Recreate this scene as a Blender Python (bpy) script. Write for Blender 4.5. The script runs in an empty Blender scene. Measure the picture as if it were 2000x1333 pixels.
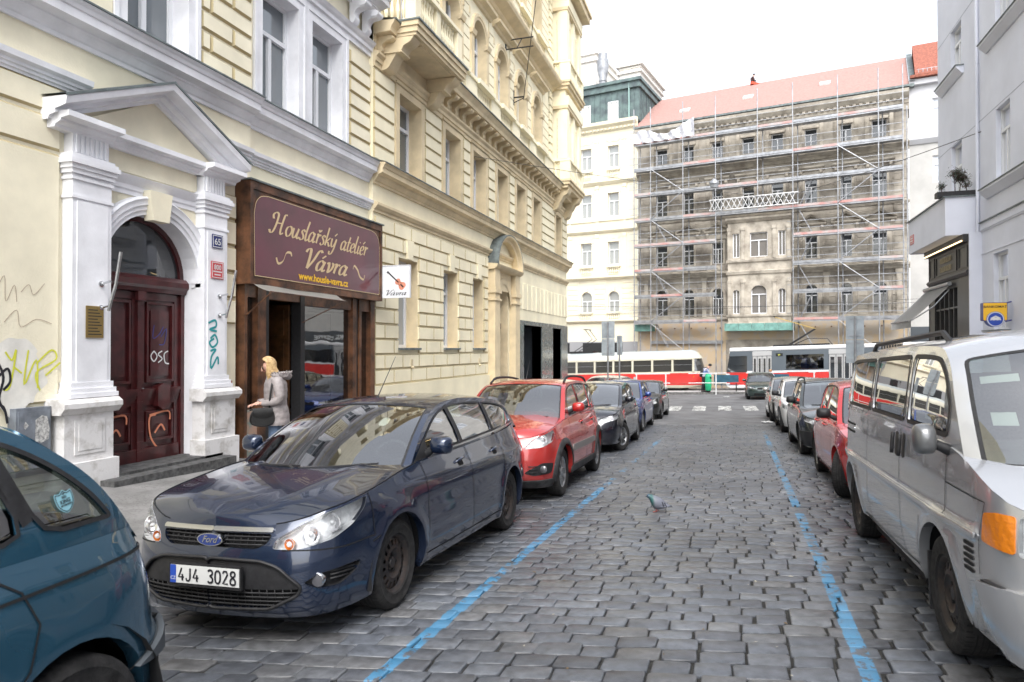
import bpy, bmesh, math, random
from mathutils import Vector, Matrix, noise
from mathutils.geometry import delaunay_2d_cdt
random.seed(7)
sc = bpy.context.scene
PI = math.pi
# ------------------------------------------------------------------ camera
F_PX, IMG_W = 1340.0, 2000.0
YAW = math.atan(425 / F_PX); PITCH = math.atan(14.5 / F_PX); CAM_H = 1.64
cam = bpy.data.cameras.new('camera'); cam.sensor_width = 36; cam.lens = 36 * F_PX / IMG_W
cam.clip_start = .05; cam.clip_end = 3000
cam_o = bpy.data.objects.new('camera', cam); sc.collection.objects.link(cam_o)
cam_o.location = (0, 0, CAM_H); cam_o.rotation_euler = (PI / 2 + PITCH, 0, YAW)
cam.dof.use_dof = True; cam.dof.focus_distance = 7.5; cam.dof.aperture_fstop = 3.2
sc.camera = cam_o
# ------------------------------------------------------------------ world and sun (bright overcast)
w = bpy.data.worlds.new('World'); sc.world = w; w.use_nodes = True
nt = w.node_tree; nt.nodes.clear()
out = nt.nodes.new('ShaderNodeOutputWorld'); bg = nt.nodes.new('ShaderNodeBackground')
sky = nt.nodes.new('ShaderNodeTexSky'); sky.sky_type = 'NISHITA'; sky.sun_disc = False
SUN_EL, SUN_AZ = math.radians(52), math.radians(163)
sky.sun_elevation = SUN_EL; sky.sun_rotation = SUN_AZ; sky.air_density = 1.2; sky.dust_density = 3.0
hs = nt.nodes.new('ShaderNodeHueSaturation'); hs.inputs['Saturation'].default_value = .30; hs.inputs['Value'].default_value = 1.5
bg.inputs['Strength'].default_value = .14
nt.links.new(sky.outputs[0], hs.inputs['Color']); nt.links.new(hs.outputs[0], bg.inputs[0]); nt.links.new(bg.outputs[0], out.inputs[0])
sd = bpy.data.lights.new('sun', 'SUN'); sd.energy = 1.0; sd.angle = math.radians(45); sd.color = (1, .99, .97)
so = bpy.data.objects.new('sun', sd); sc.collection.objects.link(so)
so.rotation_euler = Vector((math.sin(SUN_AZ) * math.cos(SUN_EL), math.cos(SUN_AZ) * math.cos(SUN_EL), math.sin(SUN_EL))).to_track_quat('Z', 'Y').to_euler()
sc.view_settings.view_transform = 'Standard'; sc.view_settings.look = 'None'
sc.view_settings.exposure = 1.12; sc.view_settings.gamma = 1.0
sc.cycles.max_bounces = 6; sc.cycles.transparent_max_bounces = 12
# ------------------------------------------------------------------ helpers
def mat(name, col, rough=.8, metal=0., coat=0., nscale=0, namt=.12, bump=0., bscale=60, spec=.5, col2=None, emit=0, contrast=(.35, .65)):
    m = bpy.data.materials.get(name)
    if m: return m
    m = bpy.data.materials.new(name); m.use_nodes = True
    n = m.node_tree; b = n.nodes['Principled BSDF']; L = n.links.new
    b.inputs['Base Color'].default_value = (*col, 1); b.inputs['Roughness'].default_value = rough
    b.inputs['Metallic'].default_value = metal; b.inputs['Specular IOR Level'].default_value = spec
    b.inputs['Coat Weight'].default_value = coat; b.inputs['Coat IOR'].default_value = 1.5; b.inputs['Coat Roughness'].default_value = .04
    tc = n.nodes.new('ShaderNodeTexCoord')
    if nscale:
        nz = n.nodes.new('ShaderNodeTexNoise'); nz.inputs['Scale'].default_value = nscale; nz.inputs['Detail'].default_value = 7
        nz.inputs['Roughness'].default_value = .6
        L(tc.outputs['Object'], nz.inputs['Vector'])
        cr = n.nodes.new('ShaderNodeValToRGB'); cr.color_ramp.elements[0].position = contrast[0]; cr.color_ramp.elements[1].position = contrast[1]
        c2 = col2 or tuple(c * (1 - namt * 1.6) for c in col)
        cr.color_ramp.elements[0].color = (*c2, 1); cr.color_ramp.elements[1].color = (*(col if col2 else tuple(min(1, c * (1 + namt * .5)) for c in col)), 1)
        L(nz.outputs['Fac'], cr.inputs[0]); L(cr.outputs[0], b.inputs['Base Color'])
    if bump:
        nb = n.nodes.new('ShaderNodeTexNoise'); nb.inputs['Scale'].default_value = bscale; nb.inputs['Detail'].default_value = 5
        L(tc.outputs['Object'], nb.inputs['Vector'])
        bp = n.nodes.new('ShaderNodeBump'); bp.inputs['Strength'].default_value = bump; bp.inputs['Distance'].default_value = .02
        L(nb.outputs['Fac'], bp.inputs['Height']); L(bp.outputs[0], b.inputs['Normal'])
    if emit: b.inputs['Emission Color'].default_value = (*col, 1); b.inputs['Emission Strength'].default_value = emit
    return m

def glass(name, tint, refl_rough=.015, boost=.0, opaque=None, gain=1.5):
    m = bpy.data.materials.new(name); m.use_nodes = True; n = m.node_tree; n.nodes.clear(); L = n.links.new
    o = n.nodes.new('ShaderNodeOutputMaterial'); mx = n.nodes.new('ShaderNodeMixShader')
    g = n.nodes.new('ShaderNodeBsdfGlossy'); g.inputs['Roughness'].default_value = refl_rough
    t = n.nodes.new('ShaderNodeBsdfTransparent') if opaque is None else n.nodes.new('ShaderNodeBsdfDiffuse')
    t.inputs['Color'].default_value = (*(tint if opaque is None else opaque), 1)
    fr = n.nodes.new('ShaderNodeFresnel'); fr.inputs[0].default_value = 1.52
    ma = n.nodes.new('ShaderNodeMath'); ma.operation = 'MULTIPLY_ADD'; ma.use_clamp = True
    ma.inputs[1].default_value = gain; ma.inputs[2].default_value = boost
    tc = n.nodes.new('ShaderNodeTexCoord'); nz = n.nodes.new('ShaderNodeTexNoise'); nz.inputs['Scale'].default_value = 1.3
    bp = n.nodes.new('ShaderNodeBump'); bp.inputs['Strength'].default_value = .12; bp.inputs['Distance'].default_value = .02
    L(tc.outputs['Object'], nz.inputs['Vector']); L(nz.outputs['Fac'], bp.inputs['Height']); L(bp.outputs[0], g.inputs['Normal'])
    L(fr.outputs[0], ma.inputs[0]); L(ma.outputs[0], mx.inputs[0]); L(t.outputs[0], mx.inputs[1]); L(g.outputs[0], mx.inputs[2]); L(mx.outputs[0], o.inputs[0])
    return m

def cloth_mat(name, col):
    m = mat(name, col, .85, nscale=3, namt=.1); n = m.node_tree; b = n.nodes['Principled BSDF']; o = n.nodes['Material Output']
    t = n.nodes.new('ShaderNodeBsdfTranslucent'); t.inputs[0].default_value = (*col, 1); x = n.nodes.new('ShaderNodeMixShader'); x.inputs[0].default_value = .8
    n.links.new(b.outputs[0], x.inputs[1]); n.links.new(t.outputs[0], x.inputs[2]); n.links.new(x.outputs[0], o.inputs[0]); return m
def gz(X, Y):
    return -.034 * min(Y, 30) - .019 * max(Y - 30, 0) + .03 * X

class MB:
    """collects geometry; T maps local to world; build() links it as one mesh object"""
    cnt = 0
    def __init__(s, T=None): s.v = []; s.f = []; s.m = []; s.T = T; s.nr = {}
    def P(s, *p):
        p = p[0] if len(p) == 1 else p
        s.v.append(tuple(s.T(*p)) if s.T else tuple(p)); return len(s.v) - 1
    def face(s, pts, mi=0): s.f.append([s.P(p) for p in pts]); s.m.append(mi)
    def fi(s, idx, mi=0): s.f.append(list(idx)); s.m.append(mi)
    def box(s, a0, a1, b0, b1, c0, c1, mi=0, skip=''):
        i = [s.P(x, y, z) for z in (c0, c1) for y in (b0, b1) for x in (a0, a1)]
        for k, q in (('b', (0, 2, 3, 1)), ('t', (4, 5, 7, 6)), ('l', (0, 4, 6, 2)), ('r', (1, 3, 7, 5)), ('f', (0, 1, 5, 4)), ('k', (2, 6, 7, 3))):
            if k not in skip: s.fi([i[j] for j in q], mi)
    def stone(s, u0, u1, n0, n1, z0, z1, c, mi=0, smi=None):
        """block standing proud in n with chamfer c"""
        o = [s.P(u, n0, z) for u, z in ((u0, z0), (u1, z0), (u1, z1), (u0, z1))]
        q = [s.P(u, n1, z) for u, z in ((u0 + c, z0 + c), (u1 - c, z0 + c), (u1 - c, z1 - c), (u0 + c, z1 - c))]
        s.fi(q, mi)
        for k in range(4): s.fi([o[k], o[(k + 1) % 4], q[(k + 1) % 4], q[k]], mi if smi is None else smi)
    def mold(s, prof, u0, u1, mi=0, cap=True):
        """profile of (n, z) swept along u"""
        a = [s.P(u0, n, z) for n, z in prof]; b = [s.P(u1, n, z) for n, z in prof]
        for k in range(len(prof) - 1): s.fi([a[k], a[k + 1], b[k + 1], b[k]], mi)
        if cap:
            s.fi(a, mi); s.fi(b[::-1], mi)
    def prism(s, poly, d0, d1, order='uzn', mi=0):
        """polygon in two axes extruded along the third; order gives where poly x, poly y, depth go"""
        def pt(p, d):
            r = {'u': 0, 'n': 0, 'z': 0}; r[order[0]] = p[0]; r[order[1]] = p[1]; r[order[2]] = d
            return (r['u'], r['n'], r['z'])
        a = [s.P(*pt(p, d0)) for p in poly]; b = [s.P(*pt(p, d1)) for p in poly]
        s.fi(a[::-1], mi); s.fi(b, mi)
        for k in range(len(poly)): s.fi([a[k], a[(k + 1) % len(a)], b[(k + 1) % len(a)], b[k]], mi)
    def tube(s, pts, r, n=8, mi=0, cap=True, closed=False):
        pts = [Vector(p) for p in pts]; rings = []
        rr = r if isinstance(r, (list, tuple)) else [r] * len(pts)
        prev = None
        for k, p in enumerate(pts):
            if closed: d = pts[(k + 1) % len(pts)] - pts[k - 1]
            else: d = pts[min(k + 1, len(pts) - 1)] - pts[max(k - 1, 0)]
            d.normalize()
            if prev is None:
                a = d.orthogonal().normalized()
            else:
                a = (prev - d * prev.dot(d)).normalized()
            prev = a; b = d.cross(a)
            rings.append([s.P(*(p + (a * math.cos(t) + b * math.sin(t)) * rr[k])) for t in [2 * PI * j / n for j in range(n)]])
        R = len(rings)
        for k in range(R if closed else R - 1):
            A, B = rings[k], rings[(k + 1) % R]
            for j in range(n): s.fi([A[j], A[(j + 1) % n], B[(j + 1) % n], B[j]], mi)
        if cap and not closed: s.fi(rings[0][::-1], mi); s.fi(rings[-1], mi)
    def lathe(s, prof, c=(0, 0, 0), n=16, axis='z', mi=0, cap=True):
        rings = []
        for r, h in prof:
            ring = []
            for j in range(n):
                t = 2 * PI * j / n; a, b = r * math.cos(t), r * math.sin(t)
                p = {'z': (a, b, h), 'y': (a, h, b), 'x': (h, a, b)}[axis]
                ring.append(s.P(p[0] + c[0], p[1] + c[1], p[2] + c[2]))
            rings.append(ring)
        for k in range(len(rings) - 1):
            for j in range(n): s.fi([rings[k][j], rings[k][(j + 1) % n], rings[k + 1][(j + 1) % n], rings[k + 1][j]], mi)
        if cap: s.fi(rings[0][::-1], mi); s.fi(rings[-1], mi)
    def grid(s, fn, nu, nv, mi=0):
        g = [[s.P(*fn(i / nu, j / nv)) for j in range(nv + 1)] for i in range(nu + 1)]
        for i in range(nu):
            for j in range(nv): s.fi([g[i][j], g[i + 1][j], g[i + 1][j + 1], g[i][j + 1]], mi)
    def ribbon(s, pts, wd, T2, off=.0, mi=0, closed=False, nib=None):
        """flat stroke: pts 2-D, T2(a, b, off) -> local 3-D"""
        n = len(pts); L = []; R = []; MB.cnt = (MB.cnt + 1) % 16; off += MB.cnt * .00022
        for k, p in enumerate(pts):
            a = pts[k - 1] if (k or closed) else p; b = pts[(k + 1) % n] if (k < n - 1 or closed) else p
            dx, dy = b[0] - a[0], b[1] - a[1]; l = math.hypot(dx, dy) or 1
            if nib:
                hw = wd / 2 * (.22 + .78 * abs(math.sin(math.atan2(dy, dx) - nib[0]))); ox, oy = -dy / l * hw, dx / l * hw
            else: ox, oy = -dy / l * wd / 2, dx / l * wd / 2
            off += 1.5e-5; L.append(s.P(*T2(p[0] + ox, p[1] + oy, off))); R.append(s.P(*T2(p[0] - ox, p[1] - oy, off)))
        for k in range(n if closed else n - 1): s.fi([L[k], R[k], R[(k + 1) % n], L[(k + 1) % n]], mi)
    def build(s, name, mats, parent=None, smooth=None, **tags):
        me = bpy.data.meshes.new(name); me.from_pydata(s.v, [], s.f)
        mats = mats if isinstance(mats, (list, tuple)) else [mats]
        for x in mats: me.materials.append(x)
        me.polygons.foreach_set('material_index', s.m)
        if s.nr:
            me.polygons.foreach_set('use_smooth', [True] * len(me.polygons)); me.set_sharp_from_angle(angle=math.radians(smooth or 40))
            me.normals_split_custom_set_from_vertices([s.nr.get(i, (0, 0, 0)) for i in range(len(s.v))])
        elif smooth is not None:
            bm = bmesh.new(); bm.from_mesh(me); bmesh.ops.remove_doubles(bm, verts=bm.verts, dist=.0004)
            bmesh.ops.recalc_face_normals(bm, faces=bm.faces)
            bm.to_mesh(me); bm.free()
            me.polygons.foreach_set('use_smooth', [True] * len(me.polygons)); me.set_sharp_from_angle(angle=math.radians(smooth))
        me.update()
        o = bpy.data.objects.new(name, me); sc.collection.objects.link(o)
        if parent: o.parent = parent; o.matrix_parent_inverse = parent.matrix_world.inverted() if False else Matrix.Identity(4)
        for k, v in tags.items(): o[k] = v
        return o
def empty(name, label=None, cat=None, group=None, loc=(0, 0, 0)):
    o = bpy.data.objects.new(name, None); sc.collection.objects.link(o); o.location = loc
    o.empty_display_size = .2
    if label: o['label'] = label
    if cat: o['category'] = cat
    if group: o['group'] = group
    return o
class Thing:
    """an Empty at a thing's base; its parts are modelled in world coordinates and re-based"""
    def __init__(s, name, label, cat, loc, group=None):
        s.o = empty(name, label, cat, group, loc); s.loc = Vector(loc)
    def part(s, mb, name, mats, parent=None, smooth=None, **t):
        lv = s.loc
        mb.v = [(p[0] - lv.x, p[1] - lv.y, p[2] - lv.z) for p in mb.v]
        return mb.build(name, mats, parent or s.o, smooth, **t)
def copy_tree(o, parent=None):
    c = o.copy(); sc.collection.objects.link(c); c.parent = parent
    for ch in list(o.children): copy_tree(ch, c)
    return c
def sm(pts, n=6, closed=False):
    """Catmull-Rom"""
    out = []; N = len(pts)
    for i in range(N if closed else N - 1):
        g = lambda k: pts[k % N] if closed else pts[max(0, min(N - 1, k))]
        p0, p1, p2, p3 = g(i - 1), g(i), g(i + 1), g(i + 2)
        for j in range(n):
            t = j / n
            out.append(tuple(.5 * (2 * b + (c - a) * t + (2 * a - 5 * b + 4 * c - d) * t * t + (3 * b - a - 3 * c + d) * t ** 3) for a, b, c, d in zip(p0, p1, p2, p3)))
    if not closed: out.append(tuple(pts[-1]))
    return out
def interp(tab, x):
    if x <= tab[0][0]: return tab[0][1]
    for (a, b), (c, d) in zip(tab, tab[1:]):
        if x <= c: return b + (d - b) * (x - a) / (c - a) if c > a else d
    return tab[-1][1]
def smi(tab, x):
    """smooth (monotone-ish cosine-free cubic) interpolation"""
    if x <= tab[0][0]: return tab[0][1]
    if x >= tab[-1][0]: return tab[-1][1]
    for i in range(len(tab) - 1):
        x0, y0 = tab[i]; x1, y1 = tab[i + 1]
        if x <= x1:
            h = x1 - x0; t = (x - x0) / h
            m0 = (y1 - tab[i - 1][1]) / (x1 - tab[i - 1][0]) if i else (y1 - y0) / h
            m1 = (tab[i + 2][1] - y0) / (tab[i + 2][0] - x0) if i + 2 < len(tab) else (y1 - y0) / h
            return (2 * t ** 3 - 3 * t * t + 1) * y0 + (t ** 3 - 2 * t * t + t) * h * m0 + (3 * t * t - 2 * t ** 3) * y1 + (t ** 3 - t * t) * h * m1
def text_mesh(s, size, shear=0, bold=0, align='CENTER', spacing=1.0):
    """2-D triangles of a piece of lettering (built-in font)"""
    c = bpy.data.curves.new('lettering', 'FONT'); c.body = s; c.size = size; c.shear = shear; c.offset = bold
    c.align_x = align; c.resolution_u = 3; c.space_character = spacing
    o = bpy.data.objects.new('lettering', c); sc.collection.objects.link(o)
    dg = bpy.context.evaluated_depsgraph_get(); me = bpy.data.meshes.new_from_object(o.evaluated_get(dg))
    V = [(v.co.x, v.co.y) for v in me.vertices]; Fc = [tuple(p.vertices) for p in me.polygons]
    bpy.data.objects.remove(o); bpy.data.curves.remove(c); bpy.data.meshes.remove(me)
    return V, Fc
def put_text(mb, s, T2, size, off=.004, mi=0, sx=1, **k):
    V, Fc = text_mesh(s, size, **k)
    idx = [mb.P(*T2(a * sx, b, off)) for a, b in V]
    for f in Fc: mb.fi([idx[i] for i in f], mi)
# ================================================================== ground, road, pavements
ZB = 0.0
def street_mats():
    m = mat('granite setts', (.2, .2, .21), .5); n = m.node_tree; b = n.nodes['Principled BSDF']; L = n.links.new; tc = n.nodes['Texture Coordinate']
    at = n.nodes.new('ShaderNodeAttribute'); at.attribute_name = 'tone'
    cr = n.nodes.new('ShaderNodeValToRGB'); e = cr.color_ramp.elements
    e[0].color = (.072, .076, .086, 1); e[1].color = (.155, .165, .18, 1)
    x = e.new(.45); x.color = (.104, .114, .132, 1); x = e.new(.93); x.color = (.11, .11, .112, 1)
    L(at.outputs['Fac'], cr.inputs[0])
    nz = n.nodes.new('ShaderNodeTexNoise'); nz.inputs['Scale'].default_value = 14; nz.inputs['Detail'].default_value = 10; nz.inputs['Roughness'].default_value = .7; L(tc.outputs['Object'], nz.inputs['Vector'])
    mr = n.nodes.new('ShaderNodeMapRange'); mr.inputs[1].default_value = .3; mr.inputs[2].default_value = .7; mr.inputs[3].default_value = .5; mr.inputs[4].default_value = 1.4; L(nz.outputs[0], mr.inputs[0])
    mx = n.nodes.new('ShaderNodeMix'); mx.data_type = 'RGBA'; mx.blend_type = 'MULTIPLY'; mx.inputs[0].default_value = 1
    L(cr.outputs[0], mx.inputs[6]); L(mr.outputs[0], mx.inputs[7])
    # long dirt streaks and patches
    n2 = n.nodes.new('ShaderNodeTexNoise'); n2.inputs['Scale'].default_value = .8; n2.inputs['Detail'].default_value = 4; L(tc.outputs['Object'], n2.inputs['Vector'])
    m2 = n.nodes.new('ShaderNodeMapRange'); m2.inputs[1].default_value = .35; m2.inputs[2].default_value = .65; m2.inputs[3].default_value = .78; m2.inputs[4].default_value = 1.2; L(n2.outputs[0], m2.inputs[0])
    mx2 = n.nodes.new('ShaderNodeMix'); mx2.data_type = 'RGBA'; mx2.blend_type = 'MULTIPLY'; mx2.inputs[0].default_value = 1; L(mx.outputs[2], mx2.inputs[6]); L(m2.outputs[0], mx2.inputs[7])
    # blue parking-zone lines
    sp = n.nodes.new('ShaderNodeSeparateXYZ'); L(tc.outputs['Object'], sp.inputs[0])
    def M(op, a, b_=None, c=None, cl=False):
        q = n.nodes.new('ShaderNodeMath'); q.operation = op; q.use_clamp = cl
        for i, v in enumerate((a, b_, c)):
            if v is None: continue
            if isinstance(v, (int, float)): q.inputs[i].default_value = v
            else: L(v, q.inputs[i])
        return q.outputs[0]
    n3 = n.nodes.new('ShaderNodeTexNoise'); n3.inputs['Scale'].default_value = 9; n3.inputs['Detail'].default_value = 8; n3.inputs['Roughness'].default_value = .75; L(tc.outputs['Object'], n3.inputs['Vector'])
    n4 = n.nodes.new('ShaderNodeTexNoise'); n4.inputs['Scale'].default_value = .55; L(tc.outputs['Object'], n4.inputs['Vector'])
    def line(x0, k, y0, y1):
        d = M('ABSOLUTE', M('SUBTRACT', sp.outputs[0], M('MULTIPLY_ADD', sp.outputs[1], k, x0)))
        d = M('ADD', d, M('MULTIPLY_ADD', n3.outputs[0], .05, -.025))
        s_ = M('LESS_THAN', d, .050)
        return M('MULTIPLY', M('MULTIPLY', s_, M('GREATER_THAN', sp.outputs[1], y0)), M('LESS_THAN', sp.outputs[1], y1))
    l1 = M('ADD', M('ADD', line(-1.905, .0135, 0, 10.0), line(-1.905, .0135, 11.6, 21.0)), line(-1.905, .0135, 10.2, 10.9))
    l2 = M('ADD', line(.665, .0115, 0, 8.6), line(.665, .0115, 9.0, 21.0))
    tot = M('ADD', l1, l2, cl=True)
    wear = M('GREATER_THAN', M('ADD', M('MULTIPLY', n3.outputs[0], 1.0), M('MULTIPLY', n4.outputs[0], .55)), M('MULTIPLY_ADD', sp.outputs[1], .006, .70))
    tot = M('MULTIPLY', M('MULTIPLY', tot, wear), .88)
    mx3 = n.nodes.new('ShaderNodeMix'); mx3.data_type = 'RGBA'; mx3.inputs[7].default_value = (.055, .20, .35, 1); L(tot, mx3.inputs[0]); L(mx2.outputs[2], mx3.inputs[6]); L(mx3.outputs[2], b.inputs['Base Color'])
    rr = n.nodes.new('ShaderNodeMapRange'); rr.inputs[3].default_value = .28; rr.inputs[4].default_value = .48; b.inputs['Specular IOR Level'].default_value = .6; L(nz.outputs[0], rr.inputs[0]); L(rr.outputs[0], b.inputs['Roughness'])
    bp = n.nodes.new('ShaderNodeBump'); bp.inputs['Strength'].default_value = .35; bp.inputs['Distance'].default_value = .012; L(nz.outputs[0], bp.inputs['Height']); L(bp.outputs[0], b.inputs['Normal'])
    return m
M_SETT = street_mats()
M_JOINT = mat('joint grit', (.03, .029, .026), .95, nscale=45, namt=.6, bump=.6, bscale=80)
M_ASPH = mat('asphalt', (.155, .155, .16), .75, nscale=1.2, namt=.25, bump=.4, bscale=120)
def pave_mat():
    m = mat('pavement', (.24, .235, .23), .8, nscale=1.1, namt=.3, bump=.3, bscale=70)
    n = m.node_tree; b = n.nodes['Principled BSDF']; L = n.links.new; tc = n.nodes['Texture Coordinate']
    vo = n.nodes.new('ShaderNodeTexVoronoi'); vo.inputs['Scale'].default_value = 16; vo.feature = 'DISTANCE_TO_EDGE'; L(tc.outputs['Object'], vo.inputs['Vector'])
    mr = n.nodes.new('ShaderNodeMapRange'); mr.inputs[2].default_value = .06; mr.inputs[3].default_value = .55; L(vo.outputs[0], mr.inputs[0])
    src = b.inputs['Base Color'].links[0].from_socket
    mx = n.nodes.new('ShaderNodeMix'); mx.data_type = 'RGBA'; mx.blend_type = 'MULTIPLY'
    n2 = n.nodes.new('ShaderNodeTexNoise'); n2.inputs['Scale'].default_value = .6; L(tc.outputs['Object'], n2.inputs['Vector'])
    m2 = n.nodes.new('ShaderNodeMapRange'); m2.inputs[1].default_value = .42; m2.inputs[2].default_value = .5; L(n2.outputs[0], m2.inputs[0]); L(m2.outputs[0], mx.inputs[0])
    L(src, mx.inputs[6]); L(mr.outputs[0], mx.inputs[7]); L(mx.outputs[2], b.inputs['Base Color'])
    return m
M_PAVE = pave_mat()
M_KERB = mat('granite kerb', (.2, .195, .19), .7, nscale=9, namt=.4, bump=.4, bscale=50)
KL, KR = -4.32, 3.35       # kerb lines
def zl(X, Y): return gz(KL, Y) + .13 + .018 * (KL - X)       # left pavement level
def zr(X, Y): return gz(KR, Y) + .13 + .02 * (X - KR)
def ground():
    Y0, Y1 = -14, 29.0
    m = MB(lambda x, y, z: (x, y, gz(x, y) + z)); ys = [Y0, 0, 10, 20, 30, 31, 40, 60, 90, 300]; xs = [-400, -60, -30, 0, 30, 60, 400]
    for a, b in zip(ys, ys[1:]):
        for c, d in zip(xs, xs[1:]): m.face([(c, a, -.035), (d, a, -.035), (d, b, -.035), (c, b, -.035)])
    m.box(-400, 400, -300, Y0, -.036, -.035, 0)
    m.build('ground', M_ASPH, kind='structure')
    m = MB(lambda x, y, z: (x, y, gz(x, y) + z)); m.grid(lambda u, v: (KL + (KR - KL) * u, -3 + 26.0 * v, -.018), 6, 20); m.build('paving_joints', M_JOINT, kind='structure')
    # setts
    rnd = random.Random(3); m = MB(); tones = []
    y = 1.2; r = 0
    while y < 23.3:
        d = .166 + rnd.uniform(-.008, .01); x = KL + .03 - rnd.uniform(0, .2)
        while x < KR - .02:
            l = rnd.choice((.21, .23, .25, .27, .29)) + rnd.uniform(-.02, .02)
            x1 = min(x + l, KR - .01)
            if x1 - x < .07: break
            wv = .008 * math.sin(x * .8 + y * .22) + .13 * (x + .5) + rnd.uniform(-.004, .004)
            xa = max(x, KL + .02); g = .0045 + rnd.uniform(0, .0045)
            cx, cy = (xa + x1) / 2, y + d / 2 + wv
            hx, hy = (x1 - xa) / 2 - g, d / 2 - g
            if hx > .03 and cy < 22.72:
                j = lambda a: rnd.uniform(-a, a)
                cor = [(-hx + j(.008), -hy + j(.007)), (hx + j(.008), -hy + j(.007)), (hx + j(.008), hy + j(.007)), (-hx + j(.008), hy + j(.007))]
                dz = rnd.uniform(-.005, .004); tx, ty = rnd.uniform(-.022, .022), rnd.uniform(-.03, .03); tn = rnd.random()
                # ring points: 8 per ring for rounded corners
                ring = []
                for k in range(4):
                    p, a, b = cor[k], cor[k - 1], cor[(k + 1) % 4]
                    rc = .012 + rnd.uniform(-.005, .012)
                    for q in (a, b):
                        l_ = math.dist(p, q); ring.append((p[0] + (q[0] - p[0]) * rc / l_, p[1] + (q[1] - p[1]) * rc / l_))
                rs = []
                for sc_, zz in ((1.0, -.03), (1.0, -.007), (.985, -.0018), (.945, .001)):
                    rs.append([m.P(cx + a * sc_, cy + b * (sc_ if sc_ > .95 else .91) + .13 * a * sc_, gz(cx, cy) + zz + dz + tx * a + ty * b) for a, b in [(a, b + .13 * a) for a, b in ring]])
                for A, B in zip(rs, rs[1:]):
                    for k in range(8): m.fi([A[k], A[(k + 1) % 8], B[(k + 1) % 8], B[k]])
                m.fi(rs[-1]); tones += [tn] * 32
            x = x1
        y += d; r += 1
    o = m.build('cobblestones', M_SETT, smooth=None, kind='structure')
    me = o.data; at = me.attributes.new('tone', 'FLOAT', 'POINT'); at.data.foreach_set('value', tones)
    me.polygons.foreach_set('use_smooth', [True] * len(me.polygons)); me.set_sharp_from_angle(angle=math.radians(50))
    m = MB(lambda x, y, z: (x, y, gz(x, y) + z)); m.grid(lambda u, v: (-30 + 75 * u, 22.75 + 24.3 * v, -.004 - .0), 10, 24); m.build('asphalt_road', M_ASPH, kind='structure')
    m = MB(lambda x, y, z: (x, y, gz(x, y) + z)); wm = mat('worn road paint', (.45, .45, .43), .8, nscale=6, namt=.7, contrast=(.4, .55))
    for x in (-3.8, -2.68, -1.58, -.47, .64): m.face([(x, 31.0, .003), (x + .56, 31.0, .003), (x + .5, 34.2, .003), (x - .06, 34.2, .003)])
    m.build('crossing_stripes', wm, kind='structure')
    # pavements and kerbs
    m = MB(); ycs = [-14 + 49.2 * k / 24 for k in range(25)]
    for a, b in zip(ycs, ycs[1:]):
        m.face([(-8.25, a, zl(-8.25, a)), (KL - .14, a, zl(KL - .14, a)), (KL - .14, b, zl(KL - .14, b)), (-8.25, b, zl(-8.25, b))])
    m.build('pavement', M_PAVE, kind='structure')
    m = MB()
    for k in range(30):
        a = -14 + 49.2 * k / 30; b = -14 + 49.2 * (k + 1) / 30 - .012
        for side, X0, X1, zf in ((0, KL - .14, KL, zl),):
            P = [m.P(x, y_, z) for y_ in (a, b) for x, z in ((X0, zf(X0, y_) + .002), (X1 - .02, zf(X1, y_) + .002), (X1, zf(X1, y_) - .02), (X1 + .01, gz(X1, y_) - .05))]
            m.fi([P[0], P[1], P[5], P[4]]); m.fi([P[1], P[2], P[6], P[5]]); m.fi([P[2], P[3], P[7], P[6]]); m.fi([P[0], P[1], P[2], P[3]]); m.fi([P[4], P[5], P[6], P[7]])
    m.build('kerb', M_KERB, kind='structure')
    m = MB(); ycs = [-14 + 41.6 * k / 20 for k in range(21)]
    for a, b in zip(ycs, ycs[1:]):
        m.face([(7.3, a, zr(7.3, a)), (KR + .14, a, zr(KR + .14, a)), (KR + .14, b, zr(KR + .14, b)), (7.3, b, zr(7.3, b))])
        m.face([(KR + .14, a, zr(KR, a)), (KR, a, zr(KR, a)), (KR, b, zr(KR, b)), (KR + .14, b, zr(KR, b))]); m.face([(KR, a, zr(KR, a)), (KR, b, zr(KR, b)), (KR, b, gz(KR, b) - .05), (KR, a, gz(KR, a) - .05)])
    m.build('pavement', M_PAVE, kind='structure')
ground()
# ================================================================== car kit
def inpoly(p, poly):
    x, y = p; c = False; j = len(poly) - 1
    for i in range(len(poly)):
        xi, yi = poly[i]; xj, yj = poly[j]
        if (yi > y) != (yj > y) and x < (xj - xi) * (y - yi) / (yj - yi) + xi: c = not c
        j = i
    return c
def resample(poly, d, closed=True):
    out = []
    n = len(poly)
    for i in range(n if closed else n - 1):
        a, b = poly[i], poly[(i + 1) % n]; l = math.dist(a, b); k = max(1, int(math.ceil(l / d)))
        for j in range(k): out.append((a[0] + (b[0] - a[0]) * j / k, a[1] + (b[1] - a[1]) * j / k))
    if not closed: out.append(poly[-1])
    return out
def roundp(poly, r, n=4):
    out = []; N = len(poly)
    for i in range(N):
        p = Vector(poly[i]); a = Vector(poly[i - 1]) - p; b = Vector(poly[(i + 1) % N]) - p
        ra = min(r, a.length * .45, b.length * .45)
        A = p + a.normalized() * ra; B = p + b.normalized() * ra
        for j in range(n + 1):
            t = j / n; q = A * (1 - t) ** 2 + p * 2 * t * (1 - t) + B * t * t; out.append((q.x, q.y))
    return out
def clip(poly, a, b, c):
    """keep a*x+b*y<=c"""
    out = []
    for i in range(len(poly)):
        p, q = poly[i - 1], poly[i]; fp, fq = a * p[0] + b * p[1] - c, a * q[0] + b * q[1] - c
        if (fp <= 0) != (fq <= 0):
            t = fp / (fp - fq); out.append((p[0] + (q[0] - p[0]) * t, p[1] + (q[1] - p[1]) * t))
        if fq <= 0: out.append(q)
    return out
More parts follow.
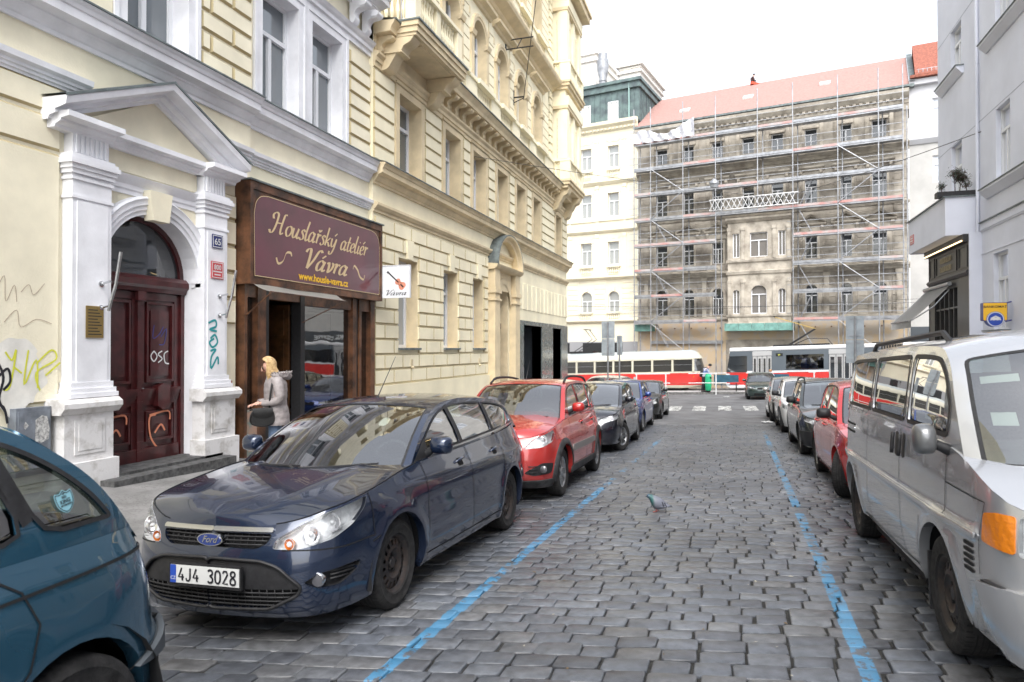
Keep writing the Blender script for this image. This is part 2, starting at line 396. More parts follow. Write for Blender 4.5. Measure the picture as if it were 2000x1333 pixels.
def inset(poly, d):
    A = sum(poly[i - 1][0] * poly[i][1] - poly[i][0] * poly[i - 1][1] for i in range(len(poly)))
    sgn = 1 if A > 0 else -1; N = len(poly); out = []
    for i in range(N):
        p0, p, p1 = Vector(poly[i - 1]), Vector(poly[i]), Vector(poly[(i + 1) % N])
        e0 = (p - p0).normalized() if (p - p0).length > 1e-6 else Vector((1, 0)); e1 = (p1 - p).normalized() if (p1 - p).length > 1e-6 else e0
        n0 = Vector((-e0.y, e0.x)) * sgn; n1 = Vector((-e1.y, e1.x)) * sgn
        m = (n0 + n1); l = m.length or 1; m = m / l; k = d / max(.45, m.dot(n0))
        q = p + m * k; out.append((q.x, q.y))
    return out
def cdt(outer, holes, sp):
    outer = resample(outer, sp); holes = [resample(h, sp) for h in holes]
    V = []; E = []
    for lp in [outer] + holes:
        b = len(V); V += lp; E += [(b + i, b + (i + 1) % len(lp)) for i in range(len(lp))]
    x0 = min(p[0] for p in outer); x1 = max(p[0] for p in outer); y0 = min(p[1] for p in outer); y1 = max(p[1] for p in outer)
    nb = len(V); j = 0; y = y0 + sp / 2
    cells = {}
    for p in V: cells.setdefault((int(p[0] // sp), int(p[1] // sp)), []).append(p)
    while y < y1:
        x = x0 + (sp / 2 if j % 2 else 0)
        while x < x1:
            c = (int(x // sp), int(y // sp))
            if inpoly((x, y), outer) and not any(math.dist((x, y), q) < sp * .4 for a in (-1, 0, 1) for b in (-1, 0, 1) for q in cells.get((c[0] + a, c[1] + b), ())):
                V.append((x, y))
            x += sp
        y += sp * .87; j += 1
    r = delaunay_2d_cdt([Vector(p) for p in V], E, [], 0, 1e-6)
    P2 = [(v.x, v.y) for v in r[0]]; T = []
    for f in r[2]:
        c = (sum(P2[i][0] for i in f) / 3, sum(P2[i][1] for i in f) / 3)
        if inpoly(c, outer) and not any(inpoly(c, h) for h in holes): T.append(f)
    return P2, T, outer, holes
def surf_off(S, a, b, off):
    p = Vector(S(a, b))
    if not off: return p
    e = .004; u = Vector(S(a + e, b)) - Vector(S(a - e, b)); v = Vector(S(a, b + e)) - Vector(S(a, b - e))
    n = v.cross(u); n.normalize(); return p + n * off
def panel(mb, S, outer, holes=(), sp=.06, off=0, mi=0, lip=0, olip=0, mir=(1,)):
    """piece of surface S(a,b)->(x,y,z) bounded by outer with holes; mir: y-signs to build"""
    P2, T, O, Hs = cdt(outer, holes, sp)
    P3 = [surf_off(S, a, b, off) for a, b in P2]; N3 = [(surf_off(S, a, b, off + .01) - p).normalized() for (a, b), p in zip(P2, P3)]
    for sg in mir:
        idx = [mb.P(p[0], p[1] * sg, p[2]) for p in P3]
        for i, n in zip(idx, N3): mb.nr[i] = (n[1] * sg, n[0], n[2])
        for f in T:
            q = [idx[i] for i in f]; A, B, C = (Vector(mb.v[i]) for i in q[:3]); nn = N3[f[0]]
            if (B - A).cross(C - A).dot(Vector((nn[1] * sg, nn[0], nn[2]))) < 0: q.reverse()
            mb.fi(q, mi)
        for lp, d in [(h, lip) for h in Hs] + [(O, olip)]:
            if d:
                A = [surf_off(S, a, b, off) for a, b in lp]; B = [surf_off(S, a, b, off - d) for a, b in lp]
                ia = [mb.P(p[0], p[1] * sg, p[2]) for p in A]; ib = [mb.P(p[0], p[1] * sg, p[2]) for p in B]
                for k in range(len(ia)): mb.fi([ia[k], ia[(k + 1) % len(ia)], ib[(k + 1) % len(ia)], ib[k]], mi)

M_BLACK = mat('black plastic', (.018, .018, .02), .55, nscale=30, namt=.3)
M_DARK = mat('dark cavity', (.006, .006, .007), .9)
M_TYRE = mat('tyre rubber', (.022, .021, .021), .85, nscale=18, namt=.5, bump=.3, bscale=90)
M_CHROME = mat('chrome', (.62, .63, .64), .18, metal=1)
M_ALLOY = mat('alloy', (.42, .43, .44), .35, metal=.9, nscale=20, namt=.2)
M_STEEL = mat('black steel rim', (.02, .02, .022), .45, metal=.3, nscale=20, namt=.4, col2=(.05, .035, .028))
M_SEAT = mat('seat cloth', (.07, .072, .078), .95, nscale=60, namt=.3)
M_PLATE = mat('plate white', (.62, .63, .62), .5)
M_PBLUE = mat('plate blue', (.02, .07, .4), .4)
M_INK = mat('plate ink', (.015, .015, .02), .5)
M_RED = mat('tail lamp red', (.35, .01, .012), .12, coat=1)
M_AMBER = mat('amber lamp', (.75, .22, .01), .2, coat=1, bump=.5, bscale=30)
M_REFL = mat('lamp reflector', (.9, .9, .92), .12, metal=1, bump=.4, bscale=14)
M_LAMPW = mat('lamp housing', (.86, .87, .89), .35, metal=.1, nscale=9, namt=.3)
G_CAR = glass('car window glass', (.62, .70, .66), boost=.12, gain=3)
G_LAMP = glass('lamp lens', (.96, .97, .98), boost=.0, gain=.7)
G_TINT = glass('tinted window glass', (.08, .09, .09), boost=.08)
def paint(name, col, metal=.45, dust=.25, dustc=(.23, .22, .21)):
    m = mat(name, col, .26, metal=metal, coat=1); m.node_tree.nodes['Principled BSDF'].inputs['Coat IOR'].default_value = 1.62
    n = m.node_tree; b = n.nodes['Principled BSDF']; L = n.links.new; tc = n.nodes['Texture Coordinate']
    nz = n.nodes.new('ShaderNodeTexNoise'); nz.inputs['Scale'].default_value = 2.2; nz.inputs['Detail'].default_value = 9; nz.inputs['Roughness'].default_value = .65
    L(tc.outputs['Object'], nz.inputs['Vector'])
    sp = n.nodes.new('ShaderNodeSeparateXYZ'); L(tc.outputs['Object'], sp.inputs[0])
    mr = n.nodes.new('ShaderNodeMapRange'); mr.inputs[1].default_value = 1.15; mr.inputs[2].default_value = .2; mr.inputs[3].default_value = .15; mr.inputs[4].default_value = 1.
    L(sp.outputs[2], mr.inputs[0])
    mu = n.nodes.new('ShaderNodeMath'); mu.operation = 'MULTIPLY'; L(mr.outputs[0], mu.inputs[0]); L(nz.outputs[0], mu.inputs[1])
    m2 = n.nodes.new('ShaderNodeMath'); m2.operation = 'MULTIPLY'; m2.inputs[1].default_value = dust * 1.5; m2.use_clamp = True; L(mu.outputs[0], m2.inputs[0])
    mx = n.nodes.new('ShaderNodeMix'); mx.data_type = 'RGBA'; mx.inputs[6].default_value = (*col, 1); mx.inputs[7].default_value = (*dustc, 1)
    L(m2.outputs[0], mx.inputs[0]); L(mx.outputs[2], b.inputs['Base Color'])
    ad = n.nodes.new('ShaderNodeMath'); ad.operation = 'MULTIPLY_ADD'; ad.inputs[1].default_value = .3; ad.inputs[2].default_value = .02; L(m2.outputs[0], ad.inputs[0]); L(ad.outputs[0], b.inputs['Coat Roughness'])
    a2 = n.nodes.new('ShaderNodeMath'); a2.operation = 'MULTIPLY_ADD'; a2.inputs[1].default_value = -.8; a2.inputs[2].default_value = 1; a2.use_clamp = True; L(m2.outputs[0], a2.inputs[0]); L(a2.outputs[0], b.inputs['Coat Weight'])
    return m

BASE = dict(L=4.1, W=.86, fo=.82, wb=2.5, R=.31, tw=.2,
    plan=[(0, 0), (.015, .28), (.07, .55), (.2, .74), (.45, .82), (.85, .855), (1.6, .865), (2.6, .87), (3.3, .855), (3.7, .81), (3.98, .68), (4.07, .4), (4.1, 0)],
    df=[(.15, .09), (.28, .015), (.5, 0), (.62, .03), (.74, .12), (.9, .3)], dr=[(.2, .06), (.4, 0), (.7, .02), (1.0, .08), (1.1, .12)],
    ds=[(.15, .09), (.28, .03), (.5, 0), (.72, .005), (.9, .035), (1.05, .08)],
    sho=[(0, .70), (.4, .80), (.9, .89), (1.4, .93), (2.5, .96), (3.5, .99), (4.1, 1.0)], zf=.66, zr=.98, sill=.19,
    hood=[(0, .68), (.3, .80), (.8, .93), (1.25, 1.0), (1.6, 1.02)],
    cant=[(1.15, .90), (1.55, 1.18), (1.95, 1.38), (2.5, 1.43), (3.2, 1.41), (3.6, 1.33), (3.85, 1.15), (4.0, .97)], ia=2, idp=5,
    bow=(.30, .16), crown=.05, ghin=.035, tumble=.34, pillars=[(2.35, .1), (3.15, .06)], wmargin=.045, pw=.045,
    flare=.012, arch=.355, doors=[1.2, 2.3, 3.2])

class Car:
    def __init__(s, name, label, cat, paintm, xc, y0, **kw):
        p = dict(BASE); 
        for k, v in kw.items(): p[k] = v
        s.p = p; s.paint = paintm; s.name = name
        # placed facing -Y (nose towards the camera), tilted with the street
        zc = gz(xc, y0 + p['L'] / 2)
        s.root = empty(name, label, cat, 'cars parked along the kerb' if p.get('kerb', True) else None, (xc, y0 + p['L'] / 2, zc))
        gx = .03; gy = -(gz(0, y0 + 1) - gz(0, y0))
        s.root.rotation_euler = (-gy, -gx, p.get('yaw', 0))
        s.T = lambda x, y, z: (y, x - p['L'] / 2, z)
        pl = sm(p['plan'], 10); s.pl = pl; s.cs = [0]
        for a, b in zip(pl, pl[1:]): s.cs.append(s.cs[-1] + math.dist(a, b))
        s.smax = s.cs[-1]
        s.cant = sm(p['cant'], 8)
        s.body = MB(s.T)
    def mb(s): return MB(s.T)
    # plan
    def C(s, t):
        t = max(0, min(s.smax - 1e-6, t)); lo, hi = 0, len(s.cs) - 1
        while hi - lo > 1:
            m = (lo + hi) // 2
            if s.cs[m] <= t: lo = m
            else: hi = m
        a, b = s.pl[lo], s.pl[hi]; k = (t - s.cs[lo]) / (s.cs[hi] - s.cs[lo])
        return a[0] + (b[0] - a[0]) * k, a[1] + (b[1] - a[1]) * k
    def N(s, t):
        a = s.C(max(0, t - .06)); b = s.C(min(s.smax, t + .06)); dx, dy = b[0] - a[0], b[1] - a[1]; l = math.hypot(dx, dy)
        return (-dy / l, dx / l)
    def s_at(s, x, side=True):
        """perimeter coordinate where the side is at x"""
        for i in range(len(s.pl) - 1):
            if s.pl[i][0] <= x <= s.pl[i + 1][0] and s.pl[i + 1][0] > s.pl[i][0]:
                return s.cs[i] + (s.cs[i + 1] - s.cs[i]) * (x - s.pl[i][0]) / (s.pl[i + 1][0] - s.pl[i][0])
        return s.smax
    def s_y(s, y, rear=False):
        """perimeter coordinate on the front (or rear) where lateral offset is y"""
        r = range(len(s.pl) - 1)
        for i in (reversed(r) if rear else r):
            a, b = s.pl[i][1], s.pl[i + 1][1]
            if min(a, b) <= y <= max(a, b) and a != b: return s.cs[i] + (s.cs[i + 1] - s.cs[i]) * (y - a) / (b - a)
        return 0
    def S(s, t, z):
        if t < 0:
            q = s.S(-t, z); return (q[0], -q[1], q[2])
        p = s.p; x, y = s.C(t); nx, ny = s.N(max(t, 1e-3))
        if t < .06: nx, ny = -1, ny * t / .06
        wf = max(0, -nx) ** 2; wr = max(0, nx) ** 2; ws = max(0, ny) ** 2
        d = wf * smi(p['df'], z) + wr * smi(p['dr'], z) + ws * smi(p['ds'], z)
        for xw in (p['fo'], p['fo'] + p['wb']):
            r = math.hypot(x - xw, z - p['R'])
            if r < .7: d -= p['flare'] * ws * math.exp(-((r - p['arch'] - .01) / .07) ** 2)
        for (za, wdt, dep, xa, xb) in p.get('crease', ()):
            if xa < x < xb: d -= dep * ws * math.exp(-((z - za) / wdt) ** 2)
        return (x - nx * d, max(0, y - ny * d) if t < s.smax - 1e-3 else 0, z)
    def zsh(s, t):
        p = s.p; x, y = s.C(t); z = smi(p['sho'], x); W = p['W']
        if x < .7 and t < s.smax / 2:
            k = max(0, 1 - (y / (W * .85)) ** 2); z = z + (p['zf'] - z) * k * max(0, 1 - x / .5)
        if x > p['L'] - .5:
            k = max(0, 1 - (y / (W * .85)) ** 2); z = z + (p['zr'] - z) * k
        return z
    def yb(s, x):
        t = s.s_at(x); q = s.S(t, s.zsh(t)); return q[1] - s.p['ghin']
    def Gs(s, x, z):
        zb = smi(s.p['sho'], x); h = z - zb; tt = s.p['tumble']
        return (x, s.yb(min(max(x, .6), s.p['L'] - .28)) - tt * .55 * h - tt * .9 * h * abs(h), z)
    def lower(s, holes=(), extra=()):
        p = s.p; R = p['R']; A = p['arch']; poly = []
        pts = []
        t = 0; ns = 60
        # bottom edge with arches
        s1, s2 = s.s_at(p['fo']), s.s_at(p['fo'] + p['wb']); zc = R
        dz = p['sill']; half = math.sqrt(max(.01, A * A - (zc - dz) ** 2)); a0 = math.atan2(dz - zc, -half); 
        bot = [(0, dz + p.get('chin', 0))]
        fr = s1 - half
        for k in range(1, 10): bot.append((fr * k / 10, dz + p.get('chin', 0)))
        for sc_ in (s1, s2):
            a = PI - math.asin((dz - zc) / A); b = math.asin((dz - zc) / A)
            for k in range(21):
                th = a + (b - a) * k / 20; bot.append((sc_ + A * math.cos(th), zc + A * math.sin(th)))
        bot.append((s.smax, dz + .06))
        top = [(s.smax * k / 80, s.zsh(s.smax * k / 80)) for k in range(80, -1, -1)]
        poly = bot + top
        s.bot = bot
        panel(s.body, s.S, poly, holes, .055, mir=(1, -1), lip=.03)
        # lip turned inwards along the bottom and the arches
        b2 = resample(bot, .08, False)
        for sg in (1, -1):
            A1 = [s.S(a, b) for a, b in b2]
            i1 = [s.body.P(q[0], q[1] * sg, q[2]) for q in A1]
            i2 = []
            for (a, b), q in zip(b2, A1):
                nx, ny = s.N(a); i2.append(s.body.P(q[0] - nx * .06, max(0, q[1] - ny * .06) * sg, q[2] + .004))
            for k in range(len(i1) - 1): s.body.fi([i1[k], i1[k + 1], i2[k + 1], i2[k]], 0)
    def hoodf(s, t0, t1, nt_=26, nv=14, rear=False):
        p = s.p
        g = []
        for i in range(nt_ + 1):
            t = t0 + (t1 - t0) * i / nt_; q = s.S(t, s.zsh(t)); zc = smi(p['hood'], q[0]) if not rear else smi(p['deck'], q[0])
            row = []
            for j in range(nv + 1):
                v = -1 + 2 * j / nv; e = (1 - abs(v) ** 2.6)
                z = q[2] + max(0, zc - q[2]) * e
                cr = p.get('hoodcrease', 0)
                if cr: z += cr * math.exp(-((abs(v) - .62 + .1 * i / nt_) / .07) ** 2) * min(1, i / 8)
                row.append(s.body.P(q[0], q[1] * v, z))
            g.append(row)
        for i in range(nt_):
            for j in range(nv): s.body.fi([g[i][j], g[i + 1][j], g[i + 1][j + 1], g[i][j + 1]], 0)
    def greenhouse(s):
        p = s.p; ca = s.cant; ia = p['ia'] * 8; idp = p['idp'] * 8
        sil = ca + [(x, smi(p['sho'], x) - .03) for x in [ca[-1][0] + (ca[0][0] - ca[-1][0]) * k / 14 for k in range(15)]]
        core = inset(sil, p['wmargin'])
        zb_line = p.get('beltup', .035)
        wins = []
        cuts = [-9] + [q for q in p['pillars']] + [99]
        for k in range(len(cuts) - 1):
            w_ = [q for q in core]
            bx0 = p.get('winx', (-9, 99))
            w_ = clip(w_, -1, 0, -bx0[0]); w_ = clip(w_, 1, 0, bx0[1])
            if k:
                x0, sl = cuts[k]; w_ = clip(w_, -1, sl, -(x0 + p['pw'] / 2) + sl * 1.0)   # x >= x0 + sl*(z-1) + pw/2
            if k < len(cuts) - 2:
                x0, sl = cuts[k + 1]; w_ = clip(w_, 1, -sl, x0 - p['pw'] / 2 - sl * 1.0)
            # belt
            xa, xb = 1.5, p['L'] - .5; za, zb2 = smi(p['sho'], xa) + zb_line, smi(p['sho'], xb) + zb_line; sl_ = (zb2 - za) / (xb - xa)
            w_ = clip(w_, sl_, -1, sl_ * xa - za)
            if len(w_) < 3: continue
            w_ = roundp(w_, p.get('wr', .03), 2)
            # drop duplicates
            q = [w_[0]]
            for c in w_[1:]:
                if math.dist(c, q[-1]) > .004: q.append(c)
            if math.dist(q[0], q[-1]) < .004: q.pop()
            wins.append(q)
        s.wins = wins
        sil2 = [q for i, q in enumerate(sil) if i == 0 or math.dist(q, sil[i - 1]) > .003]
        panel(s.body, s.Gs, sil2, wins, .09, mir=(1, -1), lip=.012)
        # windscreen and rear surfaces
        def mk(i0, i1, bow, sgn):
            def Wf(v, h):
                k = i0 + (i1 - i0) * h
                if k < 0: k0 = 0; x = ca[0][0] + (ca[1][0] - ca[0][0]) * k; z = ca[0][1] + (ca[1][1] - ca[0][1]) * k
                elif k > len(ca) - 1: x = ca[-1][0] + (ca[-1][0] - ca[-2][0]) * (k - len(ca) + 1); z = ca[-1][1] + (ca[-1][1] - ca[-2][1]) * (k - len(ca) + 1)
                else:
                    a = int(min(k, len(ca) - 2)); f = k - a; x = ca[a][0] * (1 - f) + ca[a + 1][0] * f; z = ca[a][1] * (1 - f) + ca[a + 1][1] * f
                hh = max(0, min(1, h)); y = s.Gs(x, z)[1]; b = bow[0] * (1 - hh) + bow[1] * hh
                e = 1 - abs(v) ** 2.2
                return (x - sgn * b * (1 - v * v), y * v, z + p['crown'] * e * hh ** 2)
            return Wf
        s.Wf = mk(0, ia, p['bow'], 1); s.Wr = mk(len(ca) - 1, idp, p.get('rbow', (.12, .10)), -1)
        m = p.get('wsm', .075)
        glass_f = roundp([(-1 + m, .03), (1 - m, .03), (1 - m, 1 - p.get('wst', .045)), (-1 + m, 1 - p.get('wst', .045))], .06, 3)
        glass_r = roundp([(-.86, p.get('rgb', .12)), (.86, p.get('rgb', .12)), (.86, .93), (-.86, .93)], .1, 3)
        s.gf, s.gr = glass_f, glass_r
        panel(s.body, s.Wf, [(-1, -.12), (1, -.12), (1, 1), (-1, 1)], [glass_f], .1, lip=.01)
        panel(s.body, s.Wr, [(-1, -.05), (1, -.05), (1, 1), (-1, 1)], [glass_r], .12, lip=.01)
        nx = 22; g = []
        bt = p['bow'][1]; rb = p.get('rbow', (.12, .10))[1]
        for i in range(nx + 1):
            k = ia + (idp - ia) * i / nx; a = int(min(k, len(ca) - 2)); f = k - a
            x = ca[a][0] * (1 - f) + ca[a + 1][0] * f; z = ca[a][1] * (1 - f) + ca[a + 1][1] * f; y = s.Gs(x, z)[1]
            b = -bt * (1 - i / nx) ** 2 + rb * (i / nx) ** 2
            g.append([s.body.P(x + b * (1 - v * v), y * v, z + p['crown'] * (1 - abs(v) ** 2.2)) for v in [-1 + j / 7 for j in range(15)]])
        for i in range(nx):
            for j in range(14): s.body.fi([g[i][j], g[i + 1][j], g[i + 1][j + 1], g[i][j + 1]], 0)
    def glassparts(s):
        for sg, nm in ((1, 'side_window'), (-1, 'side_window')):
            for k, w_ in enumerate(s.wins):
                m = s.mb(); panel(m, s.Gs, w_, (), .12, -.006, 0, mir=(sg,))
                m.build(nm, s.p.get('sideglass', [G_CAR] * 9)[k], s.root, 50)
        m = s.mb(); panel(m, s.Wf, s.gf, (), .15, -.004)
        # black ceramic band round the edge
        ins = inset(s.gf, .022)
        panel(m, s.Wf, s.gf, [ins], .15, -.002, 1)
        s.wind = m.build('windscreen', [G_CAR, M_BLACK], s.root, 60)
        m = s.mb(); panel(m, s.Wr, s.gr, (), .18, -.004); m.build('rear_window', G_CAR, s.root, 60)
    def under(s):
        p = s.p; m = s.mb(); L = p['L']; W = p['W'] - .1
        x1, x2 = p['fo'], p['fo'] + p['wb']; R = p['arch'] + .05
        m.box(.3, x1 - R, -W + .3, W - .3, .2, .5, 0); m.box(x1 + R, x2 - R, -W + .02, W - .02, .17, .4, 0); m.box(x2 + R, L - .12, -W + .1, W - .1, .22, .6, 0)
        m.box(x1 - R, x1 + R, -W + .28, W - .28, .2, .62, 0); m.box(x2 - R, x2 + R, -W + .28, W - .28, .22, .62, 0)
        for xw in (x1, x2):
            for sg in (1, -1):
                def fn(u, v, sg=sg, xw=xw):
                    a = PI * 1.12 * u - PI * .06; return (xw + R * math.cos(a), sg * (W + .06 - .4 * v), p['R'] + R * math.sin(a))
                m.grid(fn, 12, 1)
        m.build('underbody', M_DARK, s.root)
    def interior(s, rhd=False):
        p = s.p; m = s.mb(); ca = s.cant; xa = p['cant'][0][0]; W = p['W']
        zb = smi(p['sho'], xa + .5)
        fl = .42
        m.box(xa + .1, ca[-1][0] - .1, -W + .14, W - .14, fl - .02, fl + .02)
        # dashboard
        m.prism([(xa - .15, zb - .16), (xa + .3, zb - .04), (xa + .42, zb - .1), (xa + .42, fl), (xa - .1, fl)], -W + .13, W - .13, 'uzn', 0)
        sx = p.get('seatx', xa + 1.0)
        for (x, ys) in ((sx, (-.37, .37)), (sx + .85, (-.45, 0, .45))):
            for y in ys:
                b = MB(); 
                prof = sm([(x - .45, fl + .22), (x - .1, fl + .2), (x + .05, fl + .25), (x + .25, zb + .17), (x + .33, zb + .15), (x + .25, fl + .2), (x + .1, fl + .02), (x - .4, fl + .02)], 3, True)
                m.prism(prof, y - .23, y + .23, 'uzn', 0)
                m.prism(roundp([(x + .24, zb + .2), (x + .32, zb + .2), (x + .36, zb + .38), (x + .28, zb + .39)], .03, 2), y - .12, y + .12, 'uzn', 0)
        sg = 1
        c = (xa + .52, .37 * sg, zb - .06)
        m.tube([(c[0] + .06 * math.sin(a), c[1] + .18 * math.cos(a), c[2] + .17 * math.sin(a)) for a in [2 * PI * k / 18 for k in range(18)]], .016, 6, 0, closed=True)
        m.tube([(c[0], c[1], c[2]), (c[0] - .25, c[1], c[2] - .1)], .03, 6); m.tube([(c[0], c[1] - .17, c[2]), (c[0], c[1] + .17, c[2])], .018, 5)
        x, z = ca[p['ia'] * 8]
        m.box(x - .12, x - .1, -.12, .12, z - .11, z - .04)
        m.build('interior', M_SEAT, s.root, 40)
    def wheels(s, style='steel', turn=0):
        p = s.p; R = p['R']; rw = R * .655; tw = p['tw']
        for k, xw in enumerate((p['fo'], p['fo'] + p['wb'])):
            for sg in (1, -1):
                yo = p['plan'][5][1] - .015 - p.get('track', 0); tn = turn if k == 0 else 0
                ct, st = math.cos(tn), math.sin(tn)
                def Tw(x, y, z, sg=sg, xw=xw, ct=ct, st=st, yo=yo):
                    dy = (y - tw / 2); X = x * ct - dy * st * sg; Y = x * st * sg + dy * ct
                    return s.T(xw + X, sg * (yo - tw / 2 + Y), z + R)
                m = MB(Tw)
                h = tw
                prof = [(rw - .015, .03), (rw + .004, .008), (rw + .03, .012), (R * .86, -.002 + .0), (R * .95, .008), (R * .99, .022), (R, .04), (R, h - .04), (R * .985, h - .02), (R * .9, h), (rw, h - .01), (rw - .015, h - .03)]
                m.lathe([(r, h - q) for r, q in prof], (0, 0, 0), 40, 'y', 0, cap=False)
                for g_ in (.07, .1, .13):   # tread grooves
                    m.lathe([(R + .0008, g_ - .004), (R + .0008, g_ + .004)], (0, 0, 0), 40, 'y', 1, cap=False)
                for q in range(56):
                    a = 2 * PI * q / 56
                    for (ya, yb_) in ((.02, .062), (h - .062, h - .02)):
                        c0, s0 = math.cos(a), math.sin(a); c1, s1 = math.cos(a + .022), math.sin(a + .022); r1 = R * .998 + .0014
                        m.face([(r1 * c0, ya, r1 * s0), (r1 * c1, ya, r1 * s1), (r1 * c1, yb_, r1 * s1), (r1 * c0, yb_, r1 * s0)], 1)
                wh = m.build('wheel', [M_TYRE, M_DARK], s.root, 40)
                m = MB(Tw)
                f = h - .012
                # barrel and lip
                m.lathe([(rw - .002, .03), (rw - .012, .06), (rw - .03, f - .04), (rw - .012, f - .012), (rw + .004, f), (rw + .008, f - .006), (rw, f - .02)], (0, 0, 0), 40, 'y', 0, cap=False)
                if style == 'steel':
                    m.lathe([(rw - .03, f - .05), (rw * .86, f - .035), (rw * .8, f - .03)], (0, 0, 0), 40, 'y', 0, cap=False)
                    nh = 16; r0, r1 = rw * .8, rw * .62
                    for q in range(nh):
                        a0 = 2 * PI * q / nh; a1 = 2 * PI * (q + .45) / nh; am = 2 * PI * (q + 1) / nh
                        P = lambda r, a, y: (r * math.cos(a), y, r * math.sin(a))
                        m.face([P(r1, a1, f - .022), P(r0, a1, f - .03), P(r0, am, f - .03), P(r1, am, f - .022)])
                        m.face([P(r1, a0, f - .05), P(r0, a0, f - .05), P(r0, a1, f - .05), P(r1, a1, f - .05)], 1)
                        for aa in (a0, a1): m.face([P(r1, aa, f - .022), P(r0, aa, f - .03), P(r0, aa, f - .05), P(r1, aa, f - .05)])
                    m.lathe([(r1, f - .022), (rw * .5, f - .016), (rw * .44, f - .03), (rw * .3, f - .045), (rw * .2, f - .045), (rw * .17, f - .03), (.0, f - .028)], (0, 0, 0), 40, 'y', 0, cap=False)
                    for q in range(5):
                        a = 2 * PI * q / 5; m.lathe([(.011, f - .046), (.011, f - .03), (.0, f - .029)], (.055 * math.cos(a), 0, .055 * math.sin(a)), 6, 'y', 1, cap=False)
                    mats = [M_STEEL, M_DARK]
                else:
                    ns = {'alloy5': 5, 'cover9': 9, 'cover7': 7}.get(style, 7)
                    m.lathe([(rw - .02, f - .07), (.06, f - .07)], (0, 0, 0), 30, 'y', 1, cap=False)
                    for q in range(ns):
                        a = 2 * PI * q / ns; wd = (.5 if style != 'alloy5' else .34) * PI / ns
                        P = lambda r, a, y: (r * math.cos(a), y, r * math.sin(a))
                        r0 = rw - .012; r1 = .055; fo_ = f - .008
                        A = [P(r0, a - wd, fo_ - .008), P(r0, a + wd, fo_ - .008), P(r1, a + wd * 1.3, fo_ - .012), P(r1, a - wd * 1.3, fo_ - .012)]
                        mid = [P((r0 + r1) * .5, a - wd * .8, fo_), P((r0 + r1) * .5, a + wd * .8, fo_)]
                        m.face([A[0], A[1], mid[1], mid[0]]); m.face([mid[0], mid[1], A[2], A[3]])
                        B = [(x, f - .07, z) for x, y, z in (A[0], mid[0], A[3])]; m.face([A[0], mid[0], B[1], B[0]]); m.face([mid[0], A[3], B[2], B[1]])
                        B = [(x, f - .07, z) for x, y, z in (A[1], mid[1], A[2])]; m.face([A[1], mid[1], B[1], B[0]]); m.face([mid[1], A[2], B[2], B[1]])
                    m.lathe([(.07, f - .02), (.055, f - .005), (.02, f - .004), (0, f - .004)], (0, 0, 0), 20, 'y', 0, cap=False)
                    mats = [M_ALLOY, M_DARK]
                m.build('rim', mats, wh, 40)
    def mirrors(s, x=None, col=None, z=None, big=1., tall=1., wide=1.):
        p = s.p; x = x or p['cant'][0][0] + .28; z0 = z or smi(p['sho'], x) + .05
        for sg in (1, -1):
            m = s.mb(); y0 = s.Gs(x, z0)[1] - .01
            m.tube([(x, y0 * sg, z0 + .0), (x - .01, (y0 + .06) * sg, z0 + .03), (x - .01, (y0 + .11) * sg, z0 + .05)], [.035, .028, .03], 8, 1)
            c = Vector((x - .02, (y0 + .17 * big) * sg, z0 + .085 * big)); h, wd, dp = .08 * big * tall, .105 * big * wide, .085
            def fn(u, v):
                th = (u - .5) * PI; ph = v * 2 * PI
                a = math.copysign(abs(math.cos(ph)) ** .6, math.cos(ph)); b = math.copysign(abs(math.sin(ph)) ** .6, math.sin(ph))
                r = math.cos(th) ** .7 if math.cos(th) > 0 else 0
                xx = -math.sin(th) * dp if u > .5 else -math.sin(th) * dp * .35
                return (c.x + xx * 1.0, c.y + wd * r * a, c.z + h * r * b)
            m.grid(fn, 10, 16, 0)
            # lower black rim
            o = m.build('wing_mirror', [col or s.paint, M_BLACK, M_CHROME], s.root, 50)
    def handles(s, xs, z, col=None, ln=.2):
        for sg in (1, -1):
            for x in xs:
                m = s.mb(); t = s.s_at(x)
                pts = []
                for k in range(7):
                    q = surf_off(s.S, t - ln / 2 + ln * k / 6, z + .004 * k, .032 * math.sin(PI * k / 6) ** .5); pts.append((q[0], q[1] * sg, q[2]))
                m.tube(pts, [.008, .013, .014, .014, .014, .013, .008], 6, 0)
                cup = roundp([(t - ln * .3, z - .035), (t + ln * .3, z - .035), (t + ln * .3, z + .03), (t - ln * .3, z + .03)], .03, 3)
                panel(m, s.S, cup, (), .05, .0015, 1, mir=(sg,))
                m.build('door_handle', [col or s.paint, M_DARK], s.root, 50)
    def seam(s, poly, wd=.008, mi=1, closed=True, sgs=(1, -1), S=None):
        for sg in sgs:
            S_ = S or s.S
            def T2(a, b, o, sg=sg):
                q = surf_off(S_, a, b, o); return (q[0], q[1] * sg, q[2])
            pts = resample(poly, .06, closed)
            s.body.ribbon(pts, wd, T2, .0022, mi, closed)
    def doors(s, xs, zlo=.27, slants=None):
        """panel gaps round the doors on the lower body"""
        T = [s.s_at(x) for x in xs]
        for k, t in enumerate(T):
            zt = s.zsh(t) - .004
            sl = (slants or [0] * 9)[k]
            pts = [(t, zt), (t + sl * .3, zlo + .25), (t + sl, zlo)]
            if k == len(T) - 1 and s.p.get('rarch', True):
                s2 = s.s_at(s.p['fo'] + s.p['wb']); A = s.p['arch'] + .05
                pts = [(t, zt), (t - .01, .75), (s2 - A * .72, s.p['R'] + A * .72), (s2 - A * .98, s.p['R'] + .08), (s2 - A * 1.05, zlo)]
            s.seam(sm(pts, 5), closed=False)
        s.seam([(T[0] + (slants or [0])[0], zlo), (s.s_at(s.p['fo'] + s.p['wb']) - s.p['arch'] * 1.1, zlo)], closed=False)
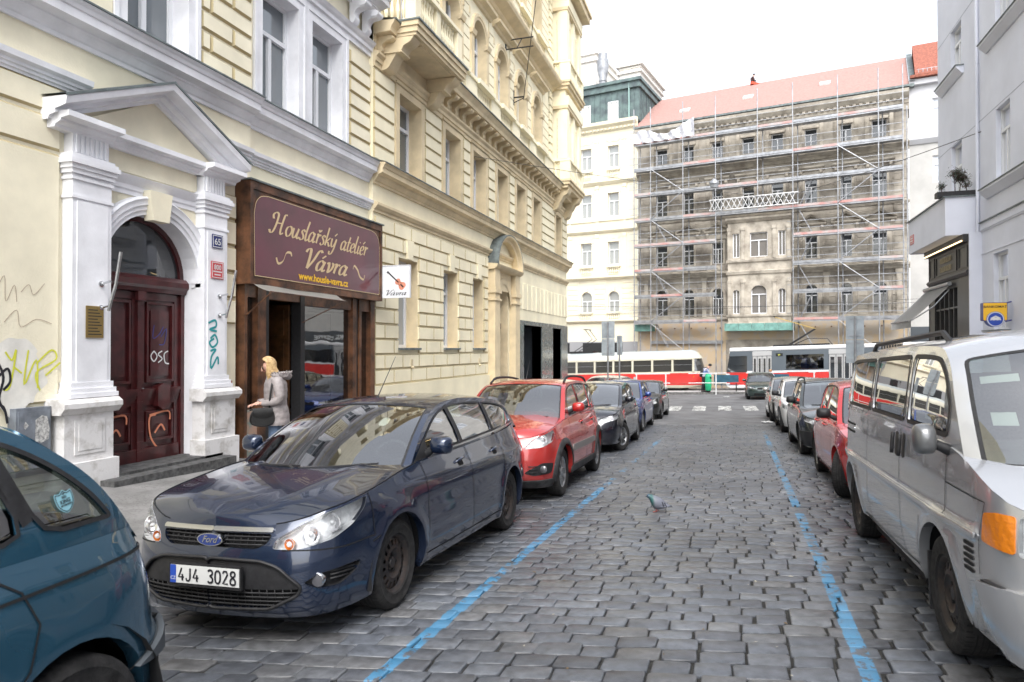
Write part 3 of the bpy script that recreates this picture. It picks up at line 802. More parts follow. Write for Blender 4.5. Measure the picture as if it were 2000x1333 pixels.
    def strip(s, mb, t0, t1, za, zb_, off=.012, mi=0, mir=(1, -1), sp=.08):
        panel(mb, s.S, roundp([(t0, za), (t1, za), (t1, zb_), (t0, zb_)], min(.03, abs(zb_ - za) * .4), 2), (), sp, off, mi, olip=off, mir=mir)
    def lamp(s, name, poly, mat_in=None, lens=True, sg=(1, -1), depth=.05, off=.002, parts=True, bulbs=()):
        for g_ in sg:
            m = s.mb(); panel(m, s.S, poly, (), .06, -depth, 0, mir=(g_,)); 
            # side walls
            P = resample(poly, .06); A = [surf_off(s.S, a, b, off) for a, b in P]; B = [surf_off(s.S, a, b, -depth) for a, b in P]
            ia = [m.P(q[0], q[1] * g_, q[2]) for q in A]; ib = [m.P(q[0], q[1] * g_, q[2]) for q in B]
            for k in range(len(P)): m.fi([ia[k], ia[(k + 1) % len(P)], ib[(k + 1) % len(P)], ib[k]], 0)
            for (t, z, r, amber) in bulbs:
                c = surf_off(s.S, t, z, -depth + .004); c = Vector((c[0], c[1] * g_, c[2]))
                for (ra, xo) in ((r, -.03), ):
                    m.lathe([(r, -.045), (r * .97, -.03), (r * .75, -.01), (r * .3, .0), (0, .002)], (c.x, c.y, c.z), 18, 'x', 3 if amber else 2, cap=False)
                    m.lathe([(r * 1.08, -.046), (r, -.046)], (c.x, c.y, c.z), 18, 'x', 0, cap=False)
                m.lathe([(.018, -.04), (.012, -.055), (0, -.058)], (c.x, c.y, c.z), 8, 'x', 0, cap=False)
            if lens: panel(m, s.S, poly, (), .06, off, 1, mir=(g_,))
            m.build(name, [mat_in or M_LAMPW, G_LAMP, M_REFL, M_AMBER], s.root, 45)
    def wipers(s, pts):
        m = s.mb()
        for (v0, h0, v1, h1) in pts:
            P = [surf_off(s.Wf, v0 + (v1 - v0) * k / 6, h0 + (h1 - h0) * k / 6, .02) for k in range(7)]
            q0 = surf_off(s.Wf, v0, h0 - .06, .005)
            m.tube(P, .008, 5); m.tube([q0] + P[1:4], [.014, .011, .009, .008], 5)
        m.build('wiper', M_BLACK, s.root, 50)
    def plate(s, txt, z, y=0, front=True, wd=.52, mi=None):
        m = s.mb(); h = .11
        t = 0
        def T2(a, b, o):   # flat plate at the nose centre
            q = s.S(.001, z); tilt = s.p.get('ptilt', .0); sgn = -1 if front else 1
            return ((q[0] if front else s.p['L'] - s.p['dr'][0][1] * 0 + .0) + sgn * (o + .02) + tilt * b, a + y, z + b)
        m.T = lambda a, b, o: s.T(*T2(a, b, o))
        m.box(-wd / 2 - .012, wd / 2 + .012, -h / 2 - .02, h / 2 + .012, -.02, .0, 3)
        m.box(-wd / 2, wd / 2, -h / 2, h / 2, .0, .004, 0)
        m.box(-wd / 2, -wd / 2 + .045, -h / 2, h / 2, .004, .0055, 1)
        DG = {'4': [[(.30, 1), (.02, .28), (.5, .28)], [(.36, .52), (.36, 0)]], 'J': [[(.4, 1), (.4, .2), (.28, .0), (.1, .03), (.04, .22)]], '3': sm([(.04, .88), (.2, 1), (.4, .9), (.4, .66), (.22, .54), (.44, .36), (.42, .1), (.2, 0), (.02, .12)], 3), '0': sm([(.24, 1), (.44, .8), (.44, .2), (.24, 0), (.04, .2), (.04, .8), (.24, 1)], 4), '2': [[(.04, .8), (.12, .98), (.36, .98), (.44, .74), (.04, .02), (.48, .02)]], '8': sm([(.24, .54), (.42, .72), (.38, .96), (.12, .96), (.06, .72), (.24, .54), (.46, .3), (.4, .02), (.1, .02), (.03, .3), (.24, .54)], 3)}
        x = -.195
        for ch in txt:
            if ch in DG:
                st = DG[ch] if isinstance(DG[ch][0], list) else [DG[ch]]
                for q in st: m.ribbon([(x + a * .085, b * .078 - .039) for a, b in q], .0125, lambda a, b, o: (a, b, o), .0062, 2)
            x += .056
        put_text(m, 'CZ', lambda a, b, o: (a - wd / 2 + .023, b - .035, o), .03, .0065, 0)
        m.build('number_plate', [M_PLATE, M_PBLUE, M_INK, M_BLACK], s.root)
    def split_sides(s):
        for o in list(s.root.children):
            if o.name.split('.')[0] not in ('fog_lamp', 'roof_rail', 'mud_flap', 'tail_lamp', 'air_vent', 'cladding', 'bumper_moulding', 'grille', 'wiper'): continue
            if o.name.split('.')[0] in ('grille', 'wiper', 'cladding', 'bumper_moulding') : continue
            me = o.data; q = o.copy(); q.data = me.copy(); sc.collection.objects.link(q)
            for ob, sg in ((o, 1), (q, -1)):
                b = bmesh.new(); b.from_mesh(ob.data); bmesh.ops.delete(b, geom=[f for f in b.faces if f.calc_center_median().x * sg < 0], context='FACES'); b.to_mesh(ob.data); b.free()
    def finish(s, mats=None):
        s.body.build('body', mats or [s.paint, M_DARK, M_BLACK, M_CHROME], s.root, 38)
        s.under(); s.interior(); s.glassparts()

def simple_front(c, hl, grille=(.28, .56, .66), lower=(.45, .24, .36), dark_bumper=None, plate=None, fogs=None, chrome=False):
    c.lamp('headlight', hl, depth=.045, bulbs=[(sum(q[0] for q in hl) / len(hl), sum(q[1] for q in hl) / len(hl), .055, 0)])
    m = c.mb(); w_, z0, z1 = grille; c.strip(m, 0, w_, z0, z1, .004, 0); 
    for k in range(3): c.strip(m, 0, w_ - .02, z0 + (z1 - z0) * (k + .3) / 3, z0 + (z1 - z0) * (k + .55) / 3, .012, 1)
    m.build('grille', [M_DARK, M_CHROME if chrome else M_BLACK], c.root, 40)
    m = c.mb(); w_, z0, z1 = lower; c.strip(m, 0, w_, z0, z1, .004, 0); m.build('air_intake', M_DARK, c.root, 40)
    if dark_bumper:
        m = c.mb(); z0, z1, tt = dark_bumper; c.strip(m, 0, tt, z0, z1, .016, 0, sp=.07); m.build('bumper', M_BLACK, c.root, 40)
    if plate: c.plate(plate[0], plate[1])
# ================================================================== the dark blue estate in the foreground
P_NAVY = paint('navy paint', (.006, .018, .052), .5, .10)
def estate():
    c = Car('parked_car', 'dark navy blue estate car with white number plate 4J4 3028 on its nose', 'car', P_NAVY, -3.10, 3.52,
        L=4.47, W=.89, fo=.94, wb=2.60, R=.316, arch=.365, sill=.2, chin=-.02, track=.02,
        plan=[(0, 0), (.02, .3), (.075, .55), (.20, .73), (.46, .825), (.93, .868), (1.6, .88), (2.6, .885), (3.5, .88), (3.95, .855), (4.28, .77), (4.43, .6), (4.47, .3), (4.47, 0)],
        df=[(.15, .07), (.24, .01), (.42, -.015), (.56, .0), (.66, .03), (.72, .06), (.8, .13), (.9, .26)], dr=[(.2, .07), (.4, 0), (.7, .02), (1.0, .06), (1.1, .1)],
        ds=[(.15, .08), (.26, .03), (.48, 0), (.62, .006), (.78, .012), (.9, .05), (1.0, .095), (1.1, .14)],
        sho=[(0, .765), (.2, .815), (.45, .86), (.75, .905), (1.1, .955), (1.5, .985), (2.4, 1.01), (3.4, 1.05), (4.1, 1.09), (4.47, 1.09)], zf=.722, zr=1.05,
        hood=[(0, .765), (.08, .80), (.28, .872), (.55, .932), (.9, .98), (1.25, 1.005), (1.6, 1.01)], hoodcrease=.014,
        cant=[(1.22, .93), (1.62, 1.19), (2.10, 1.385), (2.7, 1.44), (3.5, 1.41), (3.98, 1.34), (4.2, 1.2), (4.33, 1.04)], ia=2, idp=5,
        bow=(.36, .17), crown=.055, tumble=.44, ghin=.02, pillars=[(2.38, -.22), (3.30, -.16)], pw=.05, wmargin=.05, winx=(1.62, 4.12), beltup=.03,
        crease=[(.87, .03, .008, .9, 4.1), (.36, .04, .01, 1.3, 3.2)], flare=.018, seatx=2.3, wst=.035, wsm=.06)
    # fascia openings, in perimeter coordinates (t ~ lateral distance from the centre line on the nose)
    hl = roundp([(.43, .605), (.60, .60), (.82, .645), (.98, .715), (1.10, .80), (1.165, .882), (1.09, .895), (.96, .86), (.78, .80), (.60, .735), (.46, .665)], .025, 2)
    ug = roundp([(0, .61), (.33, .605), (.40, .64), (.425, .69), (0, .695)], .02, 2)
    lg = roundp([(0, .235), (.42, .245), (.60, .33), (.62, .375), (.48, .50), (.36, .535), (0, .545)], .035, 3)
    fg = roundp([(.63, .40), (.70, .365), (.86, .36), (1.0, .42), (1.04, .475), (.92, .47), (.72, .45)], .02, 2)
    hl = [(a, min(b, c.zsh(a) - .012)) for a, b in hl]
    c.lower(holes=[hl, ug, lg, fg]); c.hoodf(0, c.s_at(1.75)); c.greenhouse()
    c.lamp('headlight', hl, depth=.07, bulbs=[(.70, .695, .062, 0), (.89, .745, .055, 0), (.55, .645, .035, 1)])
    for nm, poly, dz, zz in (('upper_grille', ug, .045, [(.625), (.648), (.671)]), ('lower_grille', lg, .05, [.265, .29, .315, .34])):
        m = c.mb(); panel(m, c.S, poly, (), .06, -dz, 0, mir=(1, -1))
        P = resample(poly, .06)
        for sg in (1, -1):
            A = [surf_off(c.S, a, b, .003) for a, b in P]; B = [surf_off(c.S, a, b, -dz) for a, b in P]
            ia = [m.P(q[0], q[1] * sg, q[2]) for q in A]; ib = [m.P(q[0], q[1] * sg, q[2]) for q in B]
            for k in range(len(P)): m.fi([ia[k], ia[(k + 1) % len(P)], ib[(k + 1) % len(P)], ib[k]], 1)
        def hw(z):
            xs = [a + (b - a) * (z - za) / (zb_ - za) for (a, za), (b, zb_) in zip(poly, poly[1:] + poly[:1]) if (za - z) * (zb_ - z) < 0]
            return max(xs) if xs else 0
        for z in zz:
            w_ = hw(z)
            m.tube([(lambda q: (q[0] + .012, q[1] * (1 if a >= 0 else -1), q[2]))(c.S(abs(a), z)) for a in [-w_ + 2 * w_ * k / 12 for k in range(13)]], .006, 5, 1)
        for k in range(-11, 12):
            a = k * .05; zs = [z for z in [.61 + i * .005 for i in range(18)]] if nm == 'upper_grille' else [.24 + i * .01 for i in range(13)]
            zz2 = [z for z in zs if hw(z) > abs(a) + .01]
            if len(zz2) > 1: m.tube([(lambda q: (q[0] + .018, q[1] * (1 if a >= 0 else -1), q[2]))(c.S(abs(a), z)) for z in (zz2[0], zz2[-1])], .0035, 4, 1)
        if nm == 'lower_grille':     # solid upper part behind the number plate
            pl = [(a, b) for a, b in lg]; pl = clip(pl, 0, -1, -.36)
            panel(m, c.S, pl, (), .08, -.014, 1, mir=(1, -1))
            rim = resample(lg, .05); 
            for sg in (1, -1):
                m.tube([(lambda q: (q[0], q[1] * sg, q[2]))(surf_off(c.S, a, b, .004)) for a, b in rim if a > 0], .011, 5, 1)
        m.build(nm, [M_DARK, M_BLACK], c.root, 40)
    # chrome bar over the grille, badge
    m = c.mb(); c.strip(m, 0, .43, .698, .722, .012, 0); m.build('chrome_bar', M_CHROME, c.root, 40)
    m = c.mb(); q = c.S(.001, .652)
    for r, o, mi in ((1.0, .0, 1), (.88, .004, 0)):
        ring = [m.P(q[0] - .02 - o, .098 * r * math.cos(a), q[2] + .04 * r * math.sin(a)) for a in [2 * PI * k / 28 for k in range(28)]]
        m.fi(ring, mi); r2 = [m.P(q[0] + .03, .098 * r * math.cos(a), q[2] + .04 * r * math.sin(a)) for a in [2 * PI * k / 28 for k in range(28)]]
        for k in range(28): m.fi([ring[k], ring[(k + 1) % 28], r2[(k + 1) % 28], r2[k]], mi)
    put_text(m, 'Ford', lambda a, b, o: (q[0] - .026, a, q[2] + b - .016), .058, 0, 1, shear=.45, bold=.001)
    m.build('badge', [mat('badge blue', (.01, .03, .16), .25, coat=1), M_CHROME], c.root)
    m = c.mb()
    for sg in (1, -1):
        panel(m, c.S, fg, (), .05, -.035, 0, mir=(sg,)); P = resample(fg, .05)
        A = [surf_off(c.S, a, b, .004) for a, b in P]; B = [surf_off(c.S, a, b, -.035) for a, b in P]
        ia = [m.P(q[0], q[1] * sg, q[2]) for q in A]; ib = [m.P(q[0], q[1] * sg, q[2]) for q in B]
        for k in range(len(P)): m.fi([ia[k], ia[(k + 1) % len(P)], ib[(k + 1) % len(P)], ib[k]], 0)
        for z in (.40, .425, .447):
            m.tube([(lambda q: (q[0], q[1] * sg, q[2]))(surf_off(c.S, t, z, -.012)) for t in (.80, .87, .95, 1.0 if z > .42 else .93)], .007, 5, 0)
        q = surf_off(c.S, .735, .41, -.02)
        m.lathe([(.042, .0), (.046, -.03), (.04, -.036)], (q[0], q[1] * sg, q[2]), 18, 'x', 1, cap=False)
        m.lathe([(.04, -.034), (.02, -.038), (0, -.04)], (q[0], q[1] * sg, q[2]), 18, 'x', 2, cap=False)
    m.build('fog_lamp', [M_BLACK, M_CHROME, mat('fog lens', (.10, .10, .11), .15, coat=1)], c.root, 40)
    c.p['ptilt'] = -.0; c.plate('4J4 3028', .44, wd=.52)
    c.doors([1.40, 2.36, 3.30], .28, [-.02, .0, 0])
    c.seam([(.5, .598), (.9, .585), (1.19, .60), (1.17, .88)], closed=False)     # bumper split
    c.seam([(c.s_at(.93) - .37, .56), (1.24, .585)], closed=False)
    c.handles([2.13, 3.05], .90)
    c.mirrors(1.60, z=1.02, big=.92)
    # black B pillars and window trim
    def GT(sg): return lambda a, b, o: (lambda q: (q[0], q[1] * sg, q[2]))(surf_off(c.Gs, a, b, o))
    for sg in (1, -1):
        for (x0, sl) in c.p['pillars']:
            c.body.ribbon([(x0 + sl * (z - 1), z) for z in (1.04, 1.15, 1.27, 1.385 if x0 < 3 else 1.35)], .085, GT(sg), .003, 2)
        for w_ in c.wins: c.body.ribbon(w_, .016, GT(sg), .004, 2, True)
        c.body.ribbon([(1.62 + (4.05 - 1.62) * k / 20, smi(c.p['sho'], 1.62 + (4.05 - 1.62) * k / 20) + .022) for k in range(21)], .014, GT(sg), .006, 3)
        q = [(1.33, .985), (1.62, 1.0), (1.62, 1.15)]
        panel(c.body, c.Gs, q, (), .1, .004, 2, mir=(sg,))
    c.wheels('steel', 0.0)
    c.wipers([(.74, .13, .02, .085), (.02, .12, -.72, .10)])
    m = c.mb(); q = c.Wf(0, 1); m.tube([(q[0] + .25, .0, q[2] + .03), (q[0] + .62, .0, q[2] + .42)], [.006, .002], 5); m.lathe([(.02, 0), (.018, .02), (.005, .03)], (q[0] + .25, 0, q[2] + .015), 8, 'z'); m.build('aerial', M_BLACK, c.root)
    m = c.mb(); panel(m, c.Wf, roundp([(.50, .62), (.60, .62), (.60, .74), (.50, .74)], .04, 4), (), .05, -.008, 0); panel(m, c.Wf, roundp([(-.86, .12), (-.80, .12), (-.80, .2), (-.86, .2)], .02, 3), (), .05, -.008, 1)
    m.build('windscreen_sticker', [M_PLATE, M_AMBER], c.root)
    # bonnet shut line and rear lamps
    t1 = c.s_at(1.36)
    for sg in (1, -1):
        pts = [(lambda q: (q[0], q[1] * .985 * sg, q[2] + .004))(c.S(t, c.zsh(t))) for t in [.44 + (t1 - .44) * k / 24 for k in range(25)]]
        c.body.tube(pts, .004, 4, 1)
    tl = roundp([(c.s_at(4.20), .80), (c.s_at(4.20) + .30, .80), (c.s_at(4.20) + .26, 1.0), (c.s_at(4.20), 1.03)], .03)
    m = c.mb(); panel(m, c.S, tl, (), .06, .006, 0, olip=.006, mir=(1, -1)); m.build('tail_lamp', M_RED, c.root, 40)
    c.finish(); return c
estate().split_sides()
# ================================================================== the other parked cars
def hlpoly(c, t0, t1, zi, zo, h):
    P = [(t0, zi), ((t0 + t1) / 2, (zi + zo) / 2 - .01), (t1, zo), (t1 - .04, zo + h), ((t0 + t1) / 2, (zi + zo) / 2 + h * .9), (t0, zi + h * .75)]
    P = roundp(P, .04, 3)
    return [(a, min(b, c.zsh(a) - .012)) for a, b in P]
def finish_plain(c, hl, style='cover9', turn=0, doors=None, slants=None, hz=.86, hx=None, mirror=None, holes=(), hood_to=1.7, mz=None, wip=True, mcol=None, **kw):
    c.lower(holes=[hl] + list(holes)); c.hoodf(0, c.s_at(hood_to), 20, 12); c.greenhouse()
    simple_front(c, hl, **kw)
    d = doors or [1.25, 2.3, 3.1]; c.doors(d, .27, slants)
    c.handles(hx or [d[1] - .25, d[2] - .12], hz)
    c.mirrors(mirror or c.p['cant'][0][0] + .3, z=mz, big=.95, col=kw.pop('mcol', None)) if 0 else c.mirrors(mirror or c.p['cant'][0][0] + .3, z=mz, big=.9, col=mcol)
    for sg in (1, -1):
        GT = lambda a, b, o, sg=sg: (lambda q: (q[0], q[1] * sg, q[2]))(surf_off(c.Gs, a, b, o))
        for w_ in c.wins: c.body.ribbon(w_, .018, GT, .004, 2, True)
        for (x0, sl) in c.p['pillars']: c.body.ribbon([(x0 + sl * (z - 1), z) for z in (1.03, 1.2, 1.36)], .07, GT, .003, 2)
    c.wheels(style, turn)
    if wip: c.wipers([(.72, .11, .05, .075), (0, .11, -.72, .08)])
    t1 = c.s_at(1.3)
    for sg in (1, -1):
        pts = [(lambda q: (q[0], q[1] * .985 * sg, q[2] + .004))(c.S(t, c.zsh(t))) for t in [.4 + (t1 - .4) * k / 20 for k in range(21)]]
        c.body.tube(pts, .004, 4, 1)
    c.finish()
def rails(c, x0, x1, h=.05, mt=None):
    m = c.mb()
    for sg in (1, -1):
        pts = []
        for k in range(13):
            x = x0 + (x1 - x0) * k / 12
            zz = interp([(a, b) for a, b in c.cant[c.p['ia'] * 8 - 2:c.p['idp'] * 8 + 3]], x); y = c.Gs(x, zz)[1] - .05
            e = min(1, min(k, 12 - k) / 1.5); pts.append((x, y * sg, zz + .02 + h * e ** .6))
        m.tube(pts, .02, 6)
    m.build('roof_rail', mt or M_BLACK, c.root, 50)

# --- teal people carrier cropped by the left edge
P_TEAL = paint('teal paint', (.012, .085, .15), .5, .15)
def teal():
    c = Car('parked_car', 'teal blue people carrier cut off by the left edge, shield sticker in its window', 'car', P_TEAL, -3.12, -1.55,
        L=4.15, W=.86, fo=.80, wb=2.68, R=.31, arch=.37, sill=.2, track=.0,
        plan=[(0, 0), (.015, .28), (.07, .55), (.2, .72), (.45, .80), (.85, .84), (1.6, .86), (2.6, .86), (3.3, .845), (3.75, .80), (3.98, .70), (4.10, .48), (4.15, .2), (4.15, 0)],
        dr=[(.2, .06), (.35, .0), (.56, .0), (.62, .05), (.8, .08), (.92, .13), (1.03, .20)],
        sho=[(0, .75), (.5, .88), (1.2, .96), (2.5, 1.0), (3.3, 1.02), (3.8, 1.03), (4.15, 1.03)], zf=.72, zr=1.0,
        hood=[(0, .75), (.4, .9), (.9, 1.02), (1.3, 1.08)],
        cant=[(1.05, .95), (1.55, 1.3), (1.95, 1.52), (2.6, 1.575), (3.04, 1.555), (3.36, 1.465), (3.65, 1.265), (3.87, .99)], ia=2, idp=5,
        bow=(.3, .15), crown=.06, tumble=.28, ghin=.01, pillars=[(2.2, .05), (3.40, -.40)], pw=.06, wmargin=.06, wr=.09, beltup=.07, flare=.006, rarch=False)
    hl = hlpoly(c, .3, .8, .62, .74, .1)
    c.lower(holes=[hl]); c.hoodf(0, c.s_at(1.5), 14, 8); c.greenhouse(); c.lamp('headlight', hl, depth=.04)
    for sg in (1, -1):
        GT = lambda a, b, o, sg=sg: (lambda q: (q[0], q[1] * sg, q[2]))(surf_off(c.Gs, a, b, o))
        for w_ in c.wins: c.body.ribbon(w_, .018, GT, .006, 2, True)
        c.body.ribbon([(3.40 - .40 * (z - 1), z) for z in (1.14, 1.2, 1.28, 1.35)], .045, GT, .005, 2)
    c.seam([(c.s_at(3.17), 1.0), (c.s_at(3.28), .92), (c.s_at(3.33), .8), (c.s_at(3.28), .66), (c.s_at(3.05), .4), (c.s_at(2.85), .25)], closed=False)
    c.seam([(c.s_at(1.5), .87), (c.s_at(3.2), .90), (c.s_at(3.95) + .16, .945)], .012, closed=False)
    ts = c.s_at(3.9)
    m = c.mb(); P = roundp([(ts + .19, .66), (ts + .26, .64), (ts + .48, .66), (ts + .46, .92), (ts + .24, .95), (ts + .17, .90)], .03, 3); panel(m, c.S, P, (), .05, .008, 0, olip=.008, mir=(1, -1)); m.build('tail_lamp', M_RED, c.root, 40)
    m = c.mb(); P = roundp([(ts - .16, .485), (ts + .1, .47), (c.smax, .47), (c.smax, .60), (ts + .2, .60), (ts + .02, .54)], .02, 3); panel(m, c.S, P, (), .06, .03, 0, olip=.03, mir=(1, -1)); m.build('bumper_moulding', mat('grey plastic', (.07, .08, .09), .6), c.root, 40)
    c.seam([(c.s_at(3.55), .44), (ts - .16, .485), (ts + .02, .54), (ts + .2, .60)], .01, closed=False)
    c.handles([1.95, 3.0], .80, M_BLACK, .24); c.mirrors(1.4)
    m = c.mb()
    for sg in (1,):
        S = lambda a, b, o: (lambda q: (q[0], q[1] * sg, q[2]))(surf_off(c.Gs, a, b, o))
        cx, cz = 3.51, 1.195; ca, sa = math.cos(.18), math.sin(.18)
        def ST(x, y, o): x *= .55; y *= .55; return S(cx + (x * ca - y * sa), cz + (x * sa + y * ca), o)
        sh = sm([(-.07, .06), (-.03, .055), (0, .075), (.03, .055), (.07, .06), (.075, .0), (.055, -.05), (0, -.085), (-.055, -.05), (-.075, .0)], 3, True)
        m.fi([m.P(*ST(x, y, .002)) for x, y in sh], 0); e = inset(sh, .006); e2 = inset(sh, .012)
        for k in range(len(e)): m.face([ST(*e[k], .003), ST(*e[(k + 1) % len(e)], .003), ST(*e2[(k + 1) % len(e)], .003), ST(*e2[k], .003)], 1)
        TX = lambda dx, dy: (lambda x, y, o: ST(dx + x, dy + y, o))
        for s_, dy, h in (('REX', .018, .022), ('KING', -.016, .036), ('OF THE ROAD', -.034, .014), ('69', .042, .018)): put_text(m, s_, TX(0, dy), h, .004, 1, bold=.001)
    m.build('window_sticker', [mat('sticker blue', (.25, .5, .58), .5), M_INK], c.root)
    m = c.mb(); put_text(m, 'cénic', lambda x, y, o: surf_off(c.Gs, 3.08 + x, 1.03 + y, .014), .06, 0, 0, align='CENTER', bold=.001); m.build('lettering', M_CHROME, c.root)
    c.p['cant'][0]; c.wheels('cover9'); c.finish()
teal()

P_RED = paint('red paint', (.46, .016, .014), .25, .22, (.28, .2, .18))
def redsuv():
    c = Car('parked_car', 'red compact crossover with black wheel arches, roof rails and dusty doors behind the navy estate', 'car', P_RED, -3.01, 8.40,
        L=4.13, W=.865, fo=.82, wb=2.52, R=.325, arch=.385, sill=.26, zf=.84, track=.0,
        df=[(.2, .12), (.3, .02), (.5, 0), (.68, .02), (.8, .07), (.95, .2)],
        sho=[(0, .82), (.3, .90), (.8, .98), (1.3, 1.02), (2.5, 1.06), (3.5, 1.10), (4.1, 1.10)],
        hood=[(0, .86), (.15, .93), (.5, 1.02), (1.0, 1.09), (1.4, 1.12)],
        cant=[(1.18, 1.0), (1.5, 1.30), (1.85, 1.50), (2.5, 1.555), (3.3, 1.53), (3.62, 1.46), (3.86, 1.28), (3.98, 1.10)], ia=2, idp=5,
        bow=(.3, .14), crown=.05, tumble=.27, ghin=.015, pillars=[(2.33, -.08), (3.15, -.02)], pw=.06, beltup=.03, flare=.03, winx=(1.5, 3.9), seatx=2.2, hoodcrease=.012)
    hl = roundp([(.50, .70), (.75, .715), (1.0, .78), (1.12, .87), (1.08, .93), (.95, .925), (.78, .88), (.60, .80)], .04, 3); hl = [(a, min(b, c.zsh(a) - .012)) for a, b in hl]
    finish_plain(c, hl, 'cover9', 0, [1.36, 2.3, 3.2], [-.02, 0, 0], .93, [2.12, 2.98], 1.58, (), 1.6, 1.10, grille=(.36, .68, .80), lower=(.36, .30, .44), chrome=False)
    # plastic cladding round the arches, along the sills and under the nose
    m = c.mb(); grey = mat('grey cladding', (.045, .045, .047), .7, nscale=9, namt=.5)
    for xw in (c.p['fo'], c.p['fo'] + c.p['wb']):
        s0 = c.s_at(xw); R = c.p['arch']; N = 20
        lo = math.asin((.26 - c.p['R']) / R)
        outer = [(s0 + (R + .075) * math.cos(lo + (PI - 2 * lo) * k / N), c.p['R'] + (R + .075) * math.sin(lo + (PI - 2 * lo) * k / N)) for k in range(N + 1)]
        inner = [(s0 + (R + .0) * math.cos(lo + (PI - 2 * lo) * k / N), c.p['R'] + R * math.sin(lo + (PI - 2 * lo) * k / N)) for k in range(N + 1)]
        panel(m, c.S, outer + inner[::-1], (), .06, .018, 0, olip=.018, mir=(1, -1))
    s1, s2 = c.s_at(c.p['fo']), c.s_at(c.p['fo'] + c.p['wb'])
    c.strip(m, s1 + .36, s2 - .36, .26, .36, .02, 0); c.strip(m, s1 + .5, s2 - .42, .56, .65, .018, 1)
    c.strip(m, 0, s1 - .42, .2, .30, .02, 0)
    m.build('cladding', [grey, mat('dusty grey cladding', (.17, .16, .155), .8)], c.root, 40)
    m = c.mb()
    for sg in (1, -1):
        P = roundp([(.50, .40), (.62, .36), (.93, .38), (.97, .50), (.75, .52)], .03, 3); panel(m, c.S, P, (), .05, .006, 0, olip=.006, mir=(sg,))
        q = surf_off(c.S, .76, .44, .02); m.lathe([(.05, -.01), (.05, .0), (.045, -.012), (0, -.014)], (q[0] - .01, q[1] * sg, q[2]), 16, 'x', 2, cap=False)
        for z in (.40, .44, .48): m.tube([(lambda q: (q[0], q[1] * sg, q[2]))(surf_off(c.S, t, z, .012)) for t in (.56, .62, .68)], .006, 4, 0)
    m.build('fog_lamp', [M_BLACK, M_LAMPW, mat('fog lens', (.10, .10, .11), .15, coat=1)], c.root, 40)
    rails(c, 1.95, 3.7, .06, M_BLACK)
    m = c.mb(); q = c.Wf(0, 1); m.tube([(q[0] + .2, 0, q[2] + .03), (q[0] + .45, 0, q[2] + .35)], [.005, .002], 4); m.build('aerial', M_BLACK, c.root); c.split_sides()
redsuv()

def hatch(lab, pm, xc, y0, style='cover9', turn=0, railsx=None, hlz=(.60, .70, .10), hlt=(.42, .95), H=0., **kw):
    kk = dict(kw); fr = kk.pop('front', {}); mz = kk.pop('mz', None); fp = kk.pop('fp', {})
    c = Car('parked_car', lab, 'car', pm, xc, y0, **kk)
    if H: c.cant = [(a, b + H * max(0, min(1, (b - .95) / .3))) for a, b in c.cant]
    hl = hlpoly(c, hlt[0], hlt[1], hlz[0], hlz[1], hlz[2])
    finish_plain(c, hl, style, turn, mz=mz, **fp, **fr)
    if railsx: rails(c, *railsx)
    c.split_sides()
    return c
hatch('near-black hatchback with its front wheels turned, third car along the left kerb', paint('midnight paint', (.006, .007, .016), .4, .08), -3.03, 14.10, 'cover7', .38,
      zf=.70, sho=[(0, .74), (.4, .84), (.9, .93), (1.4, .97), (2.5, 1.0), (3.5, 1.03), (4.1, 1.03)], hood=[(0, .72), (.3, .86), (.8, .97), (1.25, 1.03)], hlt=(.48, 1.12), hlz=(.63, .76, .12), fo=.88, cant=[(1.1, .93), (1.6, 1.2), (2.1, 1.40), (2.6, 1.44), (3.2, 1.42), (3.6, 1.34), (3.85, 1.17), (4.0, 1.0)], crown=.06, bow=(.38, .2))
hatch('bright blue hatchback, fourth car along the left kerb, behind the near-black one', paint('blue paint', (.012, .05, .24), .45, .16), -3.2, 19.20, 'cover7', .05, zf=.70, H=.02)
hatch('small black coupe at the far end of the left row of parked cars', paint('black paint', (.006, .007, .007), .3, .1), -3.2, 25.0, 'alloy5', 0, H=-.06, hlz=(.54, .60, .10), hlt=(.40, .78), front=dict(lower=(.5, .22, .36)))
hatch('bright red hatchback with black mirrors parked behind the silver van', P_RED if 0 else paint('signal red paint', (.52, .014, .016), .15, .2, (.4, .15, .12)), 2.17, 9.02, 'cover7', .42,
      H=.02, fo=.84, wb=2.46, L=3.96, plan=[(0, 0), (.015, .28), (.07, .55), (.2, .72), (.45, .80), (.85, .83), (1.6, .84), (2.6, .845), (3.2, .83), (3.6, .79), (3.84, .66), (3.93, .4), (3.96, 0)], cant=[(1.1, .92), (1.5, 1.18), (1.85, 1.38), (2.4, 1.44), (3.1, 1.42), (3.45, 1.34), (3.7, 1.15), (3.86, .97)], fp=dict(doors=[1.25, 2.25, 3.05], mcol=M_BLACK))
hatch('dark grey-green estate with roof rails and black bumper, behind the red hatchback', paint('grey green paint', (.035, .045, .044), .5, .18), 2.17, 13.93, 'alloy5', 0, (1.95, 3.9),
      L=4.4, W=.87, wb=2.58, fo=.86, plan=[(0, 0), (.015, .28), (.07, .55), (.2, .74), (.45, .82), (.85, .855), (1.6, .865), (2.6, .87), (3.5, .855), (4.0, .81), (4.28, .68), (4.37, .4), (4.4, 0)],
      cant=[(1.2, .92), (1.6, 1.18), (2.0, 1.39), (2.6, 1.44), (3.5, 1.42), (4.0, 1.36), (4.15, 1.2), (4.28, 1.0)], pillars=[(2.35, .0), (3.25, .02)], fp=dict(doors=[1.28, 2.3, 3.2], mcol=M_BLACK), front=dict(dark_bumper=(.22, .50, 1.25), chrome=True))
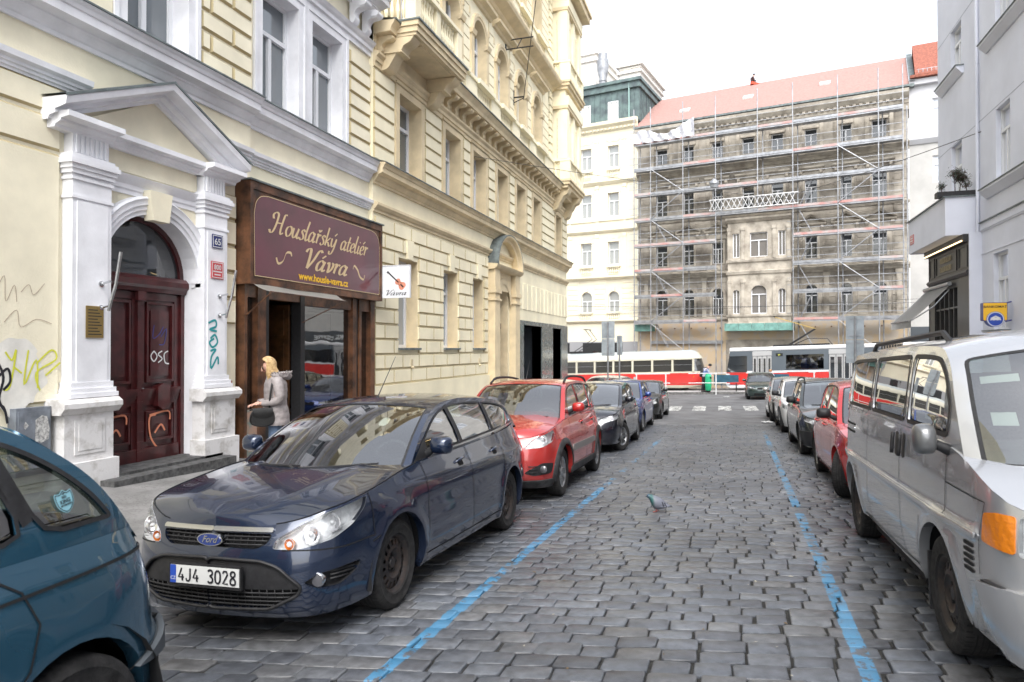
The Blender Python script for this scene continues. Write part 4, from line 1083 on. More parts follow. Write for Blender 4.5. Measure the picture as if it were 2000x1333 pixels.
hatch('small white hatchback with black mirrors between the estate and a silver car', paint('white paint', (.68, .68, .68), 0, .2), 2.1, 19.3, 'cover7', 0, L=3.8, fo=.78, wb=2.42,
      plan=[(0, 0), (.015, .28), (.07, .5), (.2, .68), (.45, .76), (.85, .79), (1.6, .80), (2.6, .80), (3.1, .79), (3.5, .75), (3.72, .6), (3.78, .4), (3.8, 0)], cant=[(1.0, .92), (1.4, 1.18), (1.75, 1.36), (2.3, 1.42), (2.9, 1.40), (3.3, 1.32), (3.55, 1.15), (3.7, .97)], pillars=[(2.1, .1), (2.9, .06)], fp=dict(doors=[1.15, 2.05, 2.9], mcol=M_BLACK))
hatch('beige silver saloon, last car of the right kerb row before the crossing', paint('silver beige paint', (.40, .39, .37), .5, .2), 2.12, 23.6, 'cover7', 0)
jc = hatch('dark green hatchback facing the camera at the junction in front of the tram stop', paint('dark green paint', (.012, .035, .032), .4, .12), 1.72, 39.6, 'cover7', 0, plan=BASE['plan'], front=dict(plate=('2A1 4471', .42)) if 0 else {})
bc = hatch('pale beige car seen from the side on the cross street, behind the parked cars', paint('pale beige paint', (.45, .43, .40), .4, .2), -5.6, 35.3, 'cover7', 0)
bc.root.rotation_euler = (.02, -.03, math.radians(80)); bc.root.location.z = gz(-5.6, 37.4)

# --- silver van cropped by the right edge
P_SILV = paint('silver paint', (.50, .51, .53), .55, .2, (.28, .27, .255))
def van():
    c = Car('parked_van', 'silver passenger van with amber indicators and a roof rack, cut off by the right edge', 'van', P_SILV, 2.10, 3.46,
        L=4.9, W=.92, fo=1.14, wb=2.96, R=.33, arch=.40, sill=.30, chin=-.03, track=.0, zf=.86, tw=.205,
        plan=[(0, 0), (.02, .35), (.07, .62), (.18, .80), (.42, .885), (1.0, .91), (1.8, .92), (3.0, .92), (4.0, .915), (4.5, .895), (4.75, .82), (4.86, .6), (4.9, .2), (4.9, 0)],
        df=[(.2, .02), (.3, -.03), (.5, -.04), (.58, -.02), (.60, .02), (.75, .03), (.9, .06), (1.1, .16)], dr=[(.2, .04), (.4, 0), (.9, 0), (1.2, .03)],
        ds=[(.2, .08), (.35, .03), (.55, 0), (.8, .0), (1.0, .01), (1.2, .03), (1.4, .05)],
        sho=[(0, .92), (.2, .98), (.45, 1.08), (.75, 1.17), (1.2, 1.22), (2.5, 1.25), (4.9, 1.27)], zr=1.27,
        hood=[(0, .93), (.2, 1.02), (.5, 1.13), (.9, 1.2)],
        cant=[(.72, 1.13), (.93, 1.42), (1.18, 1.70), (1.6, 1.79), (3.2, 1.80), (4.5, 1.78), (4.66, 1.6), (4.76, 1.24)], ia=2, idp=5,
        bow=(.34, .2), rbow=(.08, .06), crown=.10, tumble=.15, ghin=.01, pillars=[(1.98, -.02), (3.25, -.05)], pw=.10, wmargin=.07, wr=.05, winx=(1.02, 4.5), beltup=.03,
        flare=.022, crease=[(.80, .022, .014, .5, 4.75)], seatx=1.7, sideglass=[G_CAR, G_TINT, G_TINT], wst=.05)
    amb = roundp([(.895, .775), (1.0, .78), (1.13, .79), (1.11, .93), (1.0, .95), (.895, .95)], .02, 3)
    hl = roundp([(.40, .76), (.88, .77), (.88, .95), (.40, .94)], .02, 3)
    c.lower(holes=[amb, hl]); c.hoodf(0, c.s_at(1.2), 18, 12); c.greenhouse()
    for sg in (1, -1):
        m = c.mb(); panel(m, c.S, amb, (), .05, .006, 0, olip=.03, mir=(sg,)); m.build('indicator_lamp', M_AMBER, c.root, 40)
    c.lamp('headlight', hl, depth=.05, bulbs=[(.66, .86, .08, 0)])
    m = c.mb(); c.strip(m, 0, .23, .73, .92, -.0, 0); m.build('grille', M_BLACK, c.root, 40)
    # painted bumper, separate and standing proud
    m = c.mb(); B = [(0, .27), (.5, .26), (.95, .30), (1.08, .40), (1.12, .60), (.9, .615), (.5, .60), (0, .60)]
    fog = roundp([(.42, .35), (.74, .35), (.76, .46), (.42, .46)], .03, 3)
    panel(m, c.S, B, [fog], .06, .045, 0, mir=(1, -1), olip=.05, lip=.04); c.strip(m, 0, 1.1, .60, .612, .03, 1); panel(m, c.S, fog, (), .06, .01, 1, mir=(1, -1)); m.build('bumper', [P_SILV, M_BLACK], c.root, 40)
    m = c.mb()
    for sg in (1, -1):
        q = surf_off(c.S, .58, .405, .03); m.lathe([(.06, .0), (.055, -.02), (0, -.025)], (q[0], q[1] * sg, q[2]), 14, 'x', 0, cap=False)
    m.build('fog_lamp', M_LAMPW, c.root, 40)
    m = c.mb(); c.strip(m, 1.18, c.s_at(4.6), .785, .815, .014, 0, sp=.1); m.build('side_moulding', P_SILV, c.root, 40)
    # louvre behind the front corner
    m = c.mb(); t0 = c.s_at(.56)
    for k in range(5): c.strip(m, t0, t0 + .12, .60 + k * .032, .618 + k * .032, .006, 0, sp=.04)
    m.build('air_vent', [M_DARK, M_CHROME], c.root, 40); m = c.mb(); t0 = c.s_at(3.95)
    for k in range(3): c.strip(m, t0, t0 + .52, 1.03 + k * .035, 1.05 + k * .035, .006, 0 if k != 1 else 1, sp=.08)
    m.build('air_vent', [M_DARK, M_CHROME], c.root, 40)
    c.seam([(c.s_at(.98), 1.20), (c.s_at(.98), .84), (c.s_at(1.0), .80)], closed=False); c.seam([(c.s_at(1.55), .70), (c.s_at(1.56), .36), (c.s_at(2.05), .34), (c.s_at(2.05), 1.22)], closed=False)
    c.seam([(c.s_at(3.3), 1.24), (c.s_at(3.3), .34), (c.s_at(3.6), .33)], closed=False); c.seam([(c.s_at(2.05), .34), (c.s_at(3.6), .33)], closed=False)
    c.seam([(1.16, .62), (1.16, .78), (c.s_at(.42), .98), (c.s_at(.98), 1.0)], .006, closed=False)
    for sg in (1, -1):
        GT = lambda a, b, o, sg=sg: (lambda q: (q[0], q[1] * sg, q[2]))(surf_off(c.Gs, a, b, o))
        for w_ in c.wins: c.body.ribbon(w_, .03, GT, .005, 2, True)
    # handles: upright pair either side of the shut line
    m = c.mb()
    for sg in (1, -1):
        for x in (1.95, 2.16):
            m = c.mb()
            t = c.s_at(x); P = roundp([(t - .035, 1.02), (t + .035, 1.02), (t + .035, 1.19), (t - .035, 1.19)], .03, 3); panel(m, c.S, P, (), .05, .004, 0, mir=(sg,))
            m.tube([(lambda q: (q[0], q[1] * sg, q[2]))(surf_off(c.S, t, z, .03)) for z in (1.03, 1.07, 1.14, 1.18)], .013, 6, 0)
            m.build('door_handle', M_BLACK, c.root, 40)
    c.mirrors(.97, z=1.17, big=.85, col=mat('dark silver mirror', (.16, .165, .17), .3, metal=.5, coat=.6), tall=1.3, wide=.7)
    c.wheels('steel'); c.wipers([(.84, .09, .1, .06), (0, .09, -.7, .07)])
    m = c.mb()
    for sg in (1, -1):
        m.tube([(x, .66 * sg, 1.80 + (.085 if 1.75 < x < 4.1 else 0)) for x in (1.62, 1.8, 2.4, 3.0, 3.6, 4.0, 4.2)], .02, 6)
    m.build('roof_rack', M_BLACK, c.root, 50)
    m = c.mb(); s1 = c.s_at(1.42)
    m.box(1.44, 1.46, -.9, -.66, .14, .5); m.build('mud_flap', M_BLACK, c.root)
    m = c.mb(); panel(m, c.Wf, [(-.86, .70), (-.66, .70), (-.66, .76), (-.86, .76)], (), .1, -.008); panel(m, c.Wf, [(-.84, .36), (-.72, .36), (-.72, .46), (-.84, .46)], (), .1, -.008); m.build('windscreen_sticker', M_PLATE, c.root)
    c.finish(); c.split_sides()
van()
# ================================================================== facade kit
M_CREAM = mat('cream plaster', (.84, .78, .60), .88, nscale=.9, namt=.09, bump=.15, bscale=40)
M_CREAM2 = mat('pale cream plaster', (.79, .75, .62), .88, nscale=1.3, namt=.08, bump=.15, bscale=40)
M_OCHRE = mat('ochre trim', (.68, .565, .37), .85, nscale=1.7, namt=.12, bump=.1, bscale=40)
M_WHITE = mat('white stucco', (.80, .805, .835), .82, nscale=1.5, namt=.10, bump=.1, bscale=50)
M_PEDES = mat('weathered white stucco', (.66, .65, .645), .85, nscale=4, col2=(.33, .31, .28), bump=.2, bscale=30, contrast=(.30, .52))
M_GROOVE = mat('ochre joint', (.50, .42, .25), .9)
M_CREAMB = mat('yellow cream plaster', (.86, .785, .575), .88, nscale=.8, namt=.08, bump=.15, bscale=40)
M_ZINC = mat('zinc flashing', (.17, .20, .20), .5, metal=.4, nscale=4, namt=.3)
M_FRAME = mat('window frame white', (.70, .71, .73), .5)
M_CURT = mat('net curtain', (.40, .43, .45), .9, nscale=25, namt=.15)
G_WIN = glass('window glass', None, boost=.10, opaque=(.10, .12, .135))
G_WINC = glass('curtained window glass', None, boost=.06, opaque=(.33, .36, .38))
G_WIND = glass('dark window glass', None, boost=.05, opaque=(.035, .04, .045))
def TL(u, n, z): return (-8.2 + n, u, z)
def wall(mb, u0, u1, z0, z1, ops, n=0., mi=0, dep=.3, rmi=None, back=None):
    """flat wall with openings (u0,u1,z0,z1[,arch]) and their reveals"""
    rmi = mi if rmi is None else rmi
    us = sorted({u0, u1, *[q for o in ops for q in o[:2]]}); zs = sorted({z0, z1, *[q for o in ops for q in o[2:4]], *[o[3] - (o[1] - o[0]) / 2 for o in ops if len(o) > 4]})
    us = [q for q in us if u0 <= q <= u1]; zs = [q for q in zs if z0 <= q <= z1]
    for a, b in zip(us, us[1:]):
        for c, d in zip(zs, zs[1:]):
            cu, cz = (a + b) / 2, (c + d) / 2
            if not any(o[0] < cu < o[1] and o[2] < cz < o[3] for o in ops): mb.face([(a, n, c), (b, n, c), (b, n, d), (a, n, d)], mi)
    for o in ops:
        a, b, c, d = o[:4]; m = n - dep
        if len(o) > 4:
            r = (b - a) / 2; cu = (a + b) / 2; sp = d - r; N = 16
            P = [(cu - r * math.cos(PI * k / N), sp + r * math.sin(PI * k / N)) for k in range(N + 1)]
            for p, q in zip(P, P[1:]):
                mb.face([(p[0], n, p[1]), (q[0], n, q[1]), (q[0], n, d), (p[0], n, d)], mi); mb.face([(p[0], n, p[1]), (q[0], n, q[1]), (q[0], m, q[1]), (p[0], m, p[1])], rmi)
        else: sp = d; mb.face([(a, n, d), (b, n, d), (b, m, d), (a, m, d)], rmi)
        mb.face([(a, n, c), (a, n, sp), (a, m, sp), (a, m, c)], rmi); mb.face([(b, n, c), (b, n, sp), (b, m, sp), (b, m, c)], rmi)
        mb.face([(a, n, c), (b, n, c), (b, m, c), (a, m, c)], rmi)
def stones(mb, u0, u1, z0, z1, ch, L, ops, n0, n1, c=.018, g=.012, mi=0, off=0, jit=0, smi=None):
    """rusticated courses, kept clear of the openings"""
    k = 0; nc = max(1, round((z1 - z0) / ch)); ch = (z1 - z0) / nc
    for r in range(nc):
        a, b = z0 + r * ch, z0 + (r + 1) * ch; iv = [(u0, u1)]
        for o in ops:
            if o[2] < b - .01 and o[3] > a + .01:
                nv = []
                for s_, e in iv:
                    if o[1] <= s_ or o[0] >= e: nv.append((s_, e)); continue
                    if o[0] > s_: nv.append((s_, o[0]))
                    if o[1] < e: nv.append((o[1], e))
                iv = nv
        for s_, e in iv:
            if L is None: mb.stone(s_, e, n0, n1, a + g, b - g, c, mi, smi); continue
            x = u0 + (L / 2 if (r + off) % 2 else 0)
            while x > s_: x -= L
            while x < e:
                p, q = max(x, s_), min(x + L, e)
                if q - p > .12: mb.stone(p + g * .4, q - g * .4, n0, n1, a + g, b - g, c, mi, smi)
                elif q > p: mb.stone(p, q, n0, n1, a + g, b - g, c * .3, mi)
                x += L
def window(th, T, u0, u1, z0, z1, n, kind='cas', fm=None, gm=None, arch=False, fw=.07, tr=.68, sill=None, name='window'):
    m = MB(T); a, b, c, d = u0, u1, z0, z1; n0, n1 = n - .07, n
    m.box(a, a + fw, n0, n1, c, d); m.box(b - fw, b, n0, n1, c, d); m.box(a + fw, b - fw, n0, n1, c, c + fw); m.box(a + fw, b - fw, n0, n1 + .002, d - fw, d)
    if kind in ('cas', 'T'):
        t = c + (d - c) * tr; m.box(a + fw, b - fw, n0, n1 + .025, t - fw * .55, t + fw * .55)
        m.box((a + b) / 2 - fw * .6, (a + b) / 2 + fw * .6, n0, n1 + .018, c + fw, t - fw * .55)
    if kind == 'mid': m.box((a + b) / 2 - fw * .5, (a + b) / 2 + fw * .5, n0, n1 + .01, c + fw, d - fw)
    w_ = th.part(m, name, fm or M_FRAME)
    m = MB(T); m.face([(a, n - .045, c), (b, n - .045, c), (b, n - .045, d), (a, n - .045, d)]); th.part(m, 'pane', gm or G_WIN, w_)
    if sill:
        m = MB(T); m.box(a - .06, b + .06, n - .02, n + sill, c - .06, c - .005); th.part(m, 'sill', M_ZINC, w_)
    return w_
def cyma(n0, z0, n1, z1, k=8):
    """cornice profile bottom to top, stepping outwards"""
    h = z1 - z0; d = n1 - n0
    P = [(n0, z0), (n0 + d * .12, z0), (n0 + d * .12, z0 + h * .12), (n0 + d * .2, z0 + h * .15), (n0 + d * .34, z0 + h * .32), (n0 + d * .4, z0 + h * .36), (n0 + d * .4, z0 + h * .42), (n0 + d * .75, z0 + h * .5), (n0 + d * .78, z0 + h * .5), (n0 + d * .78, z0 + h * .74), (n0 + d * .84, z0 + h * .76), (n0 + d * .9, z0 + h * .86), (n1, z0 + h * .93), (n1, z1), (n0, z1 + .03)]
    return P
def bracket(mb, u, w_, n0, n1, z0, z1, mi=0):
    """scrolled console"""
    h = z1 - z0; d = n1 - n0
    P = sm([(n0, z0), (n0 + d * .22, z0 + h * .02), (n0 + d * .36, z0 + h * .2), (n0 + d * .3, z0 + h * .42), (n0 + d * .5, z0 + h * .62), (n0 + d * .9, z0 + h * .66), (n0 + d, z0 + h * .84), (n0 + d * .86, z1)], 3) + [(n0, z1)]
    mb.prism(P, u - w_ / 2, u + w_ / 2, 'nzu', mi)
    P2 = sm([(n0 + d * .62, z0 + h * .70), (n0 + d * .98, z0 + h * .72), (n0 + d * 1.05, z0 + h * .88), (n0 + d * .8, z0 + h * .96), (n0 + d * .6, z0 + h * .85)], 3, True)
    mb.prism(P2, u - w_ * .62, u + w_ * .62, 'nzu', mi)
def baluster(mb, u, n, z0, h, mi=0, r=.055):
    mb.lathe([(r * .9, z0), (r * .9, z0 + h * .08), (r * .45, z0 + h * .14), (r, z0 + h * .36), (r * .5, z0 + h * .62), (r * .42, z0 + h * .78), (r * .8, z0 + h * .86), (r * .8, z0 + h)], (u, n, 0), 8, 'z', mi, False)

# ------------------------------------------------------------------ building with the portal (white trim)
def building_white():
    th = Thing('apartment_building', 'cream building with bright white window surrounds and a white pedimented doorway', 'building', (-8.2, 5, -.2))
    W = [(7.62, 8.78, 6.16, 8.45), (10.66, 11.78, 6.16, 8.45), (12.25, 13.4, 6.16, 8.45), (4.0, 5.2, 6.16, 8.45), (.8, 2.0, 6.16, 8.45)]
    DO = (7.25, 9.0, -.6, 3.62, 1); SH = (10.02, 14.45, -.8, 2.9)
    m = MB(TL)
    wall(m, -12, 10.3, -1.2, 9.6, [W[0], W[3], W[4], DO, (9.93, 10.3, -.8, 2.9)], 0, 0, .38, 2)
    wall(m, 10.3, 14.66, -1.2, 9.6, [W[1], W[2], (10.3, 14.45, -.8, 2.9)], -.06, 0, .34, 2)
    m.face([(10.3, 0, 0), (10.3, -.06, 0), (10.3, -.06, 9.6), (10.3, 0, 9.6)])
    # upper storeys (out of the frame, but reflected and shading the street)
    wall(m, -12, 14.66, 10.1, 19, [(u, u + 1.2, z, z + 2.2) for u in (.8, 4, 7.6, 10.7, 12.9) for z in (10.9, 15.0)], 0, 0, .2)
    m.box(-12, 14.66, -11, -.4, 18.9, 19); m.box(-12.1, -12, -11, 0, -2, 19); m.box(14.5, 14.6, -11, -.45, 3, 19)
    # plaster bands of the ground floor
    for z0, z1 in ((.95, 4.12), (4.16, 4.58), (4.62, 4.97)):
        m.stone(-12, 6.62, 0, .035, z0, z1, .03, 0, 1)
    stones(m, 6.62, 10.3, 6.2, 8.5, .345, 1.06, [(7.4, 9.05, 6, 8.5)], 0, .045, .034, .012, 0, 0, 0, 1)
    stones(m, -12, 6.62, 6.2, 8.5, .345, 1.06, [(3.8, 5.45, 6, 8.5), (.6, 2.25, 6, 8.5)], 0, .045, .034, .012, 0, 0, 0, 1)
    stones(m, 11.96, 12.12, 6.2, 8.5, .345, None, [], -.06, -.015, .02, .012, smi=1)
    stones(m, 13.72, 14.66, 6.2, 8.5, .345, None, [], -.06, -.01, .034, .012, smi=1)
    stones(m, 9.55, 9.9, 2.05, 4.3, .41, None, [], 0, .05, .03, .012, smi=1)
    th.part(m, 'wall', [M_CREAM, M_GROOVE, M_WHITE])
    # mouldings
    m = MB(TL)
    m.mold(cyma(0, 5.62, .34, 6.1), -12, 10.25); m.mold(cyma(-.06, 5.62, .26, 6.1), 10.25, 14.62)
    th.part(m, 'cornice', M_WHITE)
    m = MB(TL); m.face([(-12, .36, 6.115), (10.25, .36, 6.115), (10.25, 0, 6.2), (-12, 0, 6.2)]); m.box(-12, 10.27, .34, .36, 6.09, 6.115); m.face([(10.27, .28, 6.115), (14.6, .28, 6.115), (14.6, -.06, 6.19), (10.27, -.06, 6.19)]); m.box(10.27, 14.6, .26, .28, 6.09, 6.115)
    th.part(m, 'flashing', M_ZINC)
    m = MB(TL)
    prof = [(0, 4.97), (.03, 4.97), (.03, 5.0), (.055, 5.01), (.055, 5.045), (.08, 5.055), (.08, 5.09), (.13, 5.12), (.14, 5.19), (0, 5.2)]
    m.mold(prof, -12, 7.0); m.mold(prof, 9.6, 10.25); m.mold([(n - .06, z) for n, z in prof], 10.25, 14.66)
    th.part(m, 'string_course', M_WHITE)
    for a, b, c, d in W:      # window surrounds
        m = MB(TL)
        n0 = 0 if a < 10 else -.06
        e = .2
        m.box(a - e, a, n0, n0 + .035, 6.2, d + e); m.box(b, b + e, n0, n0 + .035, 6.2, d + e); m.box(a, b, n0, n0 + .035, d, d + e)
        m.box(a - e - .04, a - e + .04, n0, n0 + .06, 6.2, d + e + .04); m.box(b + e - .04, b + e + .04, n0, n0 + .06, 6.2, d + e + .04); m.box(a - e + .04, b + e - .04, n0, n0 + .06, d + e - .04, d + e + .04)
        th.part(m, 'window_surround', M_WHITE)
    m = MB(TL)
    pr = [(0, 8.66), (.05, 8.66), (.05, 8.76), (.1, 8.78), (.1, 8.86), (.15, 8.9), (.2, 8.96), (0, 9.0)]
    m.mold([(n - .06, z) for n, z in pr], 10.3, 14.66); m.mold(pr, -12, 10.3)
    th.part(m, 'architrave', M_WHITE)
    m = MB(TL); m.mold(cyma(0, 9.5, .62, 10.05), -12, 14.66)
    for u in (13.75, 14.3): bracket(m, u, .2, 0, .42, 9.02, 9.55)
    for u in (2.5, 3.1, 6.0, 6.6, 9.4, 10.0): bracket(m, u, .2, 0, .42, 9.02, 9.55)
    th.part(m, 'cornice', M_WHITE)
    for k, (a, b, c, d) in enumerate(W):
        n0 = -.34 if a < 10 else -.36
        window(th, TL, a, b, 6.22, d, n0 + .05, fw=.075, tr=.66, gm=G_WIN)
    # ---- portal
    m = MB(TL)
    def pier(a, b, n1, z0, z1, mi=0): m.box(a, b, 0, n1, z0, z1, mi)
    for a, b in ((6.66, 7.24), (8.98, 9.5)):
        pier(a, b, .18, 1.02, 3.82)
        m.box(a + .06, b - .06, .18, .195, 1.1, 3.55)
        for z0, z1, e in ((1.0, 1.06, .07), (1.06, 1.12, .05), (1.12, 1.2, .025), (3.58, 3.62, .02), (3.82, 3.86, .02), (3.9, 3.96, .03), (3.96, 4.02, .05), (4.02, 4.08, .08), (4.08, 4.12, .06), (4.12, 4.16, .03)): m.box(a - e, b + e, 0, .18 + e, z0, z1)
        m.box(a, b, 0, .17, 3.86, 3.9)
        m.box(a + .02, b - .02, 0, .15, 4.16, 4.44)
        for k in range(7):
            u = a + .08 + (b - a - .16) * k / 6; m.box(u - .018, u + .018, .15, .172, 4.18, 4.42)
    # capital-level entablature between the piers
    pr = [(0, 3.84), (.02, 3.84), (.02, 3.9), (.04, 3.92), (.04, 3.98), (.09, 4.04), (.12, 4.1), (0, 4.14)]
    m.mold(pr, 7.24, 8.98)
    # pediment
    base = [(0, 4.42), (.16, 4.42), (.18, 4.46), (.26, 4.49), (.27, 4.52), (.40, 4.54), (.40, 4.61), (0, 4.62)]
    m.mold([(n * .6, z) for n, z in base], 7.2, 9.0)
    m.mold(base, 6.42, 7.26); m.mold(base, 8.94, 9.72)
    ap = 8.08; zt = 5.56; zb = 4.62
    for sg, ue in ((-1, 6.36), (1, 9.78)):
        cs = [(0, 0), (.12, 0), (.15, .05), (.24, .07), (.24, .12), (.42, .16), (.44, .25), (.42, .27), (0, .28)]
        A = [m.P(ue, n, zb - .12 + z) for n, z in cs]; B = [m.P(ap, n, zt - .28 + z) for n, z in cs]
        for k in range(len(cs) - 1): m.fi([A[k], A[k + 1], B[k + 1], B[k]])
        m.fi(A); 
    th.part(m, 'doorway_surround', M_WHITE, smooth=30)
    m = MB(TL)
    for sg, ue in ((-1, 6.34), (1, 9.8)):
        m.face([(ue, .45, zb + .165), (ap, .45, zt + .005), (ap, 0, zt + .03), (ue, 0, zb + .19)]); m.face([(ue, .45, zb + .165), (ap, .45, zt + .005), (ap, .45, zt - .03), (ue, .45, zb + .13)])
    th.part(m, 'flashing', M_ZINC)
    m = MB(TL); m.prism([(6.8, 4.62), (9.35, 4.62), (ap, 5.3)], 0.0, .05, 'uzn'); m.box(7.24, 8.98, .0, .02, 4.15, 4.42)
    m.prism([(7.97, 3.52), (8.27, 3.52), (8.33, 3.95), (7.91, 3.95)], 0, .17, 'uzn')
    th.part(m, 'tympanum', M_CREAM)
    # archivolt
    m = MB(TL); cu, sp, r = 8.125, 2.745, .875; N = 24
    prf = [(0, 0), (0, .05), (.06, .05), (.07, .075), (.13, .075), (.14, .1), (.2, .1), (.23, .12), (.26, .09), (.27, 0)]
    R_ = []
    for k in range(N + 1):
        a = PI * k / N; R_.append([m.P(cu - (r + d) * math.cos(a), n, sp + (r + d) * math.sin(a)) for d, n in prf])
    for k in range(N):
        for j in range(len(prf) - 1): m.fi([R_[k][j], R_[k][j + 1], R_[k + 1][j + 1], R_[k + 1][j]])
    for a, b in ((6.98, 7.25), (9.0, 9.2)):
        m.box(a, b, 0, .06, .1, 2.62); m.box(a - .02, b + .0, -.1, .1, 2.62, 2.68); m.box(a - .03, b, -.1, .12, 2.68, 2.745)
    th.part(m, 'archivolt', M_WHITE, smooth=35)
    # pedestals
    for a, b, n1 in ((6.5, 7.22, .26), (8.93, 9.62, .25)):
        zg = -.5; m = MB(TL)
        m.box(a, b, 0, n1, zg, .92); m.box(a - .05, b + .05, 0, n1 + .05, zg, .18)
        m.mold([(0, .80), (n1 + .02, .80), (n1 + .06, .85), (n1 + .09, .88), (n1 + .09, .94), (n1 + .02, .99), (0, 1.0)], a - .07, b + .07)
        m.box(a + .14, b - .14, n1, n1 + .012, .28, .72); 
        m.box(a + .19, b - .19, n1 + .012, n1 + .02, .33, .67)
        th.part(m, 'pedestal', M_PEDES)
    # double door
    dm = mat('oxblood door paint', (.065, .011, .012), .35, coat=.3, nscale=5, namt=.3)
    n0 = -.3
    m = MB(TL); m.box(7.25, 9.0, n0 - .02, n0 + .08, 2.62, 2.72); m.mold([(n0, 2.5), (n0 + .1, 2.5), (n0 + .12, 2.56), (n0 + .16, 2.6), (n0 + .16, 2.68), (n0 + .1, 2.74), (n0, 2.76)], 7.25, 9.0)
    m.box(7.25, 7.32, n0 - .02, n0 + .07, -.2, 2.5); m.box(8.93, 9.0, n0 - .02, n0 + .07, -.2, 2.5)
    N = 20
    P = [(cu - .875 * math.cos(PI * k / N), 2.745 + .875 * math.sin(PI * k / N)) for k in range(N + 1)]; Q = [(cu - .80 * math.cos(PI * k / N), 2.745 + .80 * math.sin(PI * k / N)) for k in range(N + 1)]
    for k in range(N):
        m.face([(*P[k][:1], n0 + .05, P[k][1]), (P[k + 1][0], n0 + .05, P[k + 1][1]), (Q[k + 1][0], n0 + .05, Q[k + 1][1]), (Q[k][0], n0 + .05, Q[k][1])])
        m.face([(Q[k][0], n0 + .05, Q[k][1]), (Q[k + 1][0], n0 + .05, Q[k + 1][1]), (Q[k + 1][0], n0 - .03, Q[k + 1][1]), (Q[k][0], n0 - .03, Q[k][1])])
    fr = th.part(m, 'door_frame', dm)
    m = MB(TL); m.face([(7.25, n0, 2.72), (9.0, n0, 2.72), (9.0, n0, 3.7), (7.25, n0, 3.7)]); th.part(m, 'fanlight', G_WIND, fr)
    for a, b in ((7.32, 8.11), (8.14, 8.93)):
        m = MB(TL); m.box(a, b, n0 - .03, n0, -.12, 2.5)
        fr_ = lambda x0, x1, z0, z1, w_, d0, d1: (m.box(x0, x0 + w_, n0 + d0, n0 + d1, z0, z1), m.box(x1 - w_, x1, n0 + d0, n0 + d1, z0, z1), m.box(x0 + w_, x1 - w_, n0 + d0, n0 + d1, z0, z0 + w_), m.box(x0 + w_, x1 - w_, n0 + d0, n0 + d1, z1 - w_, z1))
        fr_(a, b, -.1, 2.48, .1, 0, .03); fr_(a + .13, b - .13, 1.12, 2.35, .035, 0, .05); m.box(a + .22, b - .22, n0, n0 + .03, 1.22, 2.22)
        for k in range(5): m.box(a + .05 - .008 * k, b - .05 + .008 * k, n0, n0 + .035 + .012 * k, .78 + .05 * k, .83 + .05 * k)
        m.prism([(a + .28, 1.06), (a + .395, 1.1), (a + .51, 1.06), (a + .51, .76), (a + .395, .68), (a + .28, .76)], n0, n0 + .125, 'uzn')
        fr_(a + .13, b - .13, .22, .68, .035, 0, .045); m.box(a + .22, b - .22, n0, n0 + .025, .3, .6); m.box(a + .03, b - .03, n0, n0 + .06, -.1, .13)
        lf = th.part(m, 'door', dm)
        if a > 8: 
            m = MB(TL); m.lathe([(.0, .06), (.022, .06), (.028, .045), (.01, .03), (.01, 0)], (a + .06, n0, 1.02), 10, 'y'); m.box(a + .045, a + .075, n0, n0 + .012, .95, 1.08); th.part(m, 'door_knob', M_CHROME, lf)
    m = MB(TL); m.box(8.08, 8.17, n0, n0 + .07, -.1, 2.5)
    for k in range(16): m.box(8.07, 8.18, n0 + .07, n0 + .078, .05 + k * .15, .09 + k * .15)
    m.box(8.05, 8.2, n0, n0 + .11, 2.36, 2.5); th.part(m, 'door_astragal', dm, fr)
    m = MB(TL); m.box(6.98, 9.3, -.3, .55, -.5, -.1); m.box(7.02, 9.28, -.34, .3, -.3, -.06); th.part(m, 'doorstep', mat('dark granite', (.09, .09, .09), .8, nscale=12, namt=.4, bump=.3))
    # graffiti on the wall and the door
    T2 = lambda n0: (lambda a, b, o: (a, n0 + o, b))
    g = MB(TL)
    yl = [[(5.92, 1.60), (6.0, 1.5), (6.05, 1.62), (5.98, 1.2), (5.9, 1.15)], [(6.02, 1.42), (6.12, 1.34)], [(6.2, 1.62), (6.15, 1.2), (6.3, 1.5), (6.32, 1.15)], [(6.3, 1.45), (6.5, 1.62), (6.56, 1.5), (6.3, 1.34), (6.35, 1.12)], [(6.42, 1.3), (6.62, 1.46)]]
    for q in yl: g.ribbon(sm(q, 5), .022, T2(.036), .003, 0)
    for q in ([(5.82, 1.5), (5.9, 1.3), (5.85, 1.05), (5.92, .9)], [(5.85, 1.32), (5.95, 1.4), (5.98, 1.25), (5.9, 1.15)], [(5.75, 1.0), (5.9, .95), (5.95, .75)]): g.ribbon(sm(q, 5), .03, T2(.036), .003, 1)
    rr = random.Random(9)
    P = [(5.82 + .42 * math.cos(a) * rr.uniform(.8, 1.1) + .2, 1.32 + .48 * math.sin(a) * rr.uniform(.8, 1.1)) for a in [2 * PI * k / 22 for k in range(22)]]
    g.fi([g.P(a, .0358, b) for a, b in sm(P, 3, True)], 2)
    for q in ([(5.8, 2.3), (5.9, 2.5), (5.92, 2.2), (6.02, 2.4), (6.05, 2.2)], [(6.1, 2.32), (6.2, 2.42), (6.26, 2.3), (6.4, 2.45)], [(5.9, 1.95), (6.05, 2.1), (6.1, 1.9), (6.3, 2.0), (6.5, 1.95)]): g.ribbon(sm(q, 5), .008, T2(.036), .003, 3)
    th.part(g, 'graffiti', [mat('yellow spray', (.6, .62, .05), .6), M_INK, mat('off-white overpaint', (.74, .72, .66), .85, nscale=4, namt=.1), mat('faded brown marker', (.42, .33, .25), .8)])
    g = MB(TL)
